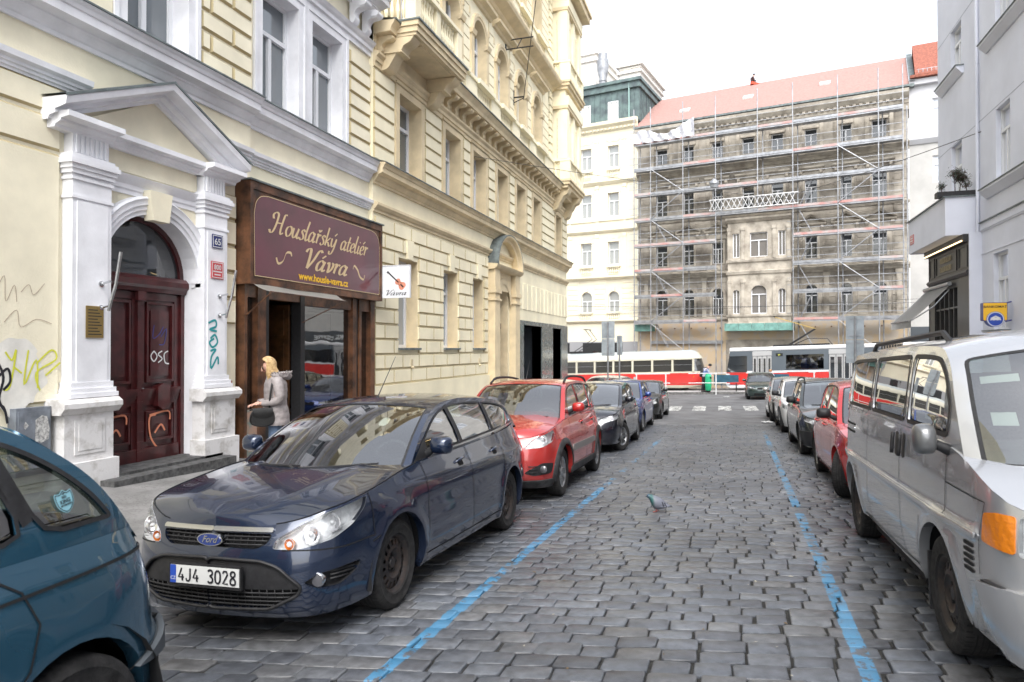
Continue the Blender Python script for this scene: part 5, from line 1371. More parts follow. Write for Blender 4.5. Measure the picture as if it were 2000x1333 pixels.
    for q in ([(9.05, 2.05), (9.2, 2.1), (9.22, 2.0), (9.08, 1.95), (9.24, 1.92)], [(9.1, 1.8), (9.2, 1.86), (9.26, 1.74), (9.15, 1.66), (9.08, 1.74), (9.18, 1.8)], [(9.1, 1.6), (9.22, 1.62), (9.12, 1.5), (9.12, 1.32), (9.26, 1.5), (9.28, 1.38)]): g.ribbon(sm(q, 5), .035, T2(.196), .003)
    th.part(g, 'graffiti', mat('teal spray', (.02, .28, .30), .6))
    g = MB(TL)
    for x in (0, .82):
        for q in ([(7.62 + x, .62), (7.5 + x, .58), (7.52 + x, .3), (7.66 + x, .1), (7.76 + x, .05)], [(7.6 + x, .34), (7.72 + x, .46), (7.8 + x, .36)], [(7.5 + x, .62), (7.86 + x, .66), (7.9 + x, .52)]): g.ribbon(sm(q, 5), .03, T2(n0 + .052), .004)
    th.part(g, 'graffiti', mat('orange spray', (.62, .22, .12), .6))
    g = MB(TL)
    for q in ([(8.42, 1.6), (8.36, 1.52), (8.42, 1.44), (8.48, 1.52), (8.42, 1.6)], [(8.58, 1.6), (8.5, 1.55), (8.58, 1.48), (8.5, 1.42)], [(8.7, 1.6), (8.62, 1.55), (8.64, 1.42), (8.72, 1.4)]): g.ribbon(sm(q, 4), .02, T2(n0 + .031), .003, 0)
    for q in ([(8.42, 2.0), (8.4, 1.8), (8.52, 1.86), (8.6, 1.98)], [(8.55, 1.82), (8.66, 1.95), (8.62, 1.72), (8.52, 1.7)]): g.ribbon(sm(q, 4), .014, T2(n0 + .031), .003, 1)
    th.part(g, 'graffiti', [M_PLATE, mat('blue marker', (.04, .05, .22), .6)])
    return th
building_white()

# ------------------------------------------------------------------ small things fixed to that building
def fixtures():
    for u, lab in ((7.07, 'bent steel flagpole holder on the left white pilaster of the doorway'), (9.3, 'bent steel flagpole holder on the right white pilaster under the house numbers')):
        th = Thing('flag_holder', lab, 'bracket', TL(u, .2, 2.3), 'steel flag holders'); m = MB(TL)
        for z in (2.5, 2.18): m.tube([(u, .19, z), (u, .36, z + .03)], .016, 8); m.lathe([(.04, .195), (.04, .21), (.02, .215)], (u, 0, z), 12, 'y')
        th.part(m, 'mount', M_CHROME, smooth=40)
        m = MB(TL); m.tube([(u, .33, 2.14), (u, .36, 2.24), (u + .03, .42, 2.5), (u + .03, .5, 2.92)], .02, 8); th.part(m, 'tube', M_ALLOY, smooth=40)
    def sign(name, lab, cat, u0, u1, z0, z1, n, base, lines, ink, rim=None):
        th = Thing(name, lab, cat, TL((u0 + u1) / 2, n, z0)); m = MB(TL); m.box(u0, u1, n, n + .012, z0, z1, 0)
        if rim: 
            e = .012
            for q in ((u0 + e, u0 + 2 * e, z0 + e, z1 - e), (u1 - 2 * e, u1 - e, z0 + e, z1 - e), (u0 + 2 * e, u1 - 2 * e, z0 + e, z0 + 2 * e), (u0 + 2 * e, u1 - 2 * e, z1 - 2 * e, z1 - e)): m.box(q[0], q[1], n + .012, n + .0135, q[2], q[3], 1)
        for s_, uc, zc, h in lines: put_text(m, s_, lambda a, b, o: (uc + a, n + .012 + o, zc + b), h, .003, 1, bold=.002)
        if z1 < 3.1:
            for a_, b_, c_ in ((.04, .24, 2.885), (.07, .21, 2.835)): m.box(u0 + a_, u0 + b_, n + .012, n + .0135, c_, c_ + .02, 1)
        th.part(m, 'plate', [base, ink])
    sign('house_number', 'small blue enamel house number plate 65 on the right pilaster', 'house number', 9.12, 9.36, 3.28, 3.5, .2, mat('navy enamel', (.012, .02, .12), .3), [('65', 9.24, 3.335, .15)], M_PLATE, 1)
    sign('house_number', 'red enamel house number plate 800 below the blue 65 plate', 'house number', 9.1, 9.38, 2.78, 3.06, .2, mat('red enamel', (.5, .06, .07), .35), [('800', 9.24, 2.93, .11)], M_PLATE, 1)
    th = Thing('notice_plaque', 'small brass notice plaque on the left pilaster of the doorway', 'plaque', TL(6.97, .2, 1.7)); m = MB(TL)
    m.box(6.84, 7.1, .2, .212, 1.78, 2.2, 0)
    for k in range(9): m.box(6.87, 7.07 - .03 * (k % 3), .212, .2135, 1.82 + k * .04, 1.832 + k * .04, 1)
    th.part(m, 'plate', [mat('brass', (.36, .26, .1), .35, metal=.8), M_INK])
    th = Thing('meter_cabinet', 'grey electricity cabinet with peeling posters set low on the cream wall', 'cabinet', TL(6.2, .03, .2)); m = MB(TL)
    gm = mat('grey cabinet', (.17, .19, .22), .6, nscale=5, namt=.3)
    m.box(5.98, 6.42, 0, .14, .1, .92); th.part(m, 'body', gm)
    m = MB(TL); m.box(6.0, 6.4, .14, .152, .14, .88); m.box(6.03, 6.06, .152, .17, .45, .55); dd = th.part(m, 'door', gm)
    m = MB(TL)
    rr = random.Random(5)
    for a, b, c, d in ((6.2, 6.38, .5, .8), (6.05, 6.12, .68, .74), (6.1, 6.2, .3, .36)):
        P = [(a + rr.uniform(-.02, .02), c + rr.uniform(-.02, .02)), ((a + b) / 2, c - .015), (b, c + rr.uniform(-.02, .03)), (b + .01, (c + d) / 2), (b - .02, d), ((a + b) / 2, d + .02), (a + .01, d - .03)]
        m.face([(x, .154, z) for x, z in P])
    th.part(m, 'poster', mat('torn paper', (.6, .6, .58), .8, nscale=30, col2=(.2, .2, .2)), dd)
    th = Thing('paper_cup', 'small brown paper cup left on the pedestal ledge right of the door', 'cup', TL(9.55, .3, 1.0)); m = MB(TL)
    m.lathe([(.028, 1.0), (.036, 1.1), (.034, 1.1), (.026, 1.005)], (9.56, .2, 0), 14, 'z'); th.part(m, 'cup', mat('cup brown', (.25, .11, .07), .6), smooth=40)
fixtures()
# ================================================================== violin shop front
HAND = {'H': ([[(.0, .66), (-.06, .84), (.06, .98), (.2, .92), (.22, .7), (.2, .35), (.12, .04), (.0, .0), (-.08, .12)], [(.70, .98), (.58, .96), (.54, .7), (.52, .2), (.58, .01), (.70, .1)], [(.2, .5), (.53, .52)]], .82),
 'o': ([[(.2, .5), (.06, .42), (.02, .2), (.12, .01), (.26, .06), (.34, .28), (.28, .46), (.18, .5)]], .40),
 'u': ([[(.04, .48), (.04, .15), (.12, .01), (.22, .08), (.31, .36)], [(.33, .5), (.3, .12), (.37, .01), (.45, .1)]], .48),
 's': ([[(.28, .44), (.16, .52), (.08, .4), (.2, .24), (.22, .08), (.1, .0), (-.01, .08)]], .32),
 'l': ([[(.09, 1.0), (.04, .5), (.05, .1), (.12, .01), (.21, .1)]], .24),
 'a': ([[(.3, .42), (.18, .52), (.04, .36), (.03, .1), (.13, .01), (.25, .14), (.33, .42)], [(.35, .5), (.3, .14), (.36, .01), (.45, .1)]], .48),
 'r': ([[(.03, .44), (.09, .5), (.07, .02)], [(.08, .28), (.18, .48), (.29, .45)]], .32),
 'k': ([[(.08, 1.0), (.04, .02)], [(.3, .48), (.08, .22), (.2, .2), (.3, .03), (.38, .08)]], .40),
 'y': ([[(.04, .48), (.05, .16), (.14, .04), (.25, .14), (.33, .42)], [(.35, .5), (.3, -.02), (.18, -.34), (.04, -.36), (.02, -.22)]], .44),
 't': ([[(.12, .82), (.06, .3), (.08, .05), (.16, .01), (.25, .1)], [(-.03, .5), (.25, .52)]], .28),
 'e': ([[(.03, .22), (.2, .28), (.26, .42), (.16, .52), (.04, .38), (.03, .12), (.14, .0), (.28, .1)]], .33),
 'i': ([[(.06, .48), (.04, .13), (.1, .01), (.19, .09)], [(.09, .66), (.12, .71)]], .22),
 'V': ([[(-.06, .78), (.0, .94), (.12, .95), (.17, .6), (.2, .02)], [(.2, .02), (.38, .45), (.5, .9), (.6, 1.0), (.68, .9)]], .60),
 'v': ([[(.0, .42), (.07, .5), (.12, .3), (.14, .01), (.28, .2), (.31, .44), (.22, .5)]], .38)}
def script(mb, txt, T2, h, w_=.085, shear=.32, gap=1.0, mi=0):
    x = 0; acc = {'ř': ('r', [[(.08, .74), (.16, .64), (.26, .76)]]), 'ý': ('y', [[(.18, .64), (.32, .80)]]), 'é': ('e', [[(.14, .64), (.28, .80)]]), 'á': ('a', [[(.16, .64), (.30, .80)]])}
    out = []
    for ch in txt:
        if ch == ' ': x += .32; continue
        ex = []
        if ch in acc: ch, ex = acc[ch]
        st, ad = HAND[ch]
        for q in st + ex: out.append([(x + a, b) for a, b in q])
        x += ad * gap
    k = h
    for q in out:
        mb.ribbon([((a + b * shear) * k, b * k) for a, b in sm(q, 7)], w_ * h, T2, .003, mi, nib=(math.radians(20), .014 * h))
    return x * k
def shop():
    wood = mat('walnut shopfront', (.13, .055, .025), .45, nscale=3, namt=.5, bump=.2, bscale=25)
    wood2 = mat('dark oak door', (.085, .038, .014), .4, nscale=4, namt=.4)
    maroon = mat('maroon sign board', (.10, .010, .028), .28, coat=.5, nscale=1.2, namt=.2)
    gold = mat('dull gold lettering', (.62, .47, .27), .5); yel = mat('yellow lettering', (.85, .50, .03), .5)
    th = Thing('violin_shop', 'walnut violin shop front with a big maroon signboard lettered Houslařský ateliér Vávra', 'shop', (-8.1, 12.3, -.3))
    m = MB(TL); a, b, z0, z1 = 9.9, 14.62, 2.76, 4.56
    m.box(a, b, -.05, .3, z0, z1); 
    for q in ((a, b, 4.42, z1), (a, b, z0, 2.86), (a, 9.98, 2.86, 4.42), (14.53, b, 2.86, 4.42)): m.box(q[0], q[1], .3, .325, q[2], q[3])
    m.box(a - .03, b + .03, -.05, .36, z1, z1 + .03, 1)
    box = th.part(m, 'sign_box', [wood, M_ZINC])
    m = MB(TL)
    P = roundp([(10.02, 2.92), (14.49, 2.92), (14.49, 4.02)], .02, 1) + sm([(14.49, 4.02), (14.44, 4.2), (14.3, 4.32), (14.1, 4.36)], 3) + sm([(10.4, 4.36), (10.2, 4.32), (10.07, 4.2), (10.02, 4.0)], 3)
    m.prism(P, .298, .312, 'uzn'); m2 = m
    th.part(m, 'sign_panel', maroon, box)
    m = MB(TL)
    e = inset(P, -.012); n = len(P)
    for k in range(n): m.face([(P[k][0], .313, P[k][1]), (P[(k + 1) % n][0], .313, P[(k + 1) % n][1]), (e[(k + 1) % n][0], .313, e[(k + 1) % n][1]), (e[k][0], .313, e[k][1])])
    TT = lambda u, z: (lambda x, y, o: (u + x, .312 + o, z + y))
    w1 = script(MB(), 'Houslařský ateliér', TT(0, 0), .36, .125)
    k = 3.45 / w1
    script(m, 'Houslařský ateliér', lambda x, y, o: (10.44 + x * k, .312 + o, 3.74 + y), .40, .10)if 0 else script(m, 'Houslařský ateliér', lambda x, y, o: (10.44 + x * k, .312 + o, 3.74 + y * 1.1), .36, .125)
    w2 = script(MB(), 'Vávra', TT(0, 0), .42)
    script(m, 'Vávra', lambda x, y, o: (11.42 + x * 1.62 / w2, .312 + o, 3.2 + y), .42, .13)
    for q in ([(10.62, 3.3), (10.68, 3.2), (10.82, 3.26), (10.92, 3.42), (11.05, 3.44), (11.08, 3.38)], [(13.3, 3.38), (13.36, 3.46), (13.5, 3.38), (13.6, 3.24), (13.76, 3.2), (13.8, 3.3)]):
        m.ribbon(sm(q, 5), .05, lambda x, y, o: (x, .312 + o, y), .003, 0, nib=(math.radians(60), .008))
    put_text(m, 'www.housle-vavra.cz', lambda x, y, o: (12.2 + x, .312 + o, 2.975 + y), .2, .005, 1, sx=1.04, bold=.006)
    th.part(m, 'sign_lettering', [gold, yel], box)
    # shop window joinery
    m = MB(TL); zb, zt = -.6, 2.76
    for u0, u1, mi in ((9.98, 10.05, 0), (10.33, 10.56, 0), (10.58, 10.68, 1), (11.66, 11.8, 1), (13.58, 13.74, 0), (13.76, 13.84, 1), (13.86, 13.96, 0), (14.38, 14.58, 0)): m.box(u0, u1, -.1, .15 if mi == 0 else .12, zb, zt, mi)
    m.box(10.05, 10.33, -.08, .12, 2.55, zt); m.box(10.05, 10.33, -.08, .14, zb, .55, 2); m.box(11.8, 13.58, -.08, .12, 2.5, zt); m.box(11.8, 13.58, -.08, .14, zb, .32, 2); m.box(13.96, 14.38, -.08, .12, 2.5, zt); m.box(13.96, 14.38, -.08, .12, zb, .3, 0)
    m.box(10.68, 11.66, -.08, .1, 2.55, zt)
    th.part(m, 'shop_joinery', [wood, M_BLACK, mat('painted panel', (.16, .2, .18), .7, nscale=7, col2=(.35, .22, .16), contrast=(.4, .6))])
    for u0, u1, z0 in ((10.05, 10.33, .55), (11.8, 13.58, .32), (13.96, 14.38, .3)):
        m = MB(TL); m.face([(u0, .03, z0), (u1, .03, z0), (u1, .03, 2.55), (u0, .03, 2.55)]); th.part(m, 'shop_window', glass('display glass %.1f' % u0, (.35, .38, .38), boost=.12))
    m = MB(TL)  # open door leaves folded into the recess, dark room behind
    for u, sg in ((11.62, 1),):
        m.box(u - .05, u, -1.0, -.1, -.45, 2.5)
        for z0, z1 in ((-.3, .25), (.4, 1.0), (1.15, 1.75), (1.9, 2.4)): m.box(u - .075, u - .05, -.9, -.2, z0, z1)
    m.box(10.72, 10.78, -1.0, -.1, -.45, 2.5)
    th.part(m, 'open_door', wood2)
    m = MB(TL); m.box(9.9, 14.5, -3.2, -3.1, -.6, 3, 0); m.box(9.85, 9.9, -3.2, -.1, -.6, 3, 0); m.box(14.5, 14.55, -3.2, -.1, -.6, 3, 0); m.box(9.9, 14.5, -3.1, -.1, -.45, -.4, 1); m.box(9.9, 14.5, -3.1, -.1, 2.9, 2.95, 0)
    m.box(11.8, 13.5, -.7, -.1, .3, .36, 1); m.box(13.2, 13.25, -2, -.2, .3, 2.4, 1)
    for k in range(4): m.box(11.9, 14.4, -3.1, -2.8, .5 + .5 * k, .53 + .5 * k, 1)
    th.part(m, 'room', [mat('room wall', (.16, .13, .1), .9), wood2])
    th2 = Thing('shop_awning', 'narrow off-white cloth awning half let down under the maroon signboard', 'awning', TL(10.1, .3, 2.7))
    m = MB(TL); cl = cloth_mat('awning cloth', (.82, .80, .74))
    def f(u, v): return (10.0 + 2.65 * u, .27 + (.40 * (1 - .25 * u)) * v, 2.79 - .17 * v - .025 * math.sin(PI * v) + .012 * math.sin(9 * u))
    m.grid(f, 16, 5); th2.part(m, 'cloth', cl)
    m = MB(TL); m.tube([(10.02, .66, 2.6), (10.02, .12, 2.2)], .014, 6); m.tube([(12.6, .5, 2.6), (11.7, .12, 2.15)], .01, 6); m.tube([(10.0, .67, 2.62), (12.65, .56, 2.62)], .012, 6); th2.part(m, 'awning_arm', wood)
    # projecting violin sign
    th3 = Thing('hanging_sign', 'square white projecting sign with a painted violin and the word Vávra', 'sign', (-7.9, 14.7, 2.8))
    m = MB(); m.box(-7.9, -7.18, 14.66, 14.72, 2.84, 3.60); 
    for x in (-7.9, -7.19): m.box(x - .006, x + .012, 14.65, 14.73, 2.84, 3.60)
    m.box(-7.9, -7.18, 14.65, 14.73, 3.60, 3.615); th3.part(m, 'board', mat('sign white', (.74, .76, .78), .4))
    m = MB(); T3 = lambda x, y, o: (-7.54 + x, 14.66 - o, 3.22 + y)
    def vf(a, b):  # violin local: a along the neck
        c, s_ = math.cos(math.radians(-42)), math.sin(math.radians(-42)); return (a * c - b * s_ + .0, a * s_ + b * c + .05)
    body = sm([(.30, 0), (.285, .075), (.22, .10), (.165, .07), (.135, .05), (.105, .065), (.06, .08), (.02, .05), (.01, 0), (.02, -.05), (.06, -.08), (.105, -.065), (.135, -.05), (.165, -.07), (.22, -.10), (.285, -.075)], 4, True)
    m.fi([m.P(*T3(*vf(a, b), .003)) for a, b in body], 0)
    for seg, wd in (([(-.24, 0), (.1, 0)], .03), ([(.17, 0), (.27, 0)], .035)): m.ribbon([vf(*q) for q in seg], wd, T3, .006, 1)
    for q in ([(.1, .035), (.14, .03), (.18, .04)], [(.1, -.035), (.14, -.03), (.18, -.04)]): m.ribbon([vf(*z) for z in sm(q, 3)], .008, T3, .006, 1)
    m.ribbon([vf(a, b) for a, b in sm([(-.24, 0), (-.28, .01), (-.29, -.015), (-.27, -.02)], 4)], .02, T3, .006, 1)
    for a in (-.25, -.27): m.ribbon([vf(a, -.03), vf(a, .03)], .01, T3, .006, 1)
    w3 = script(MB(), 'Vávra', T3, .13); script(m, 'Vávra', lambda x, y, o: (-7.82 + x * .5 / w3, 14.66 - o, 2.88 + y), .14, .1)if 0 else script(m, 'Vávra', lambda x, y, o: (-7.83 + x * .56 / w3, 14.66 - o, 2.90 + y), .13, .10, mi=1)
    th3.part(m, 'violin_painting', [mat('violin varnish', (.62, .25, .16), .5), M_INK])
shop()

# ================================================================== building with ochre trim, stretching to the corner
def building_ochre():
    th = Thing('apartment_building', 'long ornate cream building with ochre cornices, balconies and arched windows running to the street corner', 'building', (-8.2, 25, -.9))
    G = [(15.98, 17.15, 1.66, 4.0), (18.9, 20.05, 1.66, 4.0), (21.35, 22.4, 1.66, 4.0)]
    D = (23.7, 25.2, -1.2, 4.05, 1); SHO = [(27.2, 30.1, -1.4, 2.62), (32.1, 33.85, -1.5, 2.62)]
    Z = [(15.98, 17.3, 6.16, 8.25), (18.98, 20.2, 6.16, 8.25), (21.35, 22.6, 6.16, 8.25), (23.85, 25.05, 6.16, 8.25), (26.25, 27.45, 6.16, 8.25), (28.7, 29.85, 6.16, 8.25), (32.75, 33.85, 6.16, 8.25)]
    AR = [(16.0, 17.3, 9.9, 12.9, 1), (18.95, 20.15, 9.9, 12.85, 1)] + [(c - .6, c + .6, 9.9, 12.85, 1) for c in (22.0, 24.45, 26.9, 29.35)]
    A2 = [(c - .6, c + .6, 15.6, 18.2) for c in (16.6, 19.5, 22.0, 24.45, 26.9, 29.35)]
    n = .04; m = MB(TL)
    wall(m, 14.66, 35.2, -2, 9.7, G + [D] + SHO + Z, n, 0, .42, 1)
    wall(m, 14.66, 31.4, 9.7, 21, AR + A2, n, 0, .36, 1)
    m.face([(14.66, -.1, -2), (14.66, n, -2), (14.66, n, 21), (14.66, -.1, 21)])
    m.box(14.66, 35.2, -11, n - .6, 20.9, 21); m.face([(14.66, -11, 9), (14.66, n, 9), (14.66, n, 21), (14.66, -11, 21)]); m.face([(35.2, n, -2), (35.2, -12, -2), (35.2, -12, 21), (35.2, n, 21)]); m.box(14.7, 35.1, -11, -10.9, -2, 21)
    stones(m, 14.72, 26.25, .75, 4.86, .39, .98, [(o[0] - .02, o[1] + .02, o[2] - .02, 4.12) for o in G] + [(22.85, 26.25, -2, 5)], n, n + .045, .022, .011, smi=2)
    stones(m, 14.66, 35.2, 6.2, 8.42, .37, None, [(o[0] - .26, o[1] + .26, 6, 8.6) for o in Z], n, n + .045, .03, .016, smi=2)
    stones(m, 14.66, 31.4, 9.98, 13.3, .36, None, [(o[0] - .34, o[1] + .34, 9, 13.4) for o in AR], n, n + .02, .015, .008, smi=2)
    stones(m, 14.66, 31.4, 15.4, 18.6, .36, None, [(o[0] - .25, o[1] + .25, 15, 18.7) for o in A2], n, n + .02, .015, .008, smi=2)
    m.box(14.66, 23.0, n, n + .07, -1, .72); 
    for o in G: m.prism([((o[0] + o[1]) / 2 - .14, 4.0), ((o[0] + o[1]) / 2 + .14, 4.0), ((o[0] + o[1]) / 2 + .2, 4.5), ((o[0] + o[1]) / 2 - .2, 4.5)], n, n + .08, 'uzn')
    for k in range(13):
        u = 26.5 + k * .68
        m.stone(u, u + .56, n, n + .03, 3.25, 4.35, .02)
    th.part(m, 'wall', [M_CREAMB, M_OCHRE, M_GROOVE])
    # cornices
    m = MB(TL); m.mold([(q + n, z) for q, z in cyma(0, 5.62, .34, 6.1)], 14.66, 35.3)
    m.mold([(q + n, z) for q, z in cyma(.0, 5.60, .44, 6.12)], 21.1, 23.2) if 0 else None
    th.part(m, 'cornice', M_OCHRE)
    m = MB(TL); m.face([(14.66, n + .36, 6.115), (35.35, n + .36, 6.115), (35.35, n, 6.2), (14.66, n, 6.2)]); m.box(14.66, 35.35, n + .34, n + .36, 6.09, 6.115); m.box(14.66, 35.4, .58, .66, 9.5, 9.53); m.face([(14.66, .66, 9.53), (35.2, .66, 9.53), (35.2, 0, 9.62), (14.66, 0, 9.62)]); th.part(m, 'flashing', M_ZINC)
    m = MB(TL); m.mold([(q + n, z) for q, z in [(0, 4.94), (.04, 4.94), (.04, 5.0), (.08, 5.03), (.13, 5.1), (.13, 5.16), (0, 5.2)]], 14.66, 35.25); th.part(m, 'string_course', M_OCHRE)
    # entablature with consoles
    m = MB(TL); m.mold([(n, 8.45), (n + .05, 8.45), (n + .05, 8.56), (n + .09, 8.58), (n + .09, 8.68), (n + .16, 8.74), (n + .16, 8.8), (n, 8.82)], 14.66, 35.2)
    m.mold([(n, 9.22), (.5, 9.24), (.52, 9.34), (.58, 9.42), (.62, 9.5), (n, 9.53)], 14.66, 35.2); m.box(14.7, 31.8, n, n + .03, 8.82, 9.22)
    th.part(m, 'entablature', M_OCHRE)
    for u in [14.95, 15.3] + [19.0 + .62 * k for k in range(20)] + [31.5, 32.0]:
        m = MB(TL); bracket(m, u, .2, n, .46, 8.82, 9.24); th.part(m, 'console', M_OCHRE, smooth=40)
    # window surrounds
    for a, b, c, d in Z:
        m = MB(TL)
        for q in ((a - .2, a, 6.2, d + .18), (b, b + .2, 6.2, d + .18)): m.box(q[0], q[1], n, n + .05, q[2], q[3])
        m.box(a, b, n, n + .05, d, d + .18); m.mold([(n, d + .18), (n + .09, d + .2), (n + .1, d + .25), (n, d + .26)], a - .24, b + .24); th.part(m, 'window_surround', M_OCHRE)
    for a, b, c, d, _ in AR:
        m = MB(TL); r = (b - a) / 2; cu = (a + b) / 2; sp = d - r
        for q in ((a - .26, a), (b, b + .26)):
            m.box(q[0], q[1], n, n + .06, 9.7, sp - .14); m.mold([(n, sp - .16), (n + .1, sp - .14), (n + .13, sp - .05), (n + .15, sp), (n, sp + .02)], q[0] - .05, q[1] + .05)
        N = 14; R_ = []
        for k in range(N + 1):
            t = PI * k / N; R_.append([m.P(cu - (r + e) * math.cos(t), q, sp + (r + e) * math.sin(t)) for e, q in ((0, n), (0, n + .05), (.08, n + .05), (.1, n + .08), (.2, n + .08), (.22, n))])
        for k in range(N):
            for j in range(5): m.fi([R_[k][j], R_[k][j + 1], R_[k + 1][j + 1], R_[k + 1][j]])
        m.mold([(n, 13.3), (n + .08, 13.32), (n + .12, 13.4), (n + .3, 13.46), (n + .32, 13.54), (n, 13.6)], a - .5, b + .5)
        for u in (a - .36, b + .36): m.stone(u - .06, u + .06, n, n + .04, 12.7, 12.95, .02)
        th.part(m, 'window_surround', M_OCHRE)
    for a, b, c, d in A2:
        m = MB(TL)
        for q in ((a - .2, a), (b, b + .2)): m.box(q[0], q[1], n, n + .05, 15.6, d + .2)
        m.box(a, b, n, n + .05, d, d + .2)
        th.part(m, 'window_surround', M_OCHRE)
    m = MB(TL); m.mold([(n, 13.95), (n + .08, 14.0), (n + .14, 14.1), (n + .5, 14.25), (n + .55, 14.35), (n + .55, 14.45), (n, 14.55)], 14.66, 32.2); m.mold([(n, 18.9), (n + .3, 19.1), (n + .7, 19.3), (n + .75, 19.5), (n, 19.7)], 14.66, 32.2)
    th.part(m, 'cornice', M_OCHRE)
    # balustrades under the upper windows
    m = MB(TL)
    for zb, uu in ((9.62, [(c - .6, c + .6) for c in (19.55, 22.0, 24.45, 26.9, 29.35)]), (14.5, [(c - .6, c + .6) for c in (16.6, 19.5, 22.0, 24.45, 26.9, 29.35)])):
        m.box(18.3 if zb < 12 else 14.66, 31.6, n, n + .3, zb, zb + .1); m.box(18.3 if zb < 12 else 14.66, 31.6, n, n + .26, zb + .82, zb + .94)
        lo = 18.3 if zb < 12 else 14.66
        for a, b in uu:
            m.box(lo, a - .12, n, n + .2, zb + .1, zb + .82); lo = b + .12
            m.box(a - .2, b + .2, n, n + .34, zb + .80, zb + .96)
            k = 7
            for j in range(k): baluster(m, a + .05 + (b - a - .1) * j / (k - 1), n + .12, zb + .1, .7, r=.06)
        m.box(lo, 31.6, n, n + .2, zb + .1, zb + .82)
    th.part(m, 'balustrade', M_CREAMB)
    # big balcony
    m = MB(TL); m.box(15.0, 18.1, n, 1.02, 9.22, 9.3); m.box(14.97, 18.14, n, 1.06, 9.3, 9.44); m.box(14.94, 18.17, n, 1.1, 9.44, 9.56); m.box(14.92, 18.2, n, 1.14, 9.56, 9.6, 1); m.box(15.6, 17.5, n, .9, 9.19, 9.22)
    for u in (15.2, 17.85):
        P = sm([(n, 8.45), (.25, 8.5), (.4, 8.7), (.5, 8.85), (.6, 8.86), (.68, 9.0), (.85, 9.08), (.95, 9.2)], 4) + [(n, 9.22)]
        m.prism(P, u - .2, u + .2, 'nzu')
        m.box(u - .24, u + .24, n, .64, 8.84, 8.88)
    bal = th.part(m, 'balcony', [M_OCHRE, M_ZINC], smooth=35)
    m = MB(TL)
    for u0, u1, n0, n1 in ((15.05, 15.35, .7, .98), (17.75, 18.05, .7, .98), (16.4, 16.65, .74, .94)): m.box(u0, u1, n0, n1, 9.6, 10.6)
    m.box(15.35, 17.75, .76, .94, 9.6, 9.72); m.box(15.0, 18.1, .7, 1.0, 10.5, 10.6); m.box(15.05, 15.3, n, .7, 10.5, 10.6); m.box(17.8, 18.05, n, .7, 10.5, 10.6)
    for a, b in ((15.4, 16.35), (16.7, 17.7)):
        for k in range(6): baluster(m, a + .08 + (b - a - .16) * k / 5, .85, 9.72, .78, r=.07)
    for u in (15.17, 17.93):
        for k in range(4): baluster(m, u, .12 + .16 * k, 9.62, .88, r=.06)
    th.part(m, 'balustrade', M_CREAMB, bal)
    # corner bay
    m = MB(TL); a, b, f_ = 32.1, 35.15, .95
    m.box(a, b, n, f_ - .25, 9.7, 20.6)
    for zb in (9.55, 14.3):
        m.box(a - .1, b + .15, n, f_ - .1, zb - .2, zb - .05, 1); m.box(a - .16, b + .2, n, f_, zb - .05, zb + .1, 1); m.box(a - .2, b + .24, n, f_ + .06, zb + .1, zb + .2, 1)
        m.box(a - .1, a + .18, f_ - .5, f_ - .0, zb + .2, zb + 1.15); m.box(a, b, f_ - .14, f_ - .05, zb + .2, zb + .3); m.box(a - .12, b + .12, n, f_ + .02, zb + 1.08, zb + 1.18)
        m.box(b - .25, b + .05, f_ - .28, f_, zb + .2, zb + 1.15); m.box(33.5, 33.75, f_ - .2, f_ - .02, zb + .2, zb + 1.1)
        for k in range(5): baluster(m, 32.4 + .23 * k, f_ - .1, zb + .3, .78, r=.06); baluster(m, 33.9 + .23 * k, f_ - .1, zb + .3, .78, r=.06)
        for k in range(2): baluster(m, a, .2 + .16 * k, zb + .3, .78, r=.06)
        # piers and openings on the flank and the front
        m.box(a - .06, a + .0, f_ - .62, f_ - .2, zb + 1.2, zb + 3.6, 0); m.box(a - .1, a + .35, f_ - .5, f_ - .12, zb + 1.2, zb + 3.6); m.box(b - .4, b + .05, f_ - .5, f_ - .12, zb + 1.2, zb + 3.6)
        m.box(33.45, 33.8, f_ - .4, f_ - .14, zb + 1.2, zb + 3.6)
        m.box(a - .14, b + .1, n, f_ - .08, zb + 3.6, zb + 3.75, 1); m.box(a - .14, b + .1, n, f_ - .04, zb + 3.75, zb + 4.2)
    for k in range(13): m.box(31.45, 31.95, n, n + .08, 10.0 + k * .36, 10.28 + k * .36); 
    for k in range(12): m.box(31.45, 31.95, n, n + .08, 14.9 + k * .36, 15.18 + k * .36)
    m.box(a - .3, b + .4, n, f_ + .3, 18.7, 19.0, 1); m.box(a - .4, b + .5, n, f_ + .4, 19.0, 19.15, 1)
    for u in (32.4, 34.7):
        P = sm([(n, 8.3), (.3, 8.4), (.42, 8.7), (.5, 8.8), (.62, 9.0), (.8, 9.1), (.9, 9.34)], 4) + [(n, 9.35)]; m.prism(P, u - .25, u + .25, 'nzu', 1)
    m.box(32.2, 35.1, n, .5, 9.1, 9.35, 1)
    bay = th.part(m, 'corner_bay', [M_CREAMB, M_OCHRE])
    m = MB(TL)
    for zb in (9.55, 14.3):
        m.box(a - .015, a - .005, .3, .42, zb + 1.25, zb + 3.2, 0)
        for u0 in (32.55, 33.95): m.box(u0, u0 + .75, f_ - .26, f_ - .245, zb + 1.2, zb + 3.2)
    th.part(m, 'window', G_WIND, bay)
    # portal
    m = MB(TL); P0 = .3
    for u0, u1 in ((22.95, 23.5), (25.4, 25.95)):
        m.box(u0, u1, n, P0, -.9, 3.7); m.box(u0 - .06, u1 + .06, n, P0 + .05, 3.35, 3.42); m.box(u0 - .05, u1 + .05, n, P0 + .05, 3.62, 3.78); m.box(u0 - .06, u1 + .06, n, P0 + .06, -.9, .15)
        m.box(u0, u1, n, P0, 3.78, 4.5)
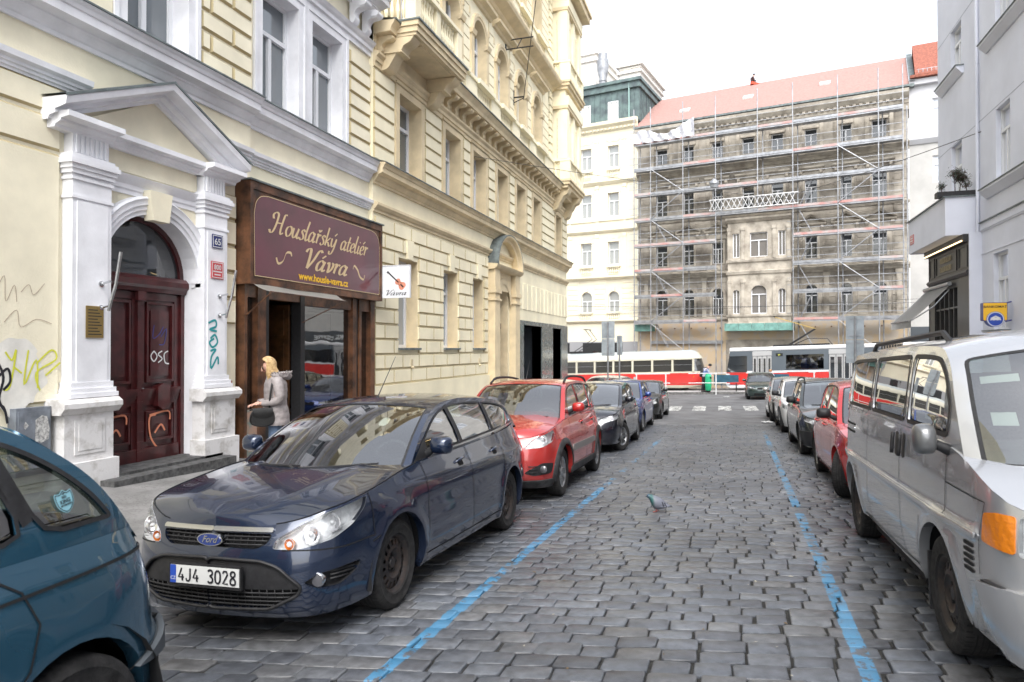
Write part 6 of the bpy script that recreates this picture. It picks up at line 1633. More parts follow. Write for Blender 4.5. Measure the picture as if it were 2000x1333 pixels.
    m.mold([(n, 4.45), (P0, 4.47), (P0 + .1, 4.54), (P0 + .14, 4.64), (n, 4.68)], 22.85, 26.05)
    N = 16; R_ = []
    for k in range(N + 1):
        t = PI * k / N; cu, r = 24.45, 1.42
        R_.append([m.P(cu - (r + e) * math.cos(t), q, 4.62 + (r * .78 + e) * math.sin(t)) for e, q in ((-.1, n), (-.1, .28), (-.02, .3), (.04, .42), (.1, .45), (.14, .45), (.14, n))])
    for k in range(N):
        for j in range(6): m.fi([R_[k][j], R_[k][j + 1], R_[k + 1][j + 1], R_[k + 1][j]], 1 if j >= 4 else 0)
    m.box(23.5, 25.4, n, .12, 3.78, 4.46); N = 16
    for k in range(N):
        t0, t1 = PI * k / N, PI * (k + 1) / N; cu, r, sp = 24.45, .75, 3.3
        m.face([(cu - r * math.cos(t0), .14, sp + r * math.sin(t0)), (cu - r * math.cos(t1), .14, sp + r * math.sin(t1)), (cu - (r + .22) * math.cos(t1), .14, sp + (r + .22) * math.sin(t1)), (cu - (r + .22) * math.cos(t0), .14, sp + (r + .22) * math.sin(t0))])
        m.face([(cu - (r + .22) * math.cos(t0), .14, sp + (r + .22) * math.sin(t0)), (cu - (r + .22) * math.cos(t1), .14, sp + (r + .22) * math.sin(t1)), (cu - (r + .22) * math.cos(t1), n, sp + (r + .22) * math.sin(t1)), (cu - (r + .22) * math.cos(t0), n, sp + (r + .22) * math.sin(t0))])
    th.part(m, 'doorway_surround', [mat('sandy portal', (.70, .58, .38), .85, nscale=2, namt=.1), M_ZINC], smooth=35)
    dm = mat('brown door', (.10, .035, .018), .4, nscale=3, namt=.3)
    m = MB(TL); d0 = -.36
    m.box(23.7, 25.2, d0 - .03, d0, -1.1, 3.3); 
    for u0 in (23.78, 24.5):
        for z0, z1 in ((-.7, .3), (.45, 2.1)): m.box(u0, u0 + .62, d0, d0 + .04, z0, z1)
    m.box(24.41, 24.49, d0, d0 + .08, -1, 2.5); m.box(23.7, 25.2, d0, d0 + .12, 2.4, 2.6)
    dr = th.part(m, 'door', dm)
    m = MB(TL)
    for k in range(16):
        t0, t1 = PI * k / 16, PI * (k + 1) / 16; m.face([(24.45, d0 - .02, 3.3), (24.45 - .75 * math.cos(t0), d0 - .02, 3.3 + .75 * math.sin(t0)), (24.45 - .75 * math.cos(t1), d0 - .02, 3.3 + .75 * math.sin(t1))])
    m.box(23.7, 25.2, d0 - .01, d0 + .015, 2.6, 3.3); th.part(m, 'fanlight', G_WIND, dr)
    # granite shop base
    gr = mat('grey granite cladding', (.15, .17, .17), .25, nscale=7, col2=(.08, .10, .10), coat=.3)
    m = MB(TL); wall(m, 26.26, 35.24, -2, 2.78, SHO, n + .05, 0, .5, 0); m.box(26.22, 26.26, n, n + .05, -2, 2.78); m.box(26.26, 35.24, n, n + .05, 2.78, 2.8); m.face([(35.24, n + .05, -2), (35.24, -3, -2), (35.24, -3, 2.78), (35.24, n + .05, 2.78)])
    th.part(m, 'granite_cladding', gr)
    m = MB(TL); 
    for o in SHO: m.face([(o[0], -.38, o[2]), (o[1], -.38, o[2]), (o[1], -.38, o[3]), (o[0], -.38, o[3])])
    th.part(m, 'shop_window', G_WIND)
    for a, b, c, d in G: window(th, TL, a, b, c, d, -.3, fw=.08, tr=.72, gm=G_WINC, sill=.10 + .34)
    for k, (a, b, c, d) in enumerate(Z): window(th, TL, a, b, 6.2, d, -.3, fw=.08, tr=.68, gm=G_WINC if k % 3 else G_WIN)
    for a, b, c, d, _ in AR: window(th, TL, a, b, c, d, -.24, fw=.08, tr=.7, gm=G_WIN)
    for a, b, c, d in A2: window(th, TL, a, b, c, d, -.24, fw=.08, tr=.7, gm=G_WIN)
    m = MB(TL)
    for u, z in ((16.7, 1.15), (21.9, 1.1)): m.box(u - .06, u + .06, n + .045, n + .06, z, z + .2); m.lathe([(.04, n + .06), (.03, n + .12)], (u, 0, z - .02), 8, 'y')
    th.part(m, 'wall_vent', M_OCHRE)
    return th
building_ochre()
# ================================================================== pale lavender corner building on the right
XR = 7.0
def TR(u, n, z): return (XR - n, u, z)
M_LAV = mat('lavender grey render', (.66, .68, .755), .9, nscale=.7, namt=.05, bump=.12, bscale=60)
def building_right():
    th = Thing('corner_building', 'pale lavender grey corner building with a projecting canopy over a dark shop', 'building', (7, 15, -.3))
    W = [(20.95, 21.95, 6.3, 8.2), (24.85, 25.9, 6.1, 8.25), (20.95, 21.95, 10.4, 12.3), (24.85, 25.9, 10.5, 12.05), (21.15, 22.2, 2.15, 4.27)]
    W += [(u, u + 1.05, z, z + 1.95) for u in (-6, -1.5, 3.0, 7.5, 12, 16.4) for z in (2.15, 6.25, 10.35)]
    m = MB(TR)
    wall(m, -12, 27.4, -2, 18.5, W, 0, 0, .3)
    m.box(-12, 27.4, -10, -.32, 18.4, 18.5); m.face([(27.4, 0, -2), (27.4, -12, -2), (27.4, -12, 18.5), (27.4, 0, 18.5)])
    # ground floor projecting pier and canopy
    m.box(23.1, 23.16, 0, .32, -2, 5.02)
    m.box(23.36, 27.75, .0, .86, 5.0, 6.14)
    for z0, z1, d in ((5.02, 5.06, .03), (5.06, 5.26, .05)): m.box(-12, 23.1, 0, d, z0, z1)
    m.box(-12, 23.1, 0, .02, 4.36, 4.38)
    th.part(m, 'wall', M_LAV)
    m = MB(TR)
    m.box(23.3, 27.82, 0, .92, 6.14, 6.17); m.box(-12, 23.1, 0, .09, 5.26, 5.29)
    th.part(m, 'flashing', M_ZINC)
    m = MB(TR)  # thin score lines in the render
    for z in (8.27, 12.1, 16.2): m.box(-12, 27.4, 0, .004, z, z + .02)
    th.part(m, 'score_line', mat('render joint', (.34, .36, .42), .9))
    for k, (a, b, c, d) in enumerate(W):
        w_ = window(th, TR, a, b, c, d, -.12, kind='T' if k < 4 else 'cas', fw=.07, tr=.66, gm=G_WIN)
    m = MB(TR)
    for a, b, z in ((19.0, 22.6, 6.12), (19.0, 22.6, 10.26), (-7, 17.8, 6.12), (-7, 17.8, 10.26), (24.6, 26.9, 10.5), (21.0, 22.35, 2.12)):
        m.prism([(0, z - .24), (.05, z - .24), (.22, z - .06), (.22, z), (0, z)], a, b, 'nzu', 0); m.box(a - .03, b + .03, 0, .25, z, z + .025, 1)
    th.part(m, 'sill', [M_LAV, M_ZINC])
    m = MB(TR); m.tube([(23.25, .06, 5.0), (23.25, .06, 18)], .045, 8)
    for z in range(6, 18, 2): m.lathe([(.055, z), (.055, z + .05)], (23.25, .06, 0), 8, 'z')
    th.part(m, 'downpipe', M_LAV, smooth=40)
    # dark shop
    dk = mat('charcoal shopfront', (.028, .027, .027), .4, nscale=3, namt=.2); gold = mat('pale gold lettering', (.32, .27, .17), .5)
    sh = Thing('dark_shop', 'charcoal panelled shop front with gold lettering and a lit cornice strip under the canopy', 'shop', (6.7, 25.3, -.6))
    f_ = .32; m = MB(TR)
    a, b = 23.16, 27.4
    m.box(a, b, -.3, f_ - .02, 3.95, 5.0); m.box(a, b, f_ - .02, f_ + .14, 4.78, 5.0)
    for u0, u1, z0, z1 in ((24.3, 26.5, 4.05, 4.7), (23.3, 24.1, 4.05, 4.7), (26.7, 27.3, 4.05, 4.7)):
        for q in ((u0, u1, z0, z0 + .03), (u0, u1, z1 - .03, z1), (u0, u0 + .03, z0 + .03, z1 - .03), (u1 - .03, u1, z0 + .03, z1 - .03)): m.box(q[0], q[1], f_ - .02, f_ + .01, q[2], q[3])
    m.mold([(0, 3.8), (f_ + .02, 3.8), (f_ + .08, 3.88), (f_ + .05, 3.95), (0, 3.95)], a, b)
    m.box(a, 24.3, -.3, f_ - .02, -2, 3.8); m.box(26.75, b, -.3, f_ - .02, -2, 3.8)
    m.box(24.3, 26.75, -.3, f_ - .04, 3.55, 3.8); m.box(24.3, 26.75, -.3, f_ - .04, -1.5, -.1)
    for k in range(6): m.box(24.3 + .49 * k - .025, 24.3 + .49 * k + .025, -.02, f_ - .05, -.1, 3.55)
    for z in (2.9, 1.2): m.box(24.3, 26.75, -.02, f_ - .06, z, z + .05)
    m.box(27.38, 27.4, -8, f_, -2, 5.0)
    sh.part(m, 'panelling', dk)
    m = MB(TR); m.box(a + .1, b - .05, f_ + .14, f_ + .155, 4.80, 4.83); sh.part(m, 'light_strip', mat('warm light strip', (1, .72, .35), .4, emit=2.2))
    m = MB(TR); m.face([(24.3, .1, -.1), (26.75, .1, -.1), (26.75, .1, 3.55), (24.3, .1, 3.55)]); m.face([(27.402, -6, 0), (27.402, -.5, 0), (27.402, -.5, 3.5), (27.402, -6, 3.5)]); sh.part(m, 'shop_window', G_WIND)
    m = MB(TR); TX = lambda uc, zc: (lambda x, y, o: (uc - x, f_ + o, zc + y))
    for row, nn in ((4.42, 12), (4.14, 12)):      # two rows of gold capitals, too small to read in the photograph
        for k in range(nn):
            u = 24.82 + k * .1; kk = (k * 7 + int(row * 50)) % 5
            m.box(u, u + .022, f_, f_ + .014, row, row + .17)
            if kk != 1: m.box(u + .022, u + .07, f_, f_ + .014, row + (.148 if kk % 2 else 0), row + (.17 if kk % 2 else .022))
            if kk > 2: m.box(u + .05, u + .07, f_, f_ + .014, row + .022, row + .148)
    sh.part(m, 'lettering', gold)
    m = MB(TR); cx, cz = 23.75, 1.75
    for k in range(7):
        t = PI * k / 6; m.ribbon([(cx, cz), (cx + .09 * math.cos(t), cz + .14 * math.sin(t))], .022, lambda x, y, o: (x, f_ + o, y), .004)
    m.ribbon([(cx, cz + .05), (cx, cz - .28)], .05, lambda x, y, o: (x, f_ + o, y), .004); m.ribbon([(cx - .1, cz - .2), (cx, cz - .12), (cx + .1, cz - .2)], .03, lambda x, y, o: (x, f_ + o, y), .004)
    sh.part(m, 'gold_emblem', mat('gold emblem', (.55, .38, .12), .4, metal=.5))
    aw = Thing('shop_awning', 'white sloping cloth awning pulled out over the pavement from the charcoal shop', 'awning', (6.6, 26.2, 3.5))
    cl = cloth_mat('white awning cloth', (.88, .87, .85))
    m = MB(TR)
    f = lambda u, v: (24.75 + 2.8 * u, .36 + 1.1 * v, 3.66 - 1.12 * v - .03 * math.sin(PI * v))
    m.grid(f, 10, 8)
    m.grid(lambda u, v: (24.75 + 2.8 * u, 1.47 + .015 * math.sin(u * 22), 2.54 - .24 * v), 24, 2)
    aw.part(m, 'cloth', cl)
    m = MB(TR); m.tube([(24.7, .4, 3.68), (27.6, .4, 3.68)], .07, 10); m.tube([(24.72, 1.46, 2.54), (27.6, 1.46, 2.54)], .03, 8)
    for u in (24.8, 27.5): m.tube([(u, .38, 3.5), (u - .3, .9, 2.95), (u, 1.44, 2.54)], .02, 6)
    aw.part(m, 'awning_frame', M_ALLOY, smooth=40)
    # cash machine sign
    cs = Thing('cash_machine_sign', 'yellow lightbox sign reading BANKOMAT with a round blue emblem on the lavender wall', 'sign', (6.6, 20.85, 2.2))
    Y = 20.85; yb = mat('sign yellow', (.80, .45, .02), .35, coat=.3); bl = mat('sign blue', (.02, .06, .36), .35, coat=.3); db = mat('sign side blue', (.05, .06, .22), .4)
    m = MB(); m.prism(roundp([(6.32, 2.36), (6.88, 2.36), (6.88, 2.84), (6.32, 2.84)], .03, 3), Y - .005, Y + .2, 'unz'); 
    m = MB(lambda x, y, z: (x, z, y)); m.prism(roundp([(6.32, 2.36), (6.88, 2.36), (6.88, 2.84), (6.32, 2.84)], .03, 3), Y, Y + .18, 'unz', 1)
    m.T = None
    m.prism([(x, z) for x, z in roundp([(6.335, 2.375), (6.865, 2.375), (6.865, 2.825), (6.335, 2.825)], .025, 3)], Y - .006, Y - .001, 'uzn', 0)
    m.lathe([(.20, Y - .03), (.20, Y + .18)], (6.6, 0, 2.40), 30, 'y', 2, cap=True)
    m.lathe([(.19, Y - .034), (.17, Y - .034)], (6.6, 0, 2.40), 30, 'y', 3, cap=False)
    cs.part(m, 'box', [yb, db, bl, M_PLATE])
    m = MB(); T4 = lambda x, y, o: (6.6 + x, Y - .036 - o, 2.40 + y)
    m.ribbon([(-.11, .02), (0, .08), (.11, .02)], .03, T4, .002, 0)
    for a, b in ((-.12, -.04), (-.04, .04), (.04, .12)): m.ribbon([(a, -.02), ((a + b) / 2, .0), (b, -.02)], .03, T4, .002, 0)
    m.face([T4(-.1, -.02, .001), T4(.1, -.02, .001), T4(.07, .05, .001), T4(-.07, .05, .001)])
    put_text(m, 'BANKOMAT', lambda x, y, o: (6.6 + x, Y - .008 - o, 2.70 + y), .085, .001, 1, bold=.002, sx=1.12)
    cs.part(m, 'sign_print', [M_PLATE, M_INK])
    m = MB(); 
    for z in (2.82, 2.34): m.tube([(6.86, Y + .1, z), (7.0, Y + .1, z + .04)], .02, 6)
    cs.part(m, 'wall_arm', db)
    # shrub in the canopy planter
    pl = Thing('potted_shrub', 'small dark leafy shrub growing on top of the concrete canopy', 'shrub', (6.45, 23.6, 6.17))
    rr = random.Random(11); m = MB(); lv = MB()
    def branch(p, d, l, r, dep):
        q = p + d * l; m.tube([p, (p + q) / 2 + Vector((rr.uniform(-.02, .02),) * 3), q], [r, r * .85, r * .7], 5)
        if dep == 0:
            for _ in range(26):
                c = q + Vector((rr.gauss(0, .055), rr.gauss(0, .055), rr.gauss(0, .06))); u = Vector((rr.uniform(-1, 1), rr.uniform(-1, 1), rr.uniform(-1, 1))).normalized(); w_ = u.orthogonal().normalized()
                lv.face([c - u * .03, c + w_ * .011, c + u * .03, c - w_ * .011], 0 if rr.random() < .7 else 1)
            return
        for _ in range(3):
            branch(q, (d + Vector((rr.uniform(-.7, .7), rr.uniform(-.7, .7), rr.uniform(-.1, .5)))).normalized(), l * .66, r * .7, dep - 1)
    for px, l, dp in ((0, .26, 3), (-.35, .10, 2), (.12, .2, 3), (.3, .12, 2)): branch(Vector((6.45 + px, 23.55, 6.3)), Vector((rr.uniform(-.15, .15), 0, 1)).normalized(), l, .016, dp)
    pl.part(m, 'branches', mat('bark', (.07, .045, .03), .9)); pl.part(lv, 'leaves', [mat('dark leaves', (.035, .06, .03), .6), mat('reddish leaves', (.10, .04, .04), .6)])
    m = MB(); m.box(5.95, 6.95, 23.42, 23.72, 6.17, 6.33); pl.part(m, 'planter', M_BLACK)
    s2 = Thing('street_sign', 'red enamel street name plate on the side of the canopy', 'street sign', (6.13, 27.5, 5.4)); m = MB(TR)
    m.box(27.0, 27.5, .86, .875, 5.3, 5.62, 0); m.box(27.03, 27.47, .875, .877, 5.33, 5.59, 1); m.box(27.05, 27.45, .877, .879, 5.35, 5.57, 0); 
    for z in (5.48, 5.39): m.box(27.1, 27.4, .879, .881, z, z + .05, 1)
    s2.part(m, 'plate', [mat('red enamel', (.5, .06, .07), .35), M_PLATE])
building_right()
# ================================================================== far side of the tram street
FA = math.radians(-10.781); FO = (-7.185, 54.69)
FD = (math.cos(FA), math.sin(FA)); FN = (math.sin(FA), -math.cos(FA))
def TF(s, n, z):
    n = n - 1.3; return (FO[0] + FD[0] * s + FN[0] * n, FO[1] + FD[1] * s + FN[1] * n, z)
M_STONE = mat('sooty sandstone', (.44, .40, .34), .9, nscale=.55, col2=(.17, .15, .125), bump=.4, bscale=12, contrast=(.36, .60))
M_STONE2 = mat('pale sandstone', (.48, .435, .365), .9, nscale=1.4, col2=(.26, .23, .19), bump=.3, bscale=14, contrast=(.34, .6))
M_ORNG = mat('peeling orange plaster', (.50, .39, .26), .9, nscale=1.3, col2=(.46, .40, .33), contrast=(.45, .55))
M_TILE = mat('faded clay tiles', (.34, .20, .175), .9, nscale=6, namt=.12, bump=.3, bscale=50)
M_TILE2 = mat('red clay tiles', (.30, .10, .065), .85, nscale=9, namt=.3, bump=.5, bscale=40)
M_GALV = mat('galvanised steel', (.36, .37, .39), .45, metal=.6, nscale=3, namt=.2)
M_PLANK = mat('scaffold toe board', (.48, .30, .27), .8, nscale=2, namt=.4, col2=(.45, .42, .40))
M_FCREAM = mat('ivory plaster', (.78, .72, .56), .9, nscale=1, namt=.05)
def scaffolded():
    th = Thing('scaffolded_building', 'soot-stained sandstone building with pediment windows and an oriel behind scaffolding', 'building', TF(9, 0, -1.2))
    cols = [(1.42, 2.31), (3.59, 4.39), (5.8, 6.61), (8.04, 8.89), (10.12, 10.94), (12.39, 13.21), (14.71, 15.44), (16.7, 17.6)]
    rows = [(16.3, 17.5, 0), (12.15, 13.85, 0), (8.14, 9.8, 0), (4.2, 6.25, 1)]
    ops = [(a, b, z0, z1) + ((1,) if ar else ()) for z0, z1, ar in rows for k, (a, b) in enumerate(cols) if not (z0 < 10 and k in (3, 4))]
    m = MB(TF); wall(m, -.1, 18.9, -2.4, 19.2, ops, 0, 0, .3)
    m.face([(-.1, 0, -2.4), (-.1, -12, -2.4), (-.1, -12, 19.2), (-.1, 0, 19.2)]); m.face([(18.9, 0, -2), (18.9, -12, -2), (18.9, -12, 19.2), (18.9, 0, 19.2)])
    gap = [(o[0] - .3, o[1] + .3, o[2] - .1, o[3] + .35) for o in ops]
    stones(m, -.1, 18.9, 3.95, 7.1, .42, None, gap, 0, .04, .02, .012); stones(m, -.1, 1.0, 7.6, 15.3, .42, .9, [], 0, .05, .02, .012); stones(m, 18.0, 18.9, 7.6, 15.3, .42, .9, [], 0, .05, .02, .012)
    stones(m, -.1, 18.9, 7.75, 11.0, .42, 1.2, gap, 0, .025, .015, .01); stones(m, -.1, 18.9, 12.0, 15.0, .42, 1.2, gap, 0, .025, .015, .01)
    th.part(m, 'wall', M_STONE)
    m = MB(TF)
    for pr in ([(0, 7.1), (.1, 7.12), (.16, 7.25), (.34, 7.35), (.36, 7.5), (0, 7.6)], [(0, 15.2), (.1, 15.22), (.15, 15.4), (.3, 15.5), (.42, 15.62), (.42, 15.74), (0, 15.8)], [(0, 3.72), (.08, 3.74), (.2, 3.86), (.22, 3.98), (0, 4.05)], [(0, 11.55), (.08, 11.57), (.16, 11.7), (.16, 11.78), (0, 11.82)], [(0, 17.9), (.06, 17.9), (.06, 18.3), (.12, 18.35), (.12, 18.6), (.35, 18.75), (.55, 18.95), (.6, 19.2), (0, 19.3)]): m.mold(pr, -.15, 18.95)
    for k in range(46): m.box(-.05 + k * .41, .16 + k * .41, 0, .3, 18.55, 18.75)
    for a, b in cols:
        c = (a + b) / 2
        # top row pilasters
        for q in (a - .42, b + .18): m.box(q, q + .24, 0, .07, 15.85, 17.9)
        m.box(a - .12, b + .12, 0, .08, 17.52, 17.7)
        m.box(a - .14, a, 0, .06, 11.95, 13.95); m.box(b, b + .14, 0, .06, 11.95, 13.95); m.box(a, b, 0, .06, 13.85, 13.97)
        m.mold([(0, 14.42), (.12, 14.44), (.2, 14.55), (.36, 14.62), (.38, 14.74), (0, 14.8)], a - .5, b + .5)
        for q in (a - .35, b + .17): m.prism([(0, 13.9), (.08, 13.9), (.1, 14.1), (.28, 14.25), (.28, 14.42), (0, 14.42)], q, q + .18, 'nzu')
        for q in (a - .34, b + .14): m.box(q, q + .2, 0, .12, 11.85, 12.0)
    for k in list(range(3)) + [5, 6, 7]:
        a, b = cols[k]; c = (a + b) / 2
        m.box(a - .14, a, 0, .06, 8.05, 9.9); m.box(b, b + .14, 0, .06, 8.05, 9.9); m.box(a, b, 0, .06, 9.8, 9.92)
        m.box(a - .3, b + .3, 0, .1, 10.02, 10.4)
        for q in (a - .42, b + .24): m.prism([(0, 9.9), (.1, 9.92), (.12, 10.1), (.3, 10.3), (.3, 10.45), (0, 10.45)], q, q + .18, 'nzu')
        m.mold([(0, 10.42), (.12, 10.44), (.34, 10.52), (.36, 10.62), (0, 10.64)], a - .58, b + .58)
        for sg in (1, -1):
            A = [m.P(c + sg * (.5 + (b - a) / 2 + .1), q, 10.6 + z) for q, z in ((0, 0), (.3, 0), (.38, .1), (.38, .16), (0, .18))]; B = [m.P(c, q, 11.12 + z) for q, z in ((0, 0), (.3, 0), (.38, .1), (.38, .16), (0, .18))]
            for j in range(4): m.fi([A[j], A[j + 1], B[j + 1], B[j]])
        m.box(a - .4, b + .4, 0, .09, 7.62, 7.98)
        r = (b - a) / 2; sp = 6.25 - r; R_ = []
        for j in range(13):
            t = PI * j / 12; R_.append([m.P(c - (r + e) * math.cos(t), q, sp + (r + e) * math.sin(t)) for e, q in ((0, 0), (0, .06), (.16, .06), (.18, 0))])
        for j in range(12):
            for q in range(3): m.fi([R_[j][q], R_[j][q + 1], R_[j + 1][q + 1], R_[j + 1][q]])
        m.box(c - .09, c + .09, 0, .14, 6.22, 6.55)
        for q in (a - .2, b + .02): m.box(q, q + .18, 0, .06, 4.1, sp)
    for s_ in (5.2, 7.3, 11.7, 13.8, .6, 18.3): m.box(s_ - .16, s_ + .16, 0, .12, 4.05, 7.1); m.box(s_ - .22, s_ + .22, 0, .18, 6.85, 7.1)
    th.part(m, 'stone_trim', M_STONE2)
    m = MB(TF); m.box(-.1, 18.9, -.02, .04, 2.3, 3.72); m.box(-.1, 6.8, -.02, .06, -2, 2.3); m.box(11.6, 18.9, -.02, .06, -2, 2.3); m.box(1, 6.6, .04, .3, 2.0, 2.25, 2)
    for s_ in [.5, 1.8, 2.9, 4.2, 5.3, 6.4] + [12 + k * 1.05 for k in range(7)]: m.lathe([(.05, .04), (.05, .12)], (s_, 0, 3.2), 6, 'y', 1)
    th.part(m, 'ground_floor', [M_ORNG, mat('rusty iron', (.12, .05, .03), .8), M_GALV])
    m = MB(TF)
    m.box(-.1, 1.3, .06, .9, 3.0, 3.55); m.box(6.9, 11.7, .0, 1.05, 2.95, 3.0); 
    for k in range(5): m.box(7.0 + k * .92, 7.9 + k * .92, 1.0, 1.05, 3.0, 3.5)
    m.box(6.9, 6.98, 0, 1.05, 3.0, 3.5); m.box(11.6, 11.68, 0, 1.05, 3.0, 3.5)
    th.part(m, 'fascia_board', mat('turquoise fascia', (.16, .33, .29), .6, nscale=3, namt=.2))
    for k, (a, b, c, d, *ar) in enumerate(ops):
        window(th, TF, a, b, c, d, -.2, fw=.05, tr=.68 if not ar else .62, gm=G_WIND)
    # oriel
    m = MB(TF); a, b, f_ = 7.1, 11.5, .75
    mid = (a + b) / 2
    wo = [(a + .35, a + .85, 8.4, 10.2), (mid - .62, mid + .62, 8.4, 10.2), (b - .85, b - .35, 8.4, 10.2), (a + .35, a + .85, 4.2, 6.0, 1), (mid - .55, mid + .55, 4.2, 6.3, 1), (b - .85, b - .35, 4.2, 6.0, 1)]
    wall(m, a, b, 3.5, 11.2, wo, f_, 0, .2)
    for s_ in (a, b): m.face([(s_, 0, 3.5), (s_, f_, 3.5), (s_, f_, 11.2), (s_, 0, 11.2)])
    m.box(a, b, 0, f_, 3.45, 3.5)
    for pr in ([(f_, 11.0), (f_ + .1, 11.02), (f_ + .3, 11.2), (f_ + .32, 11.34), (0, 11.5)], [(f_, 8.0), (f_ + .12, 8.05), (f_ + .16, 8.2), (f_, 8.25)], [(f_, 7.1), (f_ + .1, 7.15), (f_ + .16, 7.35), (f_, 7.4)], [(f_, 3.95), (f_ + .1, 4.0), (f_ + .12, 4.12), (f_, 4.15)], [(0, 3.3), (f_ + .1, 3.32), (f_ + .14, 3.5), (f_, 3.55)]): m.mold(pr, a - .1, b + .1)
    for s_ in (a + .12, a + 1.1, b - 1.1, b - .12):
        m.box(s_ - .12, s_ + .12, f_, f_ + .1, 8.25, 10.5); m.box(s_ - .16, s_ + .16, f_, f_ + .14, 10.4, 10.65); m.box(s_ - .12, s_ + .12, f_, f_ + .1, 4.15, 6.6); m.box(s_ - .15, s_ + .15, f_, f_ + .14, 6.5, 6.7)
    for k in range(11): m.box(a + .3 + k * .36, a + .42 + k * .36, f_, f_ + .06, 3.55, 3.92)
    o_ = th.part(m, 'oriel', M_STONE2)
    for q in wo:
        w_ = window(th, TF, *q[:4], f_ - .14, kind='mid' if q[1] - q[0] < .6 else 'cas', fw=.06, gm=glass('oriel glass %.2f%.1f' % (q[0], q[2]), None, boost=.04, opaque=(.17, .16, .15)))
    # roof
    m = MB(TF); e0 = (.45, 19.45); rd = (-6.0, 23.7)
    m.face([(-.2, *e0), (18.95, *e0), (18.95, *rd), (-.2, *rd)]); m.face([(-.2, -12.4, 19.45), (18.95, -12.4, 19.45), (18.95, *rd), (-.2, *rd)])
    for s_ in (-.2, 18.95): m.face([(s_, .45, 19.45), (s_, -6, 23.7), (s_, -12.4, 19.45)])
    rf = th.part(m, 'roof', M_TILE)
    m = MB(TF); m.box(-.3, 19.0, .4, .62, 19.28, 19.42); m.box(18.9, 19.25, -7, .4, 19.3, 19.5); 
    A = [(18.95, *e0), (19.3, *e0), (19.3, *rd), (18.95, *rd)]; m.face([(a_, b_, c_ + .2) for a_, b_, c_ in A])
    th.part(m, 'gutter', M_ZINC, rf)
    for s_, t in ((2.9, .3), (7.7, .42), (13.2, .45)):
        m = MB(TF)
        n0, z0 = e0[0] + (rd[0] - e0[0]) * t, e0[1] + (rd[1] - e0[1]) * t
        m.prism([(n0, z0), (n0 - .55, z0 + .36), (n0 - .62, z0 + .5), (n0 + .05, z0 + .12)], s_, s_ + .75, 'nzu'); th.part(m, 'roof_light', M_PLATE, rf)
    return th
scaffolded()
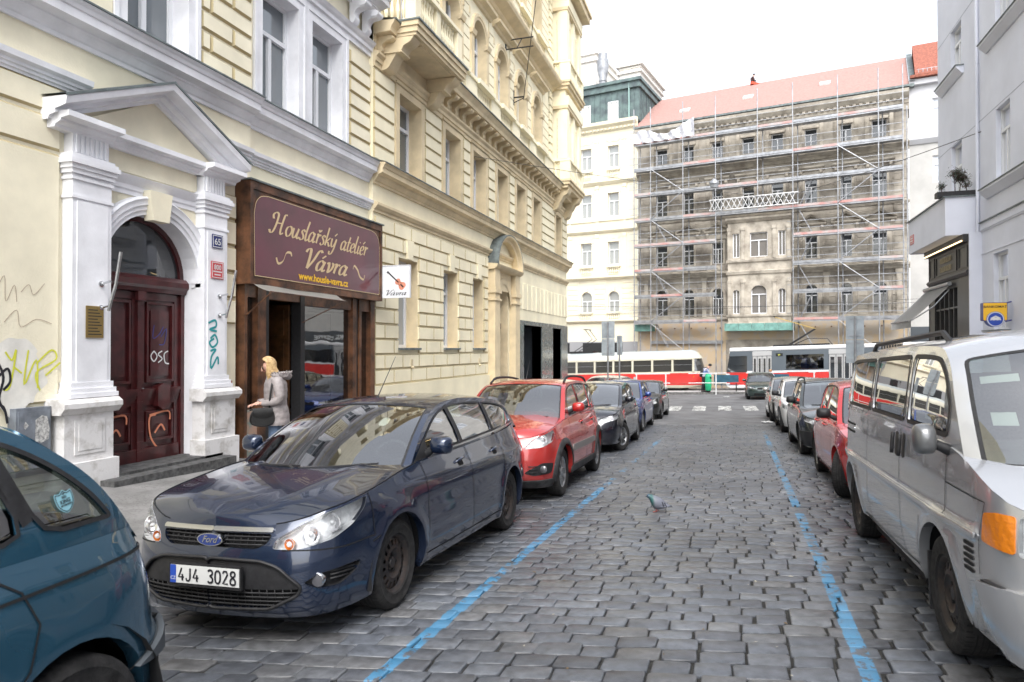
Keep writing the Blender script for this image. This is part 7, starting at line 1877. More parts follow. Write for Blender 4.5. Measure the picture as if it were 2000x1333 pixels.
def scaffold():
    th = Thing('scaffold', 'galvanised tube scaffold with red and grey toe boards covering the sandstone building', 'scaffold', TF(9, 1.3, -1.2))
    P = [0, 1.34, 3.88, 6.33, 9.33, 11.72, 14.62, 17.11, 18.55]; decks = [3.67, 5.67, 7.69, 9.69, 11.7, 13.7, 15.7, 17.75]
    zg = lambda s: gz(*TF(s, 1.3, 0)[:2])
    for k, s_ in enumerate(P):
        for n in (1.3, .5):
            lo = zg(s_) if s_ != 9.33 else 11.6
            if n == .5 and 7 < s_ < 11.5: lo = 11.6
            hi = 20.6 if n == 1.3 else 18
            m = MB(TF); m.tube([(s_ + (.25 if n < 1 else 0), n, lo), (s_ + (.25 if n < 1 else 0), n, hi)], .04, 6); th.part(m, 'pole', M_GALV)
    rr = random.Random(2)
    for z in decks:
        for a, b in zip(P, P[1:]):
            if z < 10.5 and 6.5 < (a + b) / 2 < 11.6: continue
            if z > 17 and a < 0: continue
            m = MB(TF); m.box(a, b, .5, 1.28, z - .06, z, 0); m.box(a, b, 1.29, 1.32, z, z + .17, 1 if rr.random() < .55 else 0); m.box(a, b, 1.25, 1.34, z - .12, z - .06, 0); th.part(m, 'deck', [M_GALV, mat('red toe board', (.44, .23, .21), .7, nscale=1.1, col2=(.42, .39, .38), contrast=(.4, .6))])
        zz = [(0, 6.33), (11.72, 18.55)] if z < 10.5 else [(0, 18.55)]
        for a, b in zz:
            m = MB(TF)
            for h in (.5, 1.0): m.tube([(a - .4, 1.3, z + h), (b + .3, 1.3, z + h)], .02, 5)
            th.part(m, 'guard_rail', M_GALV)
    for a, b in ((1.34, 3.88), (14.62, 17.11)):
        for k, z in enumerate(decks[:7]):
            zz = (z - 1.95, z) if k else (1.5, 3.6)
            m = MB(TF); m.tube([(a, 1.36, zz[1] if k % 2 == 0 else zz[0]), (b, 1.36, zz[0] if k % 2 == 0 else zz[1])], .03, 5); th.part(m, 'brace', M_GALV)
    for k, z in enumerate(decks[:6]):
        for a in (1.5, 11.9):
            if a < 3 and k % 2: continue
            m = MB(TF); x = a + (0 if k % 2 == 0 else 2.2); m.box(x, x + .02, .6, 1.2, z - 1.9, z) if 0 else None
            for n in (.7, 1.1): m.tube([(a + (.2 if k % 2 else 1.1), n, z - 1.95), (a + (1.1 if k % 2 else .1), n, z)], .025, 5)
            for j in range(7):
                t = j / 7; x = a + (.2 + .9 * t if k % 2 else 1.1 - 1.0 * t); m.box(x - .05, x + .05, .7, 1.1, z - 1.95 + 1.95 * t, z - 1.92 + 1.95 * t)
            th.part(m, 'ladder', M_GALV)
    m = MB(TF)   # white lattice girder
    for z in (11.95, 12.75): m.tube([(5.9, 1.42, z), (12.1, 1.42, z)], .035, 5)
    k = 0
    while 5.9 + k * .4 < 11.8:
        x = 5.9 + k * .4; m.tube([(x, 1.42, 11.95), (x + .4, 1.42, 12.75)], .022, 4); m.tube([(x, 1.42, 12.75), (x + .4, 1.42, 11.95)], .022, 4); k += 1
    th.part(m, 'lattice_girder', mat('white painted steel', (.72, .72, .72), .5))
    t2 = Thing('plastic_sheet', 'crumpled white plastic sheet hanging on the top left scaffold deck', 'sheet', TF(2, 1.3, 17.8)); m = MB(TF)
    m.grid(lambda u, v: (-.1 + 4.9 * u, 1.42 + .12 * math.sin(u * 37 + v * 3) + .06 * math.sin(u * 71), 17.8 + (.75 + .25 * math.sin(u * 9)) * v * (1.0 if u < .8 else 1 + (u - .8) * 3)), 60, 8); t2.part(m, 'sheet', mat('white plastic', (.66, .66, .70), .5, nscale=3, namt=.2), smooth=60)
scaffold()
def ivory():
    th = Thing('apartment_building', 'ivory plastered building with small balustrades under its windows and a green copper attic', 'building', TF(-4, 0, -1.2))
    cols = [(-2.65, -1.71), (-5.07, -4.1), (-7.5, -6.55)]; rows = [(16.6, 18.4, 0), (12.55, 14.5, 0), (8.55, 10.45, 0), (4.5, 6.35, 1)]
    ops = [(a, b, c, d) + ((1,) if ar else ()) for a, b in cols for c, d, ar in rows]
    m = MB(TF); wall(m, -20, -.12, -2.4, 20.2, ops, 0, 0, .25)
    m.box(-20, -.12, 0, .05, 2.2, 3.7); stones(m, -20, -.12, 4.0, 7.4, .42, None, [(o[0] - .25, o[1] + .25, 4, 7) for o in ops if o[2] < 7], 0, .04, .02, .014)
    for pr in ([(0, 19.6), (.15, 19.7), (.2, 19.9), (.5, 20.1), (.55, 20.35), (0, 20.45)], [(0, 15.2), (.1, 15.25), (.3, 15.45), (.3, 15.6), (0, 15.65)], [(0, 11.2), (.1, 11.25), (.25, 11.4), (.25, 11.5), (0, 11.55)], [(0, 7.3), (.12, 7.35), (.35, 7.5), (.35, 7.65), (0, 7.7)], [(0, 3.7), (.1, 3.75), (.3, 3.9), (.3, 4.0), (0, 4.05)], [(0, 12.2), (.1, 12.22), (.1, 12.35), (0, 12.4)]): m.mold(pr, -20, -.1)
    for a, b in cols:
        c = (a + b) / 2
        for z0, z1 in ((16.5, 18.5), (12.4, 14.6), (8.4, 10.55)):
            m.box(a - .16, a, 0, .07, z0, z1); m.box(b, b + .16, 0, .07, z0, z1); m.box(a - .16, b + .16, 0, .09, z1 - .1, z1 + .1)
            m.box(b + .35, b + .6, 0, .06, z0 - .8, z1 + .6); m.box(b + .3, b + .65, 0, .1, z1 + .3, z1 + .6)
        for z in (15.75, 7.75, 3.95 + .0):
            for j in range(6): baluster(m, a + .05 + (b - a - .1) * j / 5, .12, z, .6, r=.07)
            m.box(a - .1, b + .1, .02, .22, z + .6, z + .72)
        for z in (18.75, 10.7):
            m.ribbon(sm([(c - .6, z + .3), (c - .3, z), (c, z + .12), (c + .3, z), (c + .6, z + .3)], 4), .1, lambda x, y, o: (x, .05 + o, y), .03)
        r = (b - a) / 2
        m.box(c - .1, c + .1, 0, .15, 6.35, 6.7)
    for k in range(60): m.box(-20 + k * .33, -19.85 + k * .33, 0, .3, 19.72, 19.85)
    th.part(m, 'wall', M_FCREAM)
    m = MB(TF); m.box(-20, -.14, .05, .08, -2, 2.2, 0); 
    for a, b in ((-7.2, -6.1), (-4.9, -3.0), (-2.2, -1.4)): m.box(a, b, .08, .09, -1, 2.1, 1)
    th.part(m, 'shop_base', [mat('grey base', (.3, .3, .31), .6), M_BLACK])
    for o in ops: window(th, TF, *o[:4], -.18, fw=.08, tr=.66 if len(o) == 4 else .58, gm=glass('ivory glass %.1f%.1f' % (o[0], o[2]), None, boost=.08, opaque=(.26, .27, .26)))
    cop = mat('green copper', (.12, .175, .17), .6, nscale=1.4, col2=(.06, .08, .088), contrast=(.35, .6))
    m = MB(TF); m.box(-20, -.12, -9, -.3, 20.3, 23.0); m.box(-20.2, .05, -9, -.1, 23.0, 23.3); m.box(-20.4, .15, -9, .05, 23.5, 23.75); m.box(-20.2, 0, -9, -.1, 23.3, 23.5)
    for k in range(40): m.box(-20 + k * .5, -19.96 + k * .5, -.3, -.25, 20.4, 23.0)
    for k in range(18): m.box(-.12, -.07, -.4 - k * .5, -.44 - k * .5, 20.4, 23.0)
    at_ = th.part(m, 'copper_attic', cop)
    m = MB(TF); m.prism([(-.2, 23.75), (-4, 25.2), (-8, 23.75)], -20, -2.6, 'nzu'); th.part(m, 'roof', mat('slate', (.16, .16, .18), .7, nscale=3, namt=.2))
    for a, b in ((-2.75, -1.85), (-5.2, -4.3)): window(th, TF, a, b, 20.45, 22.15, -.22, kind='mid0', fw=.06, gm=M_PLATE)
    m = MB(TF); m.tube([(-.9, -.15, 20.4), (-.9, -.15, 23.4)], .06, 6); th.part(m, 'downpipe', mat('copper pipe', (.25, .38, .36), .5), at_)
    m = MB(TF); m.box(-3.4, -1.5, -12, -5, 23.5, 26.2); m.box(-3.6, -1.3, -12.1, -4.8, 26.2, 26.35); m.box(-3.5, -1.4, -12.1, -4.9, 26.6, 26.7); m.box(-3.7, -1.2, -12.2, -4.7, 26.8, 26.95); m.box(-3.4, -1.5, -12, -5, 26.3, 26.8)
    m.box(-16, -5.9, -14, -5.5, 23.5, 28.2); m.box(-16, -5.7, -14.2, -5.3, 28.2, 28.4); m.box(-16, -5.6, -14.3, -5.2, 28.8, 29.0); m.box(-16, -5.8, -14.1, -5.4, 28.4, 28.8)
    th.part(m, 'penthouse', mat('ivory penthouse', (.76, .73, .68), .9))
    m = MB(TF); m.lathe([(.3, 24.3), (.3, 25.6), (.36, 25.6), (.34, 25.9), (.5, 26.6), (.52, 27.5), (.42, 27.55), (.4, 28.1), (.2, 28.2)], (-4.7, -4.2, 0), 16, 'z'); th.part(m, 'chimney_cowl', M_GALV, smooth=30)
ivory()
def greyhouse():
    th = Thing('apartment_building', 'narrow plain grey building with a bright red tiled roof right of the scaffolding', 'building', TF(22, 0, -1))
    g1 = mat('light grey render', (.56, .56, .58), .9, nscale=1, namt=.06); g2 = mat('beige grey render', (.46, .45, .43), .9, nscale=.8, namt=.08)
    ops = [(20.3, 21.3, 16.6, 18.4), (20.3, 21.3, 12.75, 14.55), (24, 25, 16.6, 18.4), (24, 25, 12.75, 14.55), (20.3, 21.3, 8.7, 10.4)]
    m = MB(TF); wall(m, 18.95, 40, 15.9, 19.4, ops[:1] + ops[2:3], .02, 0, .2); wall(m, 18.95, 40, 3.2, 15.9, [ops[1], ops[3], ops[4]], 0, 1, .2); m.mold([(0, 15.4), (.1, 15.42), (.3, 15.7), (.3, 15.9), (0, 15.95)], 18.95, 40, 0); m.box(18.95, 40, 0, .35, 19.4, 19.75, 0); m.box(18.95, 40, -.05, .05, -2, 3.2, 1)
    th.part(m, 'wall', [g1, g2])
    for o in ops: window(th, TF, *o, -.12, fw=.09, gm=glass('grey house glass %.1f%.1f' % (o[0], o[2]), None, boost=.1, opaque=(.5, .54, .6)))
    m = MB(TF); m.face([(19.3, .5, 19.95), (40, .5, 19.95), (40, -4.5, 23.9), (19.3, -4.5, 23.9)]); m.box(19.0, 40, .3, .6, 19.8, 19.98); m.face([(40, -9, 19.9), (19.3, -9, 19.9), (19.3, -4.5, 23.9), (40, -4.5, 23.9)]); th.part(m, 'roof', M_TILE2)
    m = MB(TF)
    for k in range(12):
        s_ = 19.5 + k * .25; m.box(s_, s_ + .03, .2, .23, 20.2, 20.45)
    m.tube([(19.4, .2, 20.42), (24, .2, 20.42)], .02, 4); th.part(m, 'snow_guard', M_GALV)
    m = MB(TF); m.box(18.97, 40, .05, .2, 2.05, 3.1, 0); put_text(m, 'STARBUCKS COFFEE', lambda x, y, o: (20.35 + x, .2 + o, 2.38 + y), .52, .01, 1, bold=.02, align='LEFT'); th.part(m, 'fascia_sign', [mat('slate fascia', (.06, .07, .08), .5), M_PLATE])
greyhouse()
def tram(name, lab, s0, s1, n1, wd, H, kind):
    """tram parallel to the far facades; near side at n1, rails below"""
    c = (s0 + s1) / 2; z0 = gz(*TF(s0, n1 - 1, 0)[:2]); z1 = gz(*TF(s1, n1 - 1, 0)[:2]); gr_ = (z1 - z0) / (s1 - s0)
    Z = lambda s, h: z0 + (s - s0) * gr_ + h
    T = lambda s, n, h: TF(s, n1 - n, Z(s, h))
    th = Thing(name, lab, 'tram', T(c, wd / 2, 0))
    red = mat('tram red', (.62, .035, .03), .3, coat=.6, nscale=1, namt=.08); wht = mat('tram cream', (.62, .585, .47), .35, coat=.5, nscale=1, namt=.08); gry = mat('tram grey', (.10, .12, .14), .35, coat=.4); lg = mat('tram light grey', (.42, .42, .42), .45)
    L = s1 - s0
    if kind == 'old':
        # rounded-end body, profile by height (half width, end inset)
        P = [(.32, .06, .35), (.52, 0, .12), (1.45, 0, .0), (1.5, 0, .0), (2.45, .03, .32), (2.6, .05, .42), (2.85, .22, .6), (3.0, .55, .85), (3.05, .9, 1.1)]
        def ring(h, iw, ie):
            hw = wd / 2 - iw; e = 1.1; pts = []
            for sg, se in ((1, s1 - ie), (-1, s0 + ie)):
                for j in range(9):
                    t = (-PI / 2 + PI * j / 8) * sg if 0 else (-PI / 2 + PI * j / 8)
                    cx = se - sg * e; pts.append((cx + sg * e * math.cos(t), wd / 2 + (-hw * math.sin(t) * -1 if sg > 0 else hw * math.sin(t) * -1), h))
            return pts
        def solid(rows, mi, m):
            R_ = [[m.P(*p) for p in ring(*r)] for r in rows]
            for A, B in zip(R_, R_[1:]):
                for j in range(len(A)): m.fi([A[j], A[(j + 1) % len(A)], B[(j + 1) % len(A)], B[j]], mi)
            return R_
        m = MB(T); R_ = solid(P[:2], 1, m); m.fi(R_[0][::-1]); solid([P[1], (1.40, 0, .02)], 0, m); solid([(1.40, 0, .02), (1.5, 0, .02)], 1, m); solid([(1.52, .06, .12), (2.5, .08, .42)], 3, m)
        R_ = solid([(2.42, .03, .3), (2.6, .05, .4), (2.82, .2, .6)], 1, m); R_ = solid([(2.82, .2, .6), (3.0, .55, .9), (3.05, .9, 1.1)], 2, m); m.fi(R_[-1])
        # window pillars
        xs = [s0 + 1.4 + k * 1.5 for k in range(9)]
        for x in xs:
            m.box(x - .07, x + .07, .0, .08, 1.5, 2.45, 1); m.box(x - .07, x + .07, wd - .08, wd, 1.5, 2.45, 1)
        m.box(s0 + .8, s1 - .8, .0, .06, 2.36, 2.46, 1)
        b = th.part(m, 'body', [red, wht, mat('tram roof', (.40, .44, .45), .4, coat=.3), glass('tram glass', None, boost=.1, opaque=(.05, .05, .05))], smooth=40)
        for x in xs[:-1]:
            m = MB(T); m.face([(x + .09, .05, 1.54), (x + 1.41, .05, 1.54), (x + 1.41, .07, 2.36), (x + .09, .07, 2.36)]); m.box(x + .09, x + 1.41, .035, .05, 1.98, 2.0, 1); th.part(m, 'window', [glass('tram pane %.1f' % x, None, boost=.04, gain=.9, opaque=(.035, .035, .035)), M_GALV])
        m = MB(T)
        for x in (s0 + 3.2, s1 - 3.6): m.box(x, x + 2.0, .25, wd - .25, .12, .55, 0); [m.lathe([(.34, .15), (.34, .3)], (x + q, 0, .34), 16, 'y') for q in (.2, 1.7)]
        th.part(m, 'bogie', M_DARK)
        m = MB(T); m.lathe([(.13, -.012), (.10, -.012)], (s1 - 5.0, 0, 1.05), 16, 'y', 0); m.lathe([(.1, -.02), (0, -.02)], (s1 - .75, .12, 1.15), 12, 'y', 1); th.part(m, 'emblem', [M_PLATE, M_AMBER])
        m = MB(T); x = s0 + 4.5
        m.box(x - 1, x + 1, .7, 1.8, 3.05, 3.2)
        for n in (.8, 1.7): m.tube([(x - .6, n, 3.2), (x + .9, n, 4.1), (x + .3, n, 4.9)], .03, 5)
        m.tube([(x + .3, .5, 4.9), (x + .3, 2.0, 4.9)], .03, 5); th.part(m, 'pantograph', M_BLACK)
    else:
        m = MB(T); secs = [(s0, s0 + 9.5), (s0 + 10.7, s0 + 17), (s0 + 18.2, s1)]
        doors = [(s0 + 1.75, s0 + 3.0), (s0 + 6.5, s0 + 8.2), (s0 + 12.2, s0 + 13.9), (s0 + 20, s0 + 21.5)]
        wins = [(s0 + 3.9, s0 + 6.2), (s0 + 8.5, s0 + 9.35), (s0 + 10.9, s0 + 12.0), (s0 + 14.1, s0 + 16.8), (s0 + 18.4, s0 + 19.8)]
        for i, (a, b) in enumerate(secs):
            ops = [(q[0], q[1], .32, 2.48) for q in doors if a <= q[0] < b] + [(q[0], q[1], 1.52, 2.5) for q in wins if a <= q[0] < b]
            if i == 0: ops.append((s0 + .25, s0 + 1.4, 1.3, 2.5))
            lo = a + (.0 if i else .25)
            M = MB(lambda s, n, h: T(s, -n, h))
            wall(M, lo, b, .32, .52, [(o[0], o[1], .0, .9) for o in ops if o[2] < 1], 0, 1, .05); wall(M, lo, b, .52, 1.34, [(o[0], o[1], .0, 1.9) for o in ops if o[2] < 1], 0, 0, .05); wall(M, lo, b, 1.34, 1.46, [(o[0], o[1], .0, 1.9) for o in ops if o[2] < 1.4], 0, 1, .05); wall(M, lo, b, 1.46, 2.82, [(o[0], o[1], o[2] if o[2] > 1.4 else 0, o[3]) for o in ops], 0, 2, .06)
            bmi = len(m.v); m.v += M.v; m.f += [[q + bmi for q in f] for f in M.f]; m.m += M.m
            m.box(lo, b, .02, wd - .0, 2.82, 2.86, 1); m.mold([(0, 2.84), (-.02, 2.88), (-.02, 3.0), (.12, 3.08), (wd - .1, 3.08), (wd, 2.8)], lo, b, 1); m.box(lo, b, wd - .05, wd, .32, 2.8, 2); m.box(lo, lo + .02, .05, wd, .32, 3.0, 2) if i else None
            m.box(b - .02, b, .05, wd, .32, 3.0, 2)
        # raked nose
        m.prism([(s0 + .25, .32), (s0 + .0, .5), (s0 - .1, 1.1), (s0 + .0, 1.3), (s0 + .25, 1.3)], 0.02, wd, 'uzn', 1); m.prism([(s0 + .02, 1.3), (s0 + .25, 2.75), (s0 + .5, 2.75), (s0 + .5, 1.3)], 0.03, wd, 'uzn', 3); m.prism([(s0 + .2, 2.72), (s0 + .3, 3.02), (s0 + .6, 3.06), (s0 + .6, 2.72)], .02, wd, 'uzn', 1)
        b = th.part(m, 'body', [red, mat('tram white', (.70, .70, .71), .35, coat=.5), gry, G_WIND])
        for q in wins:
            m = MB(T); m.face([(q[0], .045, 1.52), (q[1], .045, 1.52), (q[1], .045, 2.5), (q[0], .045, 2.5)]); th.part(m, 'window', glass('modern tram pane %.1f' % q[0], (.12, .13, .13), boost=.08))
        m = MB(T); m.face([(s0 + .25, .04, 1.3), (s0 + 1.4, .04, 1.3), (s0 + 1.4, .04, 2.5), (s0 + .25, .04, 2.5)]); th.part(m, 'cab_window', G_WIND)
        for a, bb in doors:
            m = MB(T); m.box(a, bb, -.01, .05, 2.48, 2.8, 0)
            nl = 4; w_ = (bb - a) / nl
            for j in range(nl): 
                x = a + j * w_; m.box(x + .02, x + .09, .02, .07, .34, 2.46, 0); m.box(x + w_ - .09, x + w_ - .02, .02, .07, .34, 2.46, 0); m.box(x + .09, x + w_ - .09, .02, .07, .34, .5, 0); m.box(x + .09, x + w_ - .09, .02, .07, 2.3, 2.46, 0); m.face([(x + .09, .05, .5), (x + w_ - .09, .05, .5), (x + w_ - .09, .05, 2.3), (x + .09, .05, 2.3)], 1)
            th.part(m, 'door', [lg, G_WIND])
        for a in (s0 + 9.5, s0 + 17):
            m = MB(T)
            for k in range(8): m.box(a + k * .15, a + k * .15 + .1, .1 + .03 * (k % 2), wd - .1, .45, 2.98)
            th.part(m, 'bellows', M_BLACK)
        m = MB(T)
        for q in ((s0 + 3.3, .5), (s0 + 3.9, 1.4), (s0 + 5.2, 1.2)): m.lathe([(.0, 0), (.0, 0)], (0, 0, 0), 4) if 0 else None
        for a, b_ in ((s0 + 4, s0 + 6), (s0 + 14.4, s0 + 16.4)):
            for k in range(4):
                x = a + k * .55; m.box(x, x + .08, .5, 1.0, 1.0, 1.85, 0); m.tube([(x + .2, .3, 1.0), (x + .2, .3, 2.7)], .018, 5, 1)
            m.box(a - .5, b_ + .6, .4, 2.0, .9, .92, 0)
        th.part(m, 'interior', [M_SEAT, mat('yellow rail', (.6, .5, .05), .4)])
        m = MB(T); m.box(s0 + 3.25, s0 + 3.7, -.01, .0, 2.42, 2.62, 0); put_text(m, '11', lambda x, y, o: (s0 + 3.47 + x, -o, 2.46 + y), .16, .015, 1); th.part(m, 'route_display', [M_BLACK, mat('display amber', (.7, .75, .1), .5, emit=.6)])
        m = MB(T); x = s0 + 5.0
        m.box(x - 2, x + 1.5, .6, 1.9, 3.08, 3.2)
        for n in (.8, 1.7): m.tube([(x - 1.0, n, 3.2), (x + .6, n, 4.2)], .035, 5); m.tube([(x + .6, n, 4.2), (x - 1.9, n, 5.1)], .025, 5, 1)
        m.tube([(x - 1.9, .4, 5.12), (x - 1.9, 2.1, 5.12)], .035, 6); m.tube([(x - .6, .5, 3.2), (x + .2, .5, 3.55), (x + 1.4, .5, 3.5), (x + 1.7, .5, 3.1)], .03, 5)
        for q in (3.5, 9.0, 12): m.box(s0 + q, s0 + q + .9, .5, 1.6, 3.08, 3.16)
        th.part(m, 'pantograph', [M_BLACK, mat('brass arm', (.5, .35, .1), .5)])
        m = MB(T)
        for x in (s0 + 1.2, s0 + 8.8, s0 + 17.4): m.box(x, x + 2, .2, wd - .2, .1, .4)
        th.part(m, 'bogie', M_DARK)
tram('old_tram', 'rounded red and cream tram stopped at the end of the street on the left', -8.0, 6.1, 4.5, 2.5, 3.05, 'old')
tram('modern_tram', 'angular grey, white and red articulated tram with bellows at the end of the street', 7.7, 32.5, 4.6, 2.48, 3.15, 'new')
def platform():
    m = MB(lambda s, n, h: (lambda p: (p[0], p[1], gz(p[0], p[1]) + h))(TF(s, n, 0)))
    m.box(-25, 10.5, 5.0, 7.55, -.1, .14, 0); m.box(-25, 10.5, 7.55, 7.75, -.1, .145, 1)
    m.build('tram_platform', [mat('platform paving', (.42, .42, .41), .85, nscale=2, namt=.2), M_KERB], kind='structure')
    m = MB(lambda s, n, h: (lambda p: (p[0], p[1], gz(p[0], p[1]) + h))(TF(s, n, 0))); m.box(-25, 40, -.0, 1.0, -.1, .12, 0); m.build('pavement', M_PAVE, kind='structure')
    m = MB(lambda s, n, h: (lambda p: (p[0], p[1], gz(p[0], p[1]) + h))(TF(s, n, 0)))
    for n in (2.6, 4.03): m.box(-25, 40, n, n + .06, .0, .006)
    m.build('tram_rails', M_GALV, kind='structure')
platform()
# ================================================================== people and the pigeon
M_SKIN = mat('skin', (.56, .32, .24), .55)
def skinfig(name, J, B, matl, parent, T, sub=2):
    """one continuous surface grown round a jointed skeleton: J name -> (x, y, z, r[, r2])"""
    ks = list(J); me = bpy.data.meshes.new(name); me.from_pydata([T(*J[k][:3]) for k in ks], [(ks.index(a), ks.index(b)) for a, b in B], [])
    o = bpy.data.objects.new(name, me); sc.collection.objects.link(o)
    o.modifiers.new('skin', 'SKIN').use_smooth_shade = True
    for i, k in enumerate(ks):
        r = J[k][3:]; d = me.skin_vertices[0].data[i]; d.radius = (r[0], r[-1]); d.use_root = (i == 0)
    s_ = o.modifiers.new('sub', 'SUBSURF'); s_.levels = s_.render_levels = sub
    dg = bpy.context.evaluated_depsgraph_get(); m2 = bpy.data.meshes.new_from_object(o.evaluated_get(dg)); o.modifiers.clear(); o.data = m2
    m2.materials.clear(); m2.materials.append(matl); m2.polygons.foreach_set('material_index', [0] * len(m2.polygons)); m2.polygons.foreach_set('use_smooth', [True] * len(m2.polygons))
    o.parent = parent; return o
def ringloft(mb, rings, n=20, mi=0, quilt=0):
    R_ = []
    for k, (x, y, z, rx, ry) in enumerate(rings):
        q = 1 + quilt * (1 if k % 2 else -1); R_.append([mb.P(x + rx * q * math.cos(a), y + ry * q * math.sin(a), z) for a in [2 * PI * j / n for j in range(n)]])
    for A, B in zip(R_, R_[1:]):
        for j in range(n): mb.fi([A[j], A[(j + 1) % n], B[(j + 1) % n], B[j]], mi)
    mb.fi(R_[0][::-1], mi); mb.fi(R_[-1], mi)
def hand(J, B, w, d, side, tag_, curl=.5, s=1.):
    """palm, four bent fingers and a thumb from wrist joint w towards direction d"""
    W = Vector(J[w][:3]); d = Vector(d).normalized(); u = Vector((0, 0, 1)); sd = d.cross(u).normalized() * side; dn = sd.cross(d).normalized()
    if dn.z > 0: dn = -dn
    p = W + d * .05 * s; J[tag_ + 'p'] = (*p, .026 * s, .016 * s); B.append((w, tag_ + 'p'))
    for k, (off, l) in enumerate(((-.026, .032), (-.009, .037), (.009, .035), (.025, .027))):
        a = p + d * .03 * s + sd * off * s; b = a + (d * (1 - curl * .4) + dn * curl * .7) * l * s; c = b + (d * (.7 - curl) + dn * (curl * 1.2)) * l * .8 * s
        for nm, q, r in (('a', a, .010), ('b', b, .009), ('c', c, .0075)): J[f'{tag_}{k}{nm}'] = (*q, r * s)
        B += [(tag_ + 'p', f'{tag_}{k}a'), (f'{tag_}{k}a', f'{tag_}{k}b'), (f'{tag_}{k}b', f'{tag_}{k}c')]
    a = W + d * .03 * s - sd * .032 * s; b = a + (d * .8 - sd * .5 + dn * .3) * .03 * s
    J[tag_ + 'ta'] = (*a, .011 * s); J[tag_ + 'tb'] = (*b, .009 * s); B += [(w, tag_ + 'ta'), (tag_ + 'ta', tag_ + 'tb')]
def woman():
    X, Y = -6.72, 9.05; zg = zl(X, Y); root = empty('person', 'blonde woman in a long pale lilac padded coat looking down into her shoulder bag', 'person', None, (X, Y, zg))
    root.rotation_euler = (0, 0, math.radians(222)); root.scale = (1.04,) * 3
    T = lambda x, y, z: (x, y, z); I = lambda: MB()
    J = dict(pel=(0, 0, .90, .13, .15), ch=(.0, 0, 1.24, .12, .16), nk=(.05, 0, 1.43, .05), hd0=(.085, 0, 1.50, .055), hd1=(.12, 0, 1.56, .09, .078), hd2=(.11, 0, 1.63, .075, .072),
        hL=(0, .09, .84, .085), kL=(.03, .09, .48, .058), aL=(.0, .09, .09, .04), fL=(.12, .1, .035, .03), hR=(0, -.09, .84, .085), kR=(-.02, -.09, .48, .058), aR=(-.08, -.09, .09, .04), fR=(.04, -.1, .035, .03),
        sL=(0, .17, 1.35, .055), eL=(.0, .22, 1.08, .042), wL=(.23, .12, 1.02, .026), sR=(0, -.17, 1.35, .055), eR=(.02, -.22, 1.08, .042), wR=(.27, -.12, 1.0, .026))
    B = [('pel', 'ch'), ('ch', 'nk'), ('nk', 'hd0'), ('hd0', 'hd1'), ('hd1', 'hd2'), ('pel', 'hL'), ('hL', 'kL'), ('kL', 'aL'), ('aL', 'fL'), ('pel', 'hR'), ('hR', 'kR'), ('kR', 'aR'), ('aR', 'fR'), ('ch', 'sL'), ('sL', 'eL'), ('eL', 'wL'), ('ch', 'sR'), ('sR', 'eR'), ('eR', 'wR')]
    hand(J, B, 'wL', (1, -.1, -.1), 1, 'lh'); hand(J, B, 'wR', (1, .2, -.2), -1, 'rh')
    body = skinfig('body', J, B, M_SKIN, root, T)
    m = I()  # face: nose, brow, eyes, mouth (head tipped forward)
    c = Vector((.12, 0, 1.575)); f = Vector((.82, 0, -.57)); up = Vector((.57, 0, .82))
    def FP(a, b, d): q = c + Vector((0, 1, 0)) * a + up * b + f * d; return tuple(q)
    m.tube([FP(0, .02, .075), FP(0, -.0, .092), FP(0, -.018, .105), FP(0, -.026, .09)], [.008, .011, .014, .01], 8, 0)
    for sg in (1, -1):
        m.lathe([(.0, -.012), (.010, -.006), (.012, 0), (.010, .006), (0, .012)], FP(.03 * sg, .012, .078), 10, 'y', 1); m.tube([FP(.018 * sg, .03, .08), FP(.045 * sg, .028, .07)], .005, 5, 2); m.lathe([(.0, -.012), (.018, -.004), (.022, .004), (0, .01)], FP(.078 * sg, -.005, .0), 10, 'y', 0)
    m.tube([FP(-.02, -.048, .078), FP(0, -.05, .086), FP(.02, -.048, .078)], [.004, .007, .004], 6, 3)
    m.build('face', [M_SKIN, mat('eye', (.12, .1, .09), .2), mat('brow', (.25, .15, .07), .8), mat('lips', (.45, .14, .12), .5)], root, 50)
    coat = mat('lilac padded coat', (.30, .27, .265), .55, nscale=14, namt=.16, bump=.5, bscale=22)
    m = I(); n = 15; R_ = []
    key = [(0, .70, .20, .225), (.0, .80, .20, .225), (.0, .92, .185, .215), (0, 1.02, .16, .20), (.0, 1.14, .165, .205), (.0, 1.26, .165, .215), (.0, 1.34, .15, .21), (.01, 1.40, .12, .165), (.035, 1.45, .085, .10), (.06, 1.48, .07, .075)]
    rs = []
    for k in range(43):
        z = .70 + (1.48 - .70) * k / 42
        f_ = lambda i: smi([(q[1], q[i]) for q in key], z); rs.append((f_(0), 0, z, f_(2) * (1 + .022 * abs(math.sin(k * PI / 5))), f_(3) * (1 + .022 * abs(math.sin(k * PI / 5)))))
    ringloft(m, rs, 26)
    for sg in (1, -1):
        hx = .19 if sg > 0 else .23
        P = sm([(0, .15 * sg, 1.37), (-.02, .215 * sg, 1.26), (-.03, .245 * sg, 1.10), (.08, .20 * sg, 1.04), (hx, .13 * sg, 1.025)], 6)
        m.tube(P, [(.085 - .04 * k / (len(P) - 1)) * (1 + .05 * abs(math.sin(k * PI / 4))) for k in range(len(P))], 14)
    m.tube(sm([(.08, .07, 1.46), (0, .13, 1.43), (-.12, .08, 1.43), (-.17, 0, 1.42), (-.12, -.08, 1.43), (0, -.13, 1.43), (.08, -.07, 1.46)], 4), [.03, .035, .04, .045, .05, .05, .055, .055, .06, .06, .065, .065, .065, .065, .06, .06, .055, .055, .05, .05, .045, .04, .035, .03, .03][:25], 12)
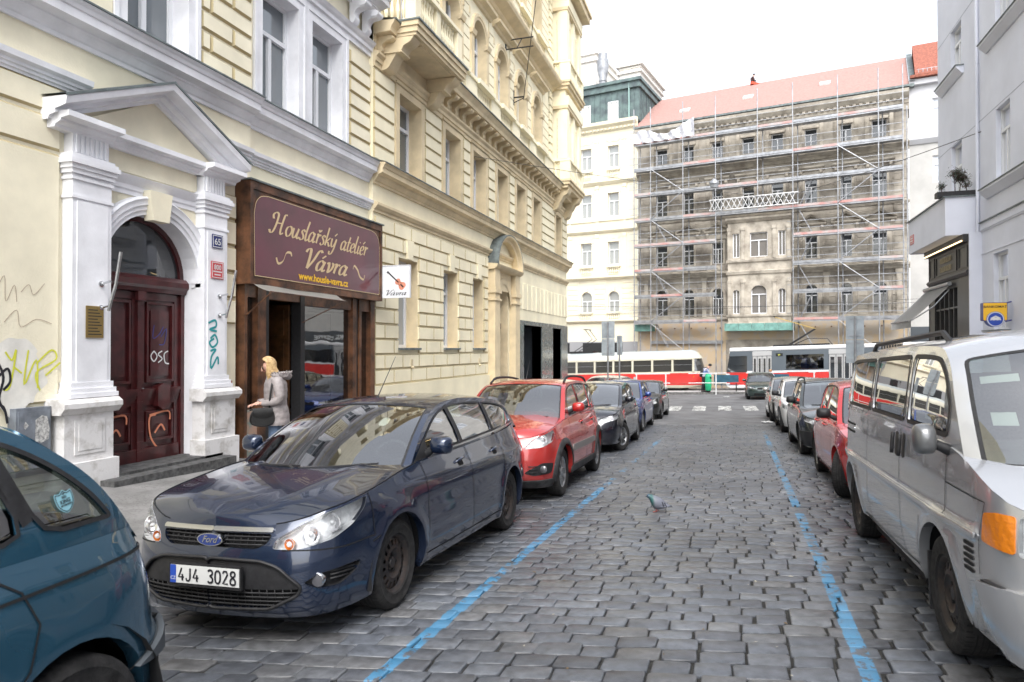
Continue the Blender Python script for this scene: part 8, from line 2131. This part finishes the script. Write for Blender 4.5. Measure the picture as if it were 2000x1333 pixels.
    for k in range(60):
        a = -PI * .8 + PI * 1.6 * k / 59; q = Vector((-.045 - .15 * math.cos(a), .15 * math.sin(a), 1.44 + .03 * math.sin(k * 2.3))); d_ = Vector((-math.cos(a), math.sin(a), .5 + .4 * math.sin(k * 1.7))) * .045; m.tube([q, q + d_], [.014, .003], 5)
    m.build('coat', coat, root, 60)
    hm = mat('blonde hair', (.60, .43, .22), .5, nscale=30, col2=(.36, .22, .09), bump=.6, bscale=60); m = I(); rr = random.Random(4)
    def hf(u, v):
        th = u * PI * .62; ph = PI * (2 * v - 1) * (.96 - .36 * min(1, max(0, (u - .42) / .2))); q = Vector((-math.cos(ph) * math.sin(th) * .118, math.sin(ph) * math.sin(th) * .105, math.cos(th) * .128)); return tuple(c + Vector((-.015, 0, .012)) + q * (1 + .04 * math.sin(ph * 14)))
    m.grid(hf, 12, 30)
    for k in range(110):
        a = -PI * .56 + PI * 1.12 * k / 109; x, y = -math.cos(a) * .10, math.sin(a) * .094; l = .14 + rr.uniform(0, .09)
        P = sm([(c.x - .01 + x * .9, y, c.z + .06), (c.x - .01 + x * 1.15, y * 1.15, c.z - .02), (c.x - .02 + x * 1.3, y * 1.3, c.z - l * .6), (c.x - .03 + x * 1.2 + rr.uniform(-.02, .02), y * 1.25 + rr.uniform(-.02, .02), c.z - l)], 3)
        m.tube(P, [.012] * 3 + [.011] * 4 + [.008, .006, .003][:len(P) - 7], 5)
    m.build('hair', hm, root, 70)
    m = I(); jm = mat('blue jeans', (.10, .15, .24), .85, nscale=9, namt=.2)
    for sg, x0, x1 in ((1, .03, 0), (-1, -.02, -.08)): m.tube([(0, .09 * sg, .84), (x0, .09 * sg, .48), (x1, .09 * sg, .1)], [.11, .075, .06], 14)
    m.build('jeans', jm, root, 60)
    m = I()
    for sg, x in ((1, 0), (-1, -.08)): m.tube([(x - .05, .09 * sg, .05), (x + .03, .095 * sg, .055), (x + .12, .1 * sg, .04), (x + .16, .1 * sg, .03)], [.045, .05, .042, .02], 10)
    m.build('shoes', M_BLACK, root, 60)
    br = empty('handbag', 'black shoulder bag with a flap held by the woman in the lilac coat', 'bag', None, root.location); br.rotation_euler = root.rotation_euler; br.scale = root.scale
    lm = mat('black leather', (.007, .007, .007), .5, nscale=12, namt=.3, bump=.2); m = I()
    P = sm([(.06, .93), (.20, .95), (.34, .90), (.37, .76), (.28, .70), (.12, .70), (.03, .77)], 4, True); P2 = inset(P, .02)
    a = [m.P(x, .0, z) for x, z in P2]; b = [m.P(x, .04, z) for x, z in P]; c2 = [m.P(x, .16, z) for x, z in P]; d = [m.P(x, .20, z) for x, z in P2]
    m.fi(a); m.fi(d[::-1])
    for A, B_ in ((a, b), (b, c2), (c2, d)):
        for k in range(len(A)): m.fi([A[k], A[(k + 1) % len(A)], B_[(k + 1) % len(A)], B_[k]])
    m.v = [(x, y + .06, z) for x, y, z in m.v]
    bag = m.build('pouch', lm, br, 50)
    m = I(); m.grid(lambda u, v: (.06 + .28 * u, .275 - .004 + .012 * math.sin(PI * v), .975 - .02 * abs(u - .5) - .15 * v * (1 - .35 * (2 * u - 1) ** 2)), 10, 5); m.build('flap', lm, br, 50)
    m = I(); m.tube(sm([(.10, .2, .93), (.10, .235, 1.1), (.07, .20, 1.3), (-.0, .06, 1.455), (-.1, -.06, 1.42), (-.17, -.12, 1.2), (-.15, -.2, .95), (.1, -.2, .9), (.28, -.08, .93), (.36, .1, .93)], 5), .014, 8); m.build('strap', lm, br, 60)
woman()
def smallman(name, lab, X, Y, zg, rot, J, B, tops, hairc, extra=None, H=1.0):
    root = empty(name, lab, 'person', None, (X, Y, zg)); root.rotation_euler = (0, 0, rot); root.scale = (H,) * 3
    skinfig('body', J, B, M_SKIN, root, lambda x, y, z: (x, y, z), 1)
    for nm, mt, tubes in tops:
        m = MB()
        for P, r in tubes: m.tube(P, r, 12)
        m.build(nm, mt, root, 60)
    m = MB(); c = J['hd2']; m.lathe([(.0, .1), (.06, .09), (.095, .05), (.10, .0), (.085, -.04)], (c[0] - .015, c[1], c[2]), 14, 'z', 0, False); m.build('hair', hairc, root, 60)
    return root
def others():
    X, Y = -1.65, 47.3; zg = gz(X, Y) + .14
    J = dict(pel=(0, 0, .92, .12), ch=(.16, 0, 1.28, .13, .17), nk=(.26, 0, 1.44, .05), hd1=(.34, 0, 1.52, .08), hd2=(.38, 0, 1.58, .08), hL=(0, .1, .86, .08), kL=(.06, .1, .48, .055), aL=(.02, .1, .08, .04), fL=(.14, .1, .03, .03), hR=(0, -.1, .86, .08), kR=(-.02, -.1, .48, .055), aR=(-.1, -.1, .08, .04), fR=(.02, -.1, .03, .03), sL=(.18, .19, 1.36, .05), eL=(.3, .24, 1.12, .04), wL=(.48, .16, .98, .028), sR=(.18, -.19, 1.36, .05), eR=(.28, -.24, 1.12, .04), wR=(.46, -.16, .98, .028))
    B = [('pel', 'ch'), ('ch', 'nk'), ('nk', 'hd1'), ('hd1', 'hd2'), ('pel', 'hL'), ('hL', 'kL'), ('kL', 'aL'), ('aL', 'fL'), ('pel', 'hR'), ('hR', 'kR'), ('kR', 'aR'), ('aR', 'fR'), ('ch', 'sL'), ('sL', 'eL'), ('eL', 'wL'), ('ch', 'sR'), ('sR', 'eR'), ('eR', 'wR')]
    J2, B2 = dict(J), list(B); hand(J2, B2, 'wL', (1, 0, -.4), 1, 'lh'); hand(J2, B2, 'wR', (1, 0, -.4), -1, 'rh')
    dk = mat('dark trousers', (.02, .022, .03), .9); bl = mat('blue and white jacket', (.09, .16, .38), .8, nscale=3, col2=(.5, .5, .55), contrast=(.45, .55))
    r = smallman('person', 'person in a blue and white jacket and black backpack leaning by the green bin', X, Y, zg, 0, J2, B2, [
        ('jacket', bl, [([(.0, 0, .92), (.08, 0, 1.12), (.17, 0, 1.32), (.24, 0, 1.42)], [.17, .19, .2, .09]), ([(.18, .19, 1.36), (.3, .24, 1.12), (.44, .17, 1.0)], [.08, .06, .045]), ([(.18, -.19, 1.36), (.28, -.24, 1.12), (.42, -.17, 1.0)], [.08, .06, .045])]),
        ('trousers', dk, [([(0, .1, .92), (.06, .1, .48), (.02, .1, .1)], [.11, .08, .06]), ([(0, -.1, .92), (-.02, -.1, .48), (-.1, -.1, .1)], [.11, .08, .06])]), ('shoes', M_BLACK, [([(-.02, .1, .05), (.14, .1, .04)], [.05, .04]), ([(-.14, -.1, .05), (.02, -.1, .04)], [.05, .04])])], M_BLACK, H=1.13)
    b = empty('backpack', 'black backpack worn by the person in blue beside the green bin', 'backpack', None, r.location); b.rotation_euler = r.rotation_euler; b.scale = r.scale
    m = MB(); ringloft(m, [(-.12, 0, .88, .05, .1), (-.14, 0, .92, .11, .16), (-.1, 0, 1.1, .13, .17), (-.04, 0, 1.28, .12, .16), (-.0, 0, 1.36, .06, .1)], 16); m.build('pack', M_BLACK, b, 60)
    m = MB()
    for sg in (1, -1): m.tube(sm([(-.02, .1 * sg, 1.3), (.12, .12 * sg, 1.46), (.27, .12 * sg, 1.36), (.2, .15 * sg, 1.1), (0, .15 * sg, .98)], 4), .02, 6)
    m.build('strap', M_BLACK, b, 60)
    # seated person on the second bench
    X, Y = 2.62, 47.6; zg = gz(X, Y) + .14
    J = dict(pel=(0, 0, .54, .13), ch=(-.02, 0, .98, .12, .16), nk=(.03, 0, 1.16, .05), hd1=(.09, 0, 1.25, .08), hd2=(.12, 0, 1.32, .08), hL=(.08, .1, .52, .09), kL=(.48, .1, .5, .06), aL=(.5, .1, .1, .04), fL=(.62, .1, .04, .03), hR=(.08, -.1, .52, .09), kR=(.48, -.1, .5, .06), aR=(.46, -.1, .1, .04), fR=(.58, -.1, .04, .03), sL=(0, .18, 1.08, .05), eL=(.05, .22, .82, .04), wL=(.3, .12, .72, .028), sR=(0, -.18, 1.08, .05), eR=(.05, -.22, .82, .04), wR=(.3, -.12, .72, .028))
    J2, B2 = dict(J), list(B); hand(J2, B2, 'wL', (1, 0, -.2), 1, 'lh'); hand(J2, B2, 'wR', (1, 0, -.2), -1, 'rh')
    smallman('person', 'fair-haired person in a pale jacket seated on the bench behind the dark green car', X, Y, zg, math.radians(200), J2, B2, [
        ('jacket', mat('pale jacket', (.5, .52, .6), .8), [([(0, 0, .52), (-.02, 0, .76), (-.01, 0, 1.0), (.02, 0, 1.14)], [.17, .18, .19, .09]), ([(0, .18, 1.08), (.05, .22, .82), (.26, .13, .73)], [.08, .06, .045]), ([(0, -.18, 1.08), (.05, -.22, .82), (.26, -.13, .73)], [.08, .06, .045])]),
        ('trousers', dk, [([(.04, .1, .52), (.48, .1, .5), (.5, .1, .12)], [.11, .08, .06]), ([(.04, -.1, .52), (.48, -.1, .5), (.46, -.1, .12)], [.11, .08, .06])]), ('shoes', M_BLACK, [([(.46, .1, .05), (.62, .1, .04)], [.05, .04]), ([(.42, -.1, .05), (.58, -.1, .04)], [.05, .04])])], mat('ginger hair', (.35, .18, .08), .7))
    # roofer sitting on the ridge
    p = TF(7.9, -5.75, 23.5); J3 = {k: (v[0], v[1], v[2]) + tuple(v[3:]) for k, v in J2.items()}
    og = mat('red work clothes', (.55, .08, .04), .8)
    smallman('person', 'roofer in red work clothes and dark cap sitting on the roof ridge', p[0], p[1], p[2] - .45, FA + .3, J3, B2, [
        ('jacket', mat('dark jacket', (.06, .03, .03), .8), [([(0, 0, .7), (.0, 0, .9), (-.01, 0, 1.0), (.02, 0, 1.14)], [.16, .17, .18, .09]), ([(0, .18, 1.08), (.05, .22, .82), (.26, .13, .73)], [.08, .06, .045]), ([(0, -.18, 1.08), (.05, -.22, .82), (.26, -.13, .73)], [.08, .06, .045])]),
        ('trousers', og, [([(0, 0, .5), (0, 0, .72)], [.19, .18]), ([(.04, .1, .52), (.48, .1, .5), (.5, .1, .12)], [.12, .09, .07]), ([(.04, -.1, .52), (.48, -.1, .5), (.46, -.1, .12)], [.12, .09, .07])])], M_BLACK)
others()
def pigeon():
    X, Y = -.83, 8.33; zg = gz(X, Y) + .004; r = empty('pigeon', 'grey pigeon with green neck and barred wings walking on the cobbles', 'pigeon', None, (X, Y, zg)); r.rotation_euler = (0, 0, math.radians(197)); r.scale = (1.02,) * 3
    def loft(m, R, n=18, mi=0):
        ringsx = []
        for x, z, ry, rz in [(a_, b_, c_ * 1.12, d_ * 1.16) for a_, b_, c_, d_ in R]: ringsx.append([m.P(x, ry * math.cos(a), z + rz * math.sin(a)) for a in [2 * PI * j / n for j in range(n)]])
        for A, B in zip(ringsx, ringsx[1:]):
            for j in range(n): m.fi([A[j], A[(j + 1) % n], B[(j + 1) % n], B[j]], mi)
        m.fi(ringsx[0][::-1], mi); m.fi(ringsx[-1], mi)
    pm = bpy.data.materials.new('pigeon feathers'); pm.use_nodes = True; n = pm.node_tree; b = n.nodes['Principled BSDF']; tc = n.nodes.new('ShaderNodeTexCoord'); sp = n.nodes.new('ShaderNodeSeparateXYZ'); cr = n.nodes.new('ShaderNodeValToRGB'); mr = n.nodes.new('ShaderNodeMapRange')
    n.links.new(tc.outputs['Object'], sp.inputs[0]); n.links.new(sp.outputs[0], mr.inputs[0]); mr.inputs[1].default_value = -.2; mr.inputs[2].default_value = .15; n.links.new(mr.outputs[0], cr.inputs[0]); n.links.new(cr.outputs[0], b.inputs[0]); e = cr.color_ramp.elements
    e[0].color = (.03, .035, .045, 1); e[1].color = (.07, .09, .12, 1)
    for q, cc in ((.25, (.10, .11, .13)), (.45, (.16, .17, .21)), (.68, (.15, .16, .19)), (.76, (.03, .12, .11)), (.88, (.05, .09, .13))): x = e.new(q); x.color = (*cc, 1)
    b.inputs['Roughness'].default_value = .5
    m = MB(); loft(m, [(-.175, .062, .026, .005), (-.13, .072, .032, .012), (-.09, .085, .047, .034), (-.045, .098, .062, .056), (.0, .105, .070, .066), (.035, .115, .068, .068), (.06, .135, .053, .056), (.075, .155, .038, .040), (.086, .172, .027, .029), (.098, .182, .023, .024), (.111, .182, .018, .018), (.121, .18, .008, .009)])
    m.build('body', pm, r, 60)
    m = MB()
    for sg in (1, -1):
        A = [(.045, .060, .14), (.03, .068, .09), (-.04, .066, .068), (-.11, .045, .066), (-.15, .022, .075), (-.10, .042, .105), (-.02, .058, .14), (.02, .058, .15)]
        m.fi([m.P(x, (y + .006) * sg, z) for x, y, z in A], 0)
        for a_, b_ in (((-.045, .066, .13), (-.065, .070, .075)), ((-.075, .058, .115), (-.10, .056, .07))): m.tube([tuple(Vector((a_[0], a_[1] * sg, a_[2]))), (b_[0], b_[1] * sg, b_[2])], .005, 5, 1)
    m.build('wing', [mat('pigeon wing', (.20, .21, .26), .6), M_INK], r, 40)
    m = MB(); m.tube([(.119, 0, .179), (.132, 0, .174), (.14, 0, .168)], [.005, .004, .001], 8); m.build('beak', M_INK, r, 50)
    m = MB()
    for sg in (1, -1): m.lathe([(.0, -.003), (.004, 0), (0, .003)], (.103, .0205 * sg, .187), 8, 'y')
    m.build('eye', mat('pigeon eye', (.5, .12, .02), .2), r, 50)
    for sg, x in ((1, .02), (-1, -.02)):
        m = MB(); m.tube([(0, .022 * sg, .08), (x * .5, .022 * sg, .04), (x, .022 * sg, .006)], .005, 6)
        for t in (-.5, 0, .5): m.tube([(x, .022 * sg, .006), (x + .03 * math.cos(t), .022 * sg + .03 * math.sin(t), .003)], .003, 5)
        m.tube([(x, .022 * sg, .006), (x - .015, .022 * sg, .003)], .003, 5); m.build('leg', mat('pigeon leg', (.35, .08, .07), .6), r, 50)
pigeon()
# ================================================================== street furniture
def furniture():
    sb = mat('sign back grey', (.33, .37, .40), .5, metal=.3, nscale=3, namt=.15)
    def sgn(lab, X, Y, z0, z1, w_, top, double=True, ztop=None):
        zg = zl(X, Y) if X < 0 else zr(X, Y); th = Thing('traffic_sign', lab, 'traffic sign', (X, Y, zg)); m = MB(); m.tube([(X, Y, zg), (X, Y, top)], .032, 10); th.part(m, 'pole', M_GALV, smooth=40)
        m = MB(); zz = [z0, (z0 + z1) / 2 - .01, z1] if double else [z0, z1]
        for a, b in zip(zz, zz[1:]):
            m.prism(roundp([(X - w_ / 2, a), (X + w_ / 2, a), (X + w_ / 2, b - .015), (X - w_ / 2, b - .015)], .03, 3), Y + .05, Y + .062, 'uzn') if 0 else None
            P = roundp([(X - w_ / 2, a), (X + w_ / 2, a), (X + w_ / 2, b - .015), (X - w_ / 2, b - .015)], .03, 3); A = [m.P(x, Y + .045, z) for x, z in P]; B = [m.P(x, Y + .058, z) for x, z in P]; m.fi(A); m.fi(B[::-1])
            for k in range(len(P)): m.fi([A[k], A[(k + 1) % len(P)], B[(k + 1) % len(P)], B[k]])
        th.part(m, 'panel', sb)
        m = MB()
        for a, b in zip(zz, zz[1:]):
            for z in (a + .1, b - .12): m.box(X - w_ * .34, X + w_ * .34, Y + .03, Y + .045, z, z + .025)
        th.part(m, 'clamp', M_GALV)
    sgn('tall grey-backed traffic sign on a pole in front of the old tram', -4.62, 27.2, 1.34, 2.74, .52, 2.7)
    sgn('narrow grey-backed traffic sign just right of the taller one', -4.62, 30.2, 1.35, 2.22, .24, 2.2, False)
    sgn('grey-backed traffic sign on a pole in front of the modern tram', 3.62, 22.9, 1.20, 2.64, .50, 2.6)
    # platform furniture
    X, Y = -1.35, 47.1; zg = gz(X, Y) + .14; th = Thing('litter_bin', 'bright green rounded litter bin on the tram stop platform', 'bin', (X, Y, zg)); m = MB()
    m.lathe([(.13, 0), (.15, .06), (.16, .12)], (X, Y, zg), 20, 'z', 1); th.part(m, 'base', [M_BLACK, M_BLACK], smooth=40)
    m = MB(); m.lathe([(.15, .1), (.19, .16), (.21, .5), (.21, 1.0), (.19, 1.12), (.12, 1.2), (0, 1.22)], (X, Y, zg), 24, 'z'); m.box(X + .12, X + .2, Y - .2, Y - .05, zg + .9, zg + 1.02, 1); th.part(m, 'drum', [mat('bright green plastic', (.02, .42, .20), .4), M_DARK], smooth=40)
    navy = mat('teal bench panel', (.02, .09, .14), .5, nscale=3, namt=.2)
    for X, lab in ((-.22, 'dark teal bench beside the green bin on the tram platform'), (2.95, 'dark teal bench with a person sitting on it, mostly hidden behind the dark green car')):
        Y = 47.9; zg = gz(X, Y) + .14; th = Thing('bench', lab, 'bench', (X, Y, zg), 'benches on the tram platform'); w_ = .78 if X < 0 else .7
        m = MB(); m.box(X - w_, X + w_, Y - .42, Y - .38, zg + .62, zg + 1.12); th.part(m, 'backrest', navy)
        m = MB(); m.box(X - w_, X + w_, Y - .36, Y + .08, zg + .43, zg + .47); th.part(m, 'seat', navy)
        for x in (X - w_ + .15, X + w_ - .15):
            for y in (Y - .3, Y): m = MB(); m.box(x - .035, x + .035, y - .03, y + .03, zg, zg + .43); m.box(x - .03, x + .03, Y - .38, Y - .34, zg + .43, zg + 1.1) if y < Y else None; th.part(m, 'leg', M_BLACK)
    Y0 = 47.2
    th = Thing('railing', 'red and white tubular railing along the edge of the tram platform', 'railing', (-2.5, Y0, gz(-2.5, Y0))); wr = mat('white tube', (.7, .7, .7), .4); rd = mat('red tube', (.5, .05, .04), .4)
    for h, nm in ((1.25, 'top_rail'), (.62, 'middle_rail')):
        m = MB(); x = -6.2
        while x < 5.0:
            x1 = min(5.0, x + 1.2); f = lambda q: (q, 46.55 - .19 * (q + 1), gz(q, 46.6) + .14 + h); m.tube([f(x), f(x1)], .03, 6, 1 if int((x + 6.2) / 1.2 + .5) % 3 == 2 else 0); x = x1
        th.part(m, nm, [wr, rd])
    for x in (-6.1, -4.1, -.85, 1.2, 4.9): 
        m = MB(); y = 46.55 - .19 * (x + 1); m.tube([(x, y, gz(x, y)), (x, y, gz(x, y) + 1.39)], .04, 8); th.part(m, 'post', wr)
    # overhead wires and span fittings
    wm = mat('overhead wire', (.05, .05, .05), .6)
    def wire(lab, P, r=.011, sag=0):
        a, b = Vector(P[0]), Vector(P[-1]); pts = [a + (b - a) * k / 16 + Vector((0, 0, -sag * 4 * (k / 16) * (1 - k / 16))) for k in range(17)]
        th = Thing('overhead_wire', lab, 'wire', pts[0]); m = MB(); m.tube(pts, r, 5); th.part(m, 'cable', wm)
    wire('thin cable stretched across the junction from the ochre building towards the scaffold', [TL(21.4, .1, 8.05), (10, 53, 11.6)], .010, .3)
    wire('overhead tram wire above the near track', [TF(-14, 3.2, 4.0), TF(24, 3.2, 4.9)], .012)
    wire('span wire fixed to the lavender building running towards the scaffold', [(7.0, 23.1, 7.95), TF(4.5, .2, 12.2)], .012, .5)
    wire('low cable running from the ochre corner over the tram street', [TL(35.2, .1, 3.85), TF(24, 4.2, 4.6)], .012, .2)
    wire('slanting dark cable running up the ochre facade from a wall bracket', [TL(25.6, .55, 11.35), TL(21.9, 2.4, 15.6)], .016)
    for u, z in ((25.9, 11.6),): 
        th = Thing('wall_bracket', 'small black iron cable bracket on the ochre facade between arched windows', 'bracket', TL(u, 0, z), 'cable brackets'); m = MB(TL); m.box(u - .05, u + .05, .04, .07, z - .3, z + .3); m.tube([(u, .07, z), (u - .25, .55, z - .1)], .03, 6); m.tube([(u, .07, z - .2), (u - .25, .55, z - .15)], .02, 6); th.part(m, 'iron', M_BLACK)
    th = Thing('wall_bracket', 'black double-arm iron cable bracket higher on the ochre facade', 'bracket', TL(24.9, 0, 13.3), 'cable brackets'); m = MB(TL); m.box(24.85, 24.95, .04, .07, 12.9, 13.7)
    for z in (13.1, 13.45): m.tube([(24.9, .07, z), (24.9, 1.15, z)], .025, 6)
    m.tube([(24.9, .5, 13.1), (24.9, .7, 13.45)], .02, 5); th.part(m, 'iron', M_BLACK)
    th = Thing('street_lamp', 'grey hanging street lamp in front of the scaffold', 'street lamp', TF(6.6, 3, 13.3)); m = MB(TF); m.lathe([(.1, .35), (.32, .15), (.36, 0), (.3, -.12), (.28, -.3), (0, -.35)], (6.6, 3, 13.6), 16, 'z'); th.part(m, 'lamp_shade', M_GALV, smooth=35)
    # litter
    for X, Y, lab in ((-.2, 42.5, 'crumpled pale paper on the asphalt near the platform kerb'), (1.15, 23.6, 'crushed white paper beside the silver saloon')):
        th = Thing('litter', lab, 'litter', (X, Y, gz(X, Y)), 'scraps of paper'); rr = random.Random(int(Y)); m = MB(); m.grid(lambda u, v: (X + .35 * (u - .5), Y + .22 * (v - .5), gz(X, Y) + .02 + rr.uniform(0, .05)), 7, 4); th.part(m, 'paper', M_PLATE)
    rr = random.Random(8); m = MB()
    for k in range(70):
        x, y = rr.uniform(-1.8, .9), 2.4 + rr.random() ** 1.5 * 10; a = rr.uniform(0, PI); z = gz(x, y) + rr.uniform(-.004, .007); l = rr.uniform(.008, .022); c, s_ = math.cos(a) * l, math.sin(a) * l
        m.face([(x - c, y - s_, z), (x + s_ * .4, y - c * .4, z + .003), (x + c, y + s_, z), (x - s_ * .4, y + c * .4, z + .002)], k % 2)
    o = m.build('grit_and_crumbs', [mat('pale crumbs', (.45, .42, .34), .9), mat('brown crumbs', (.14, .09, .04), .9)], kind='stuff'); o['label'] = 'tiny crumbs and grit lying in the joints between the setts'; o['category'] = 'grit'
furniture()
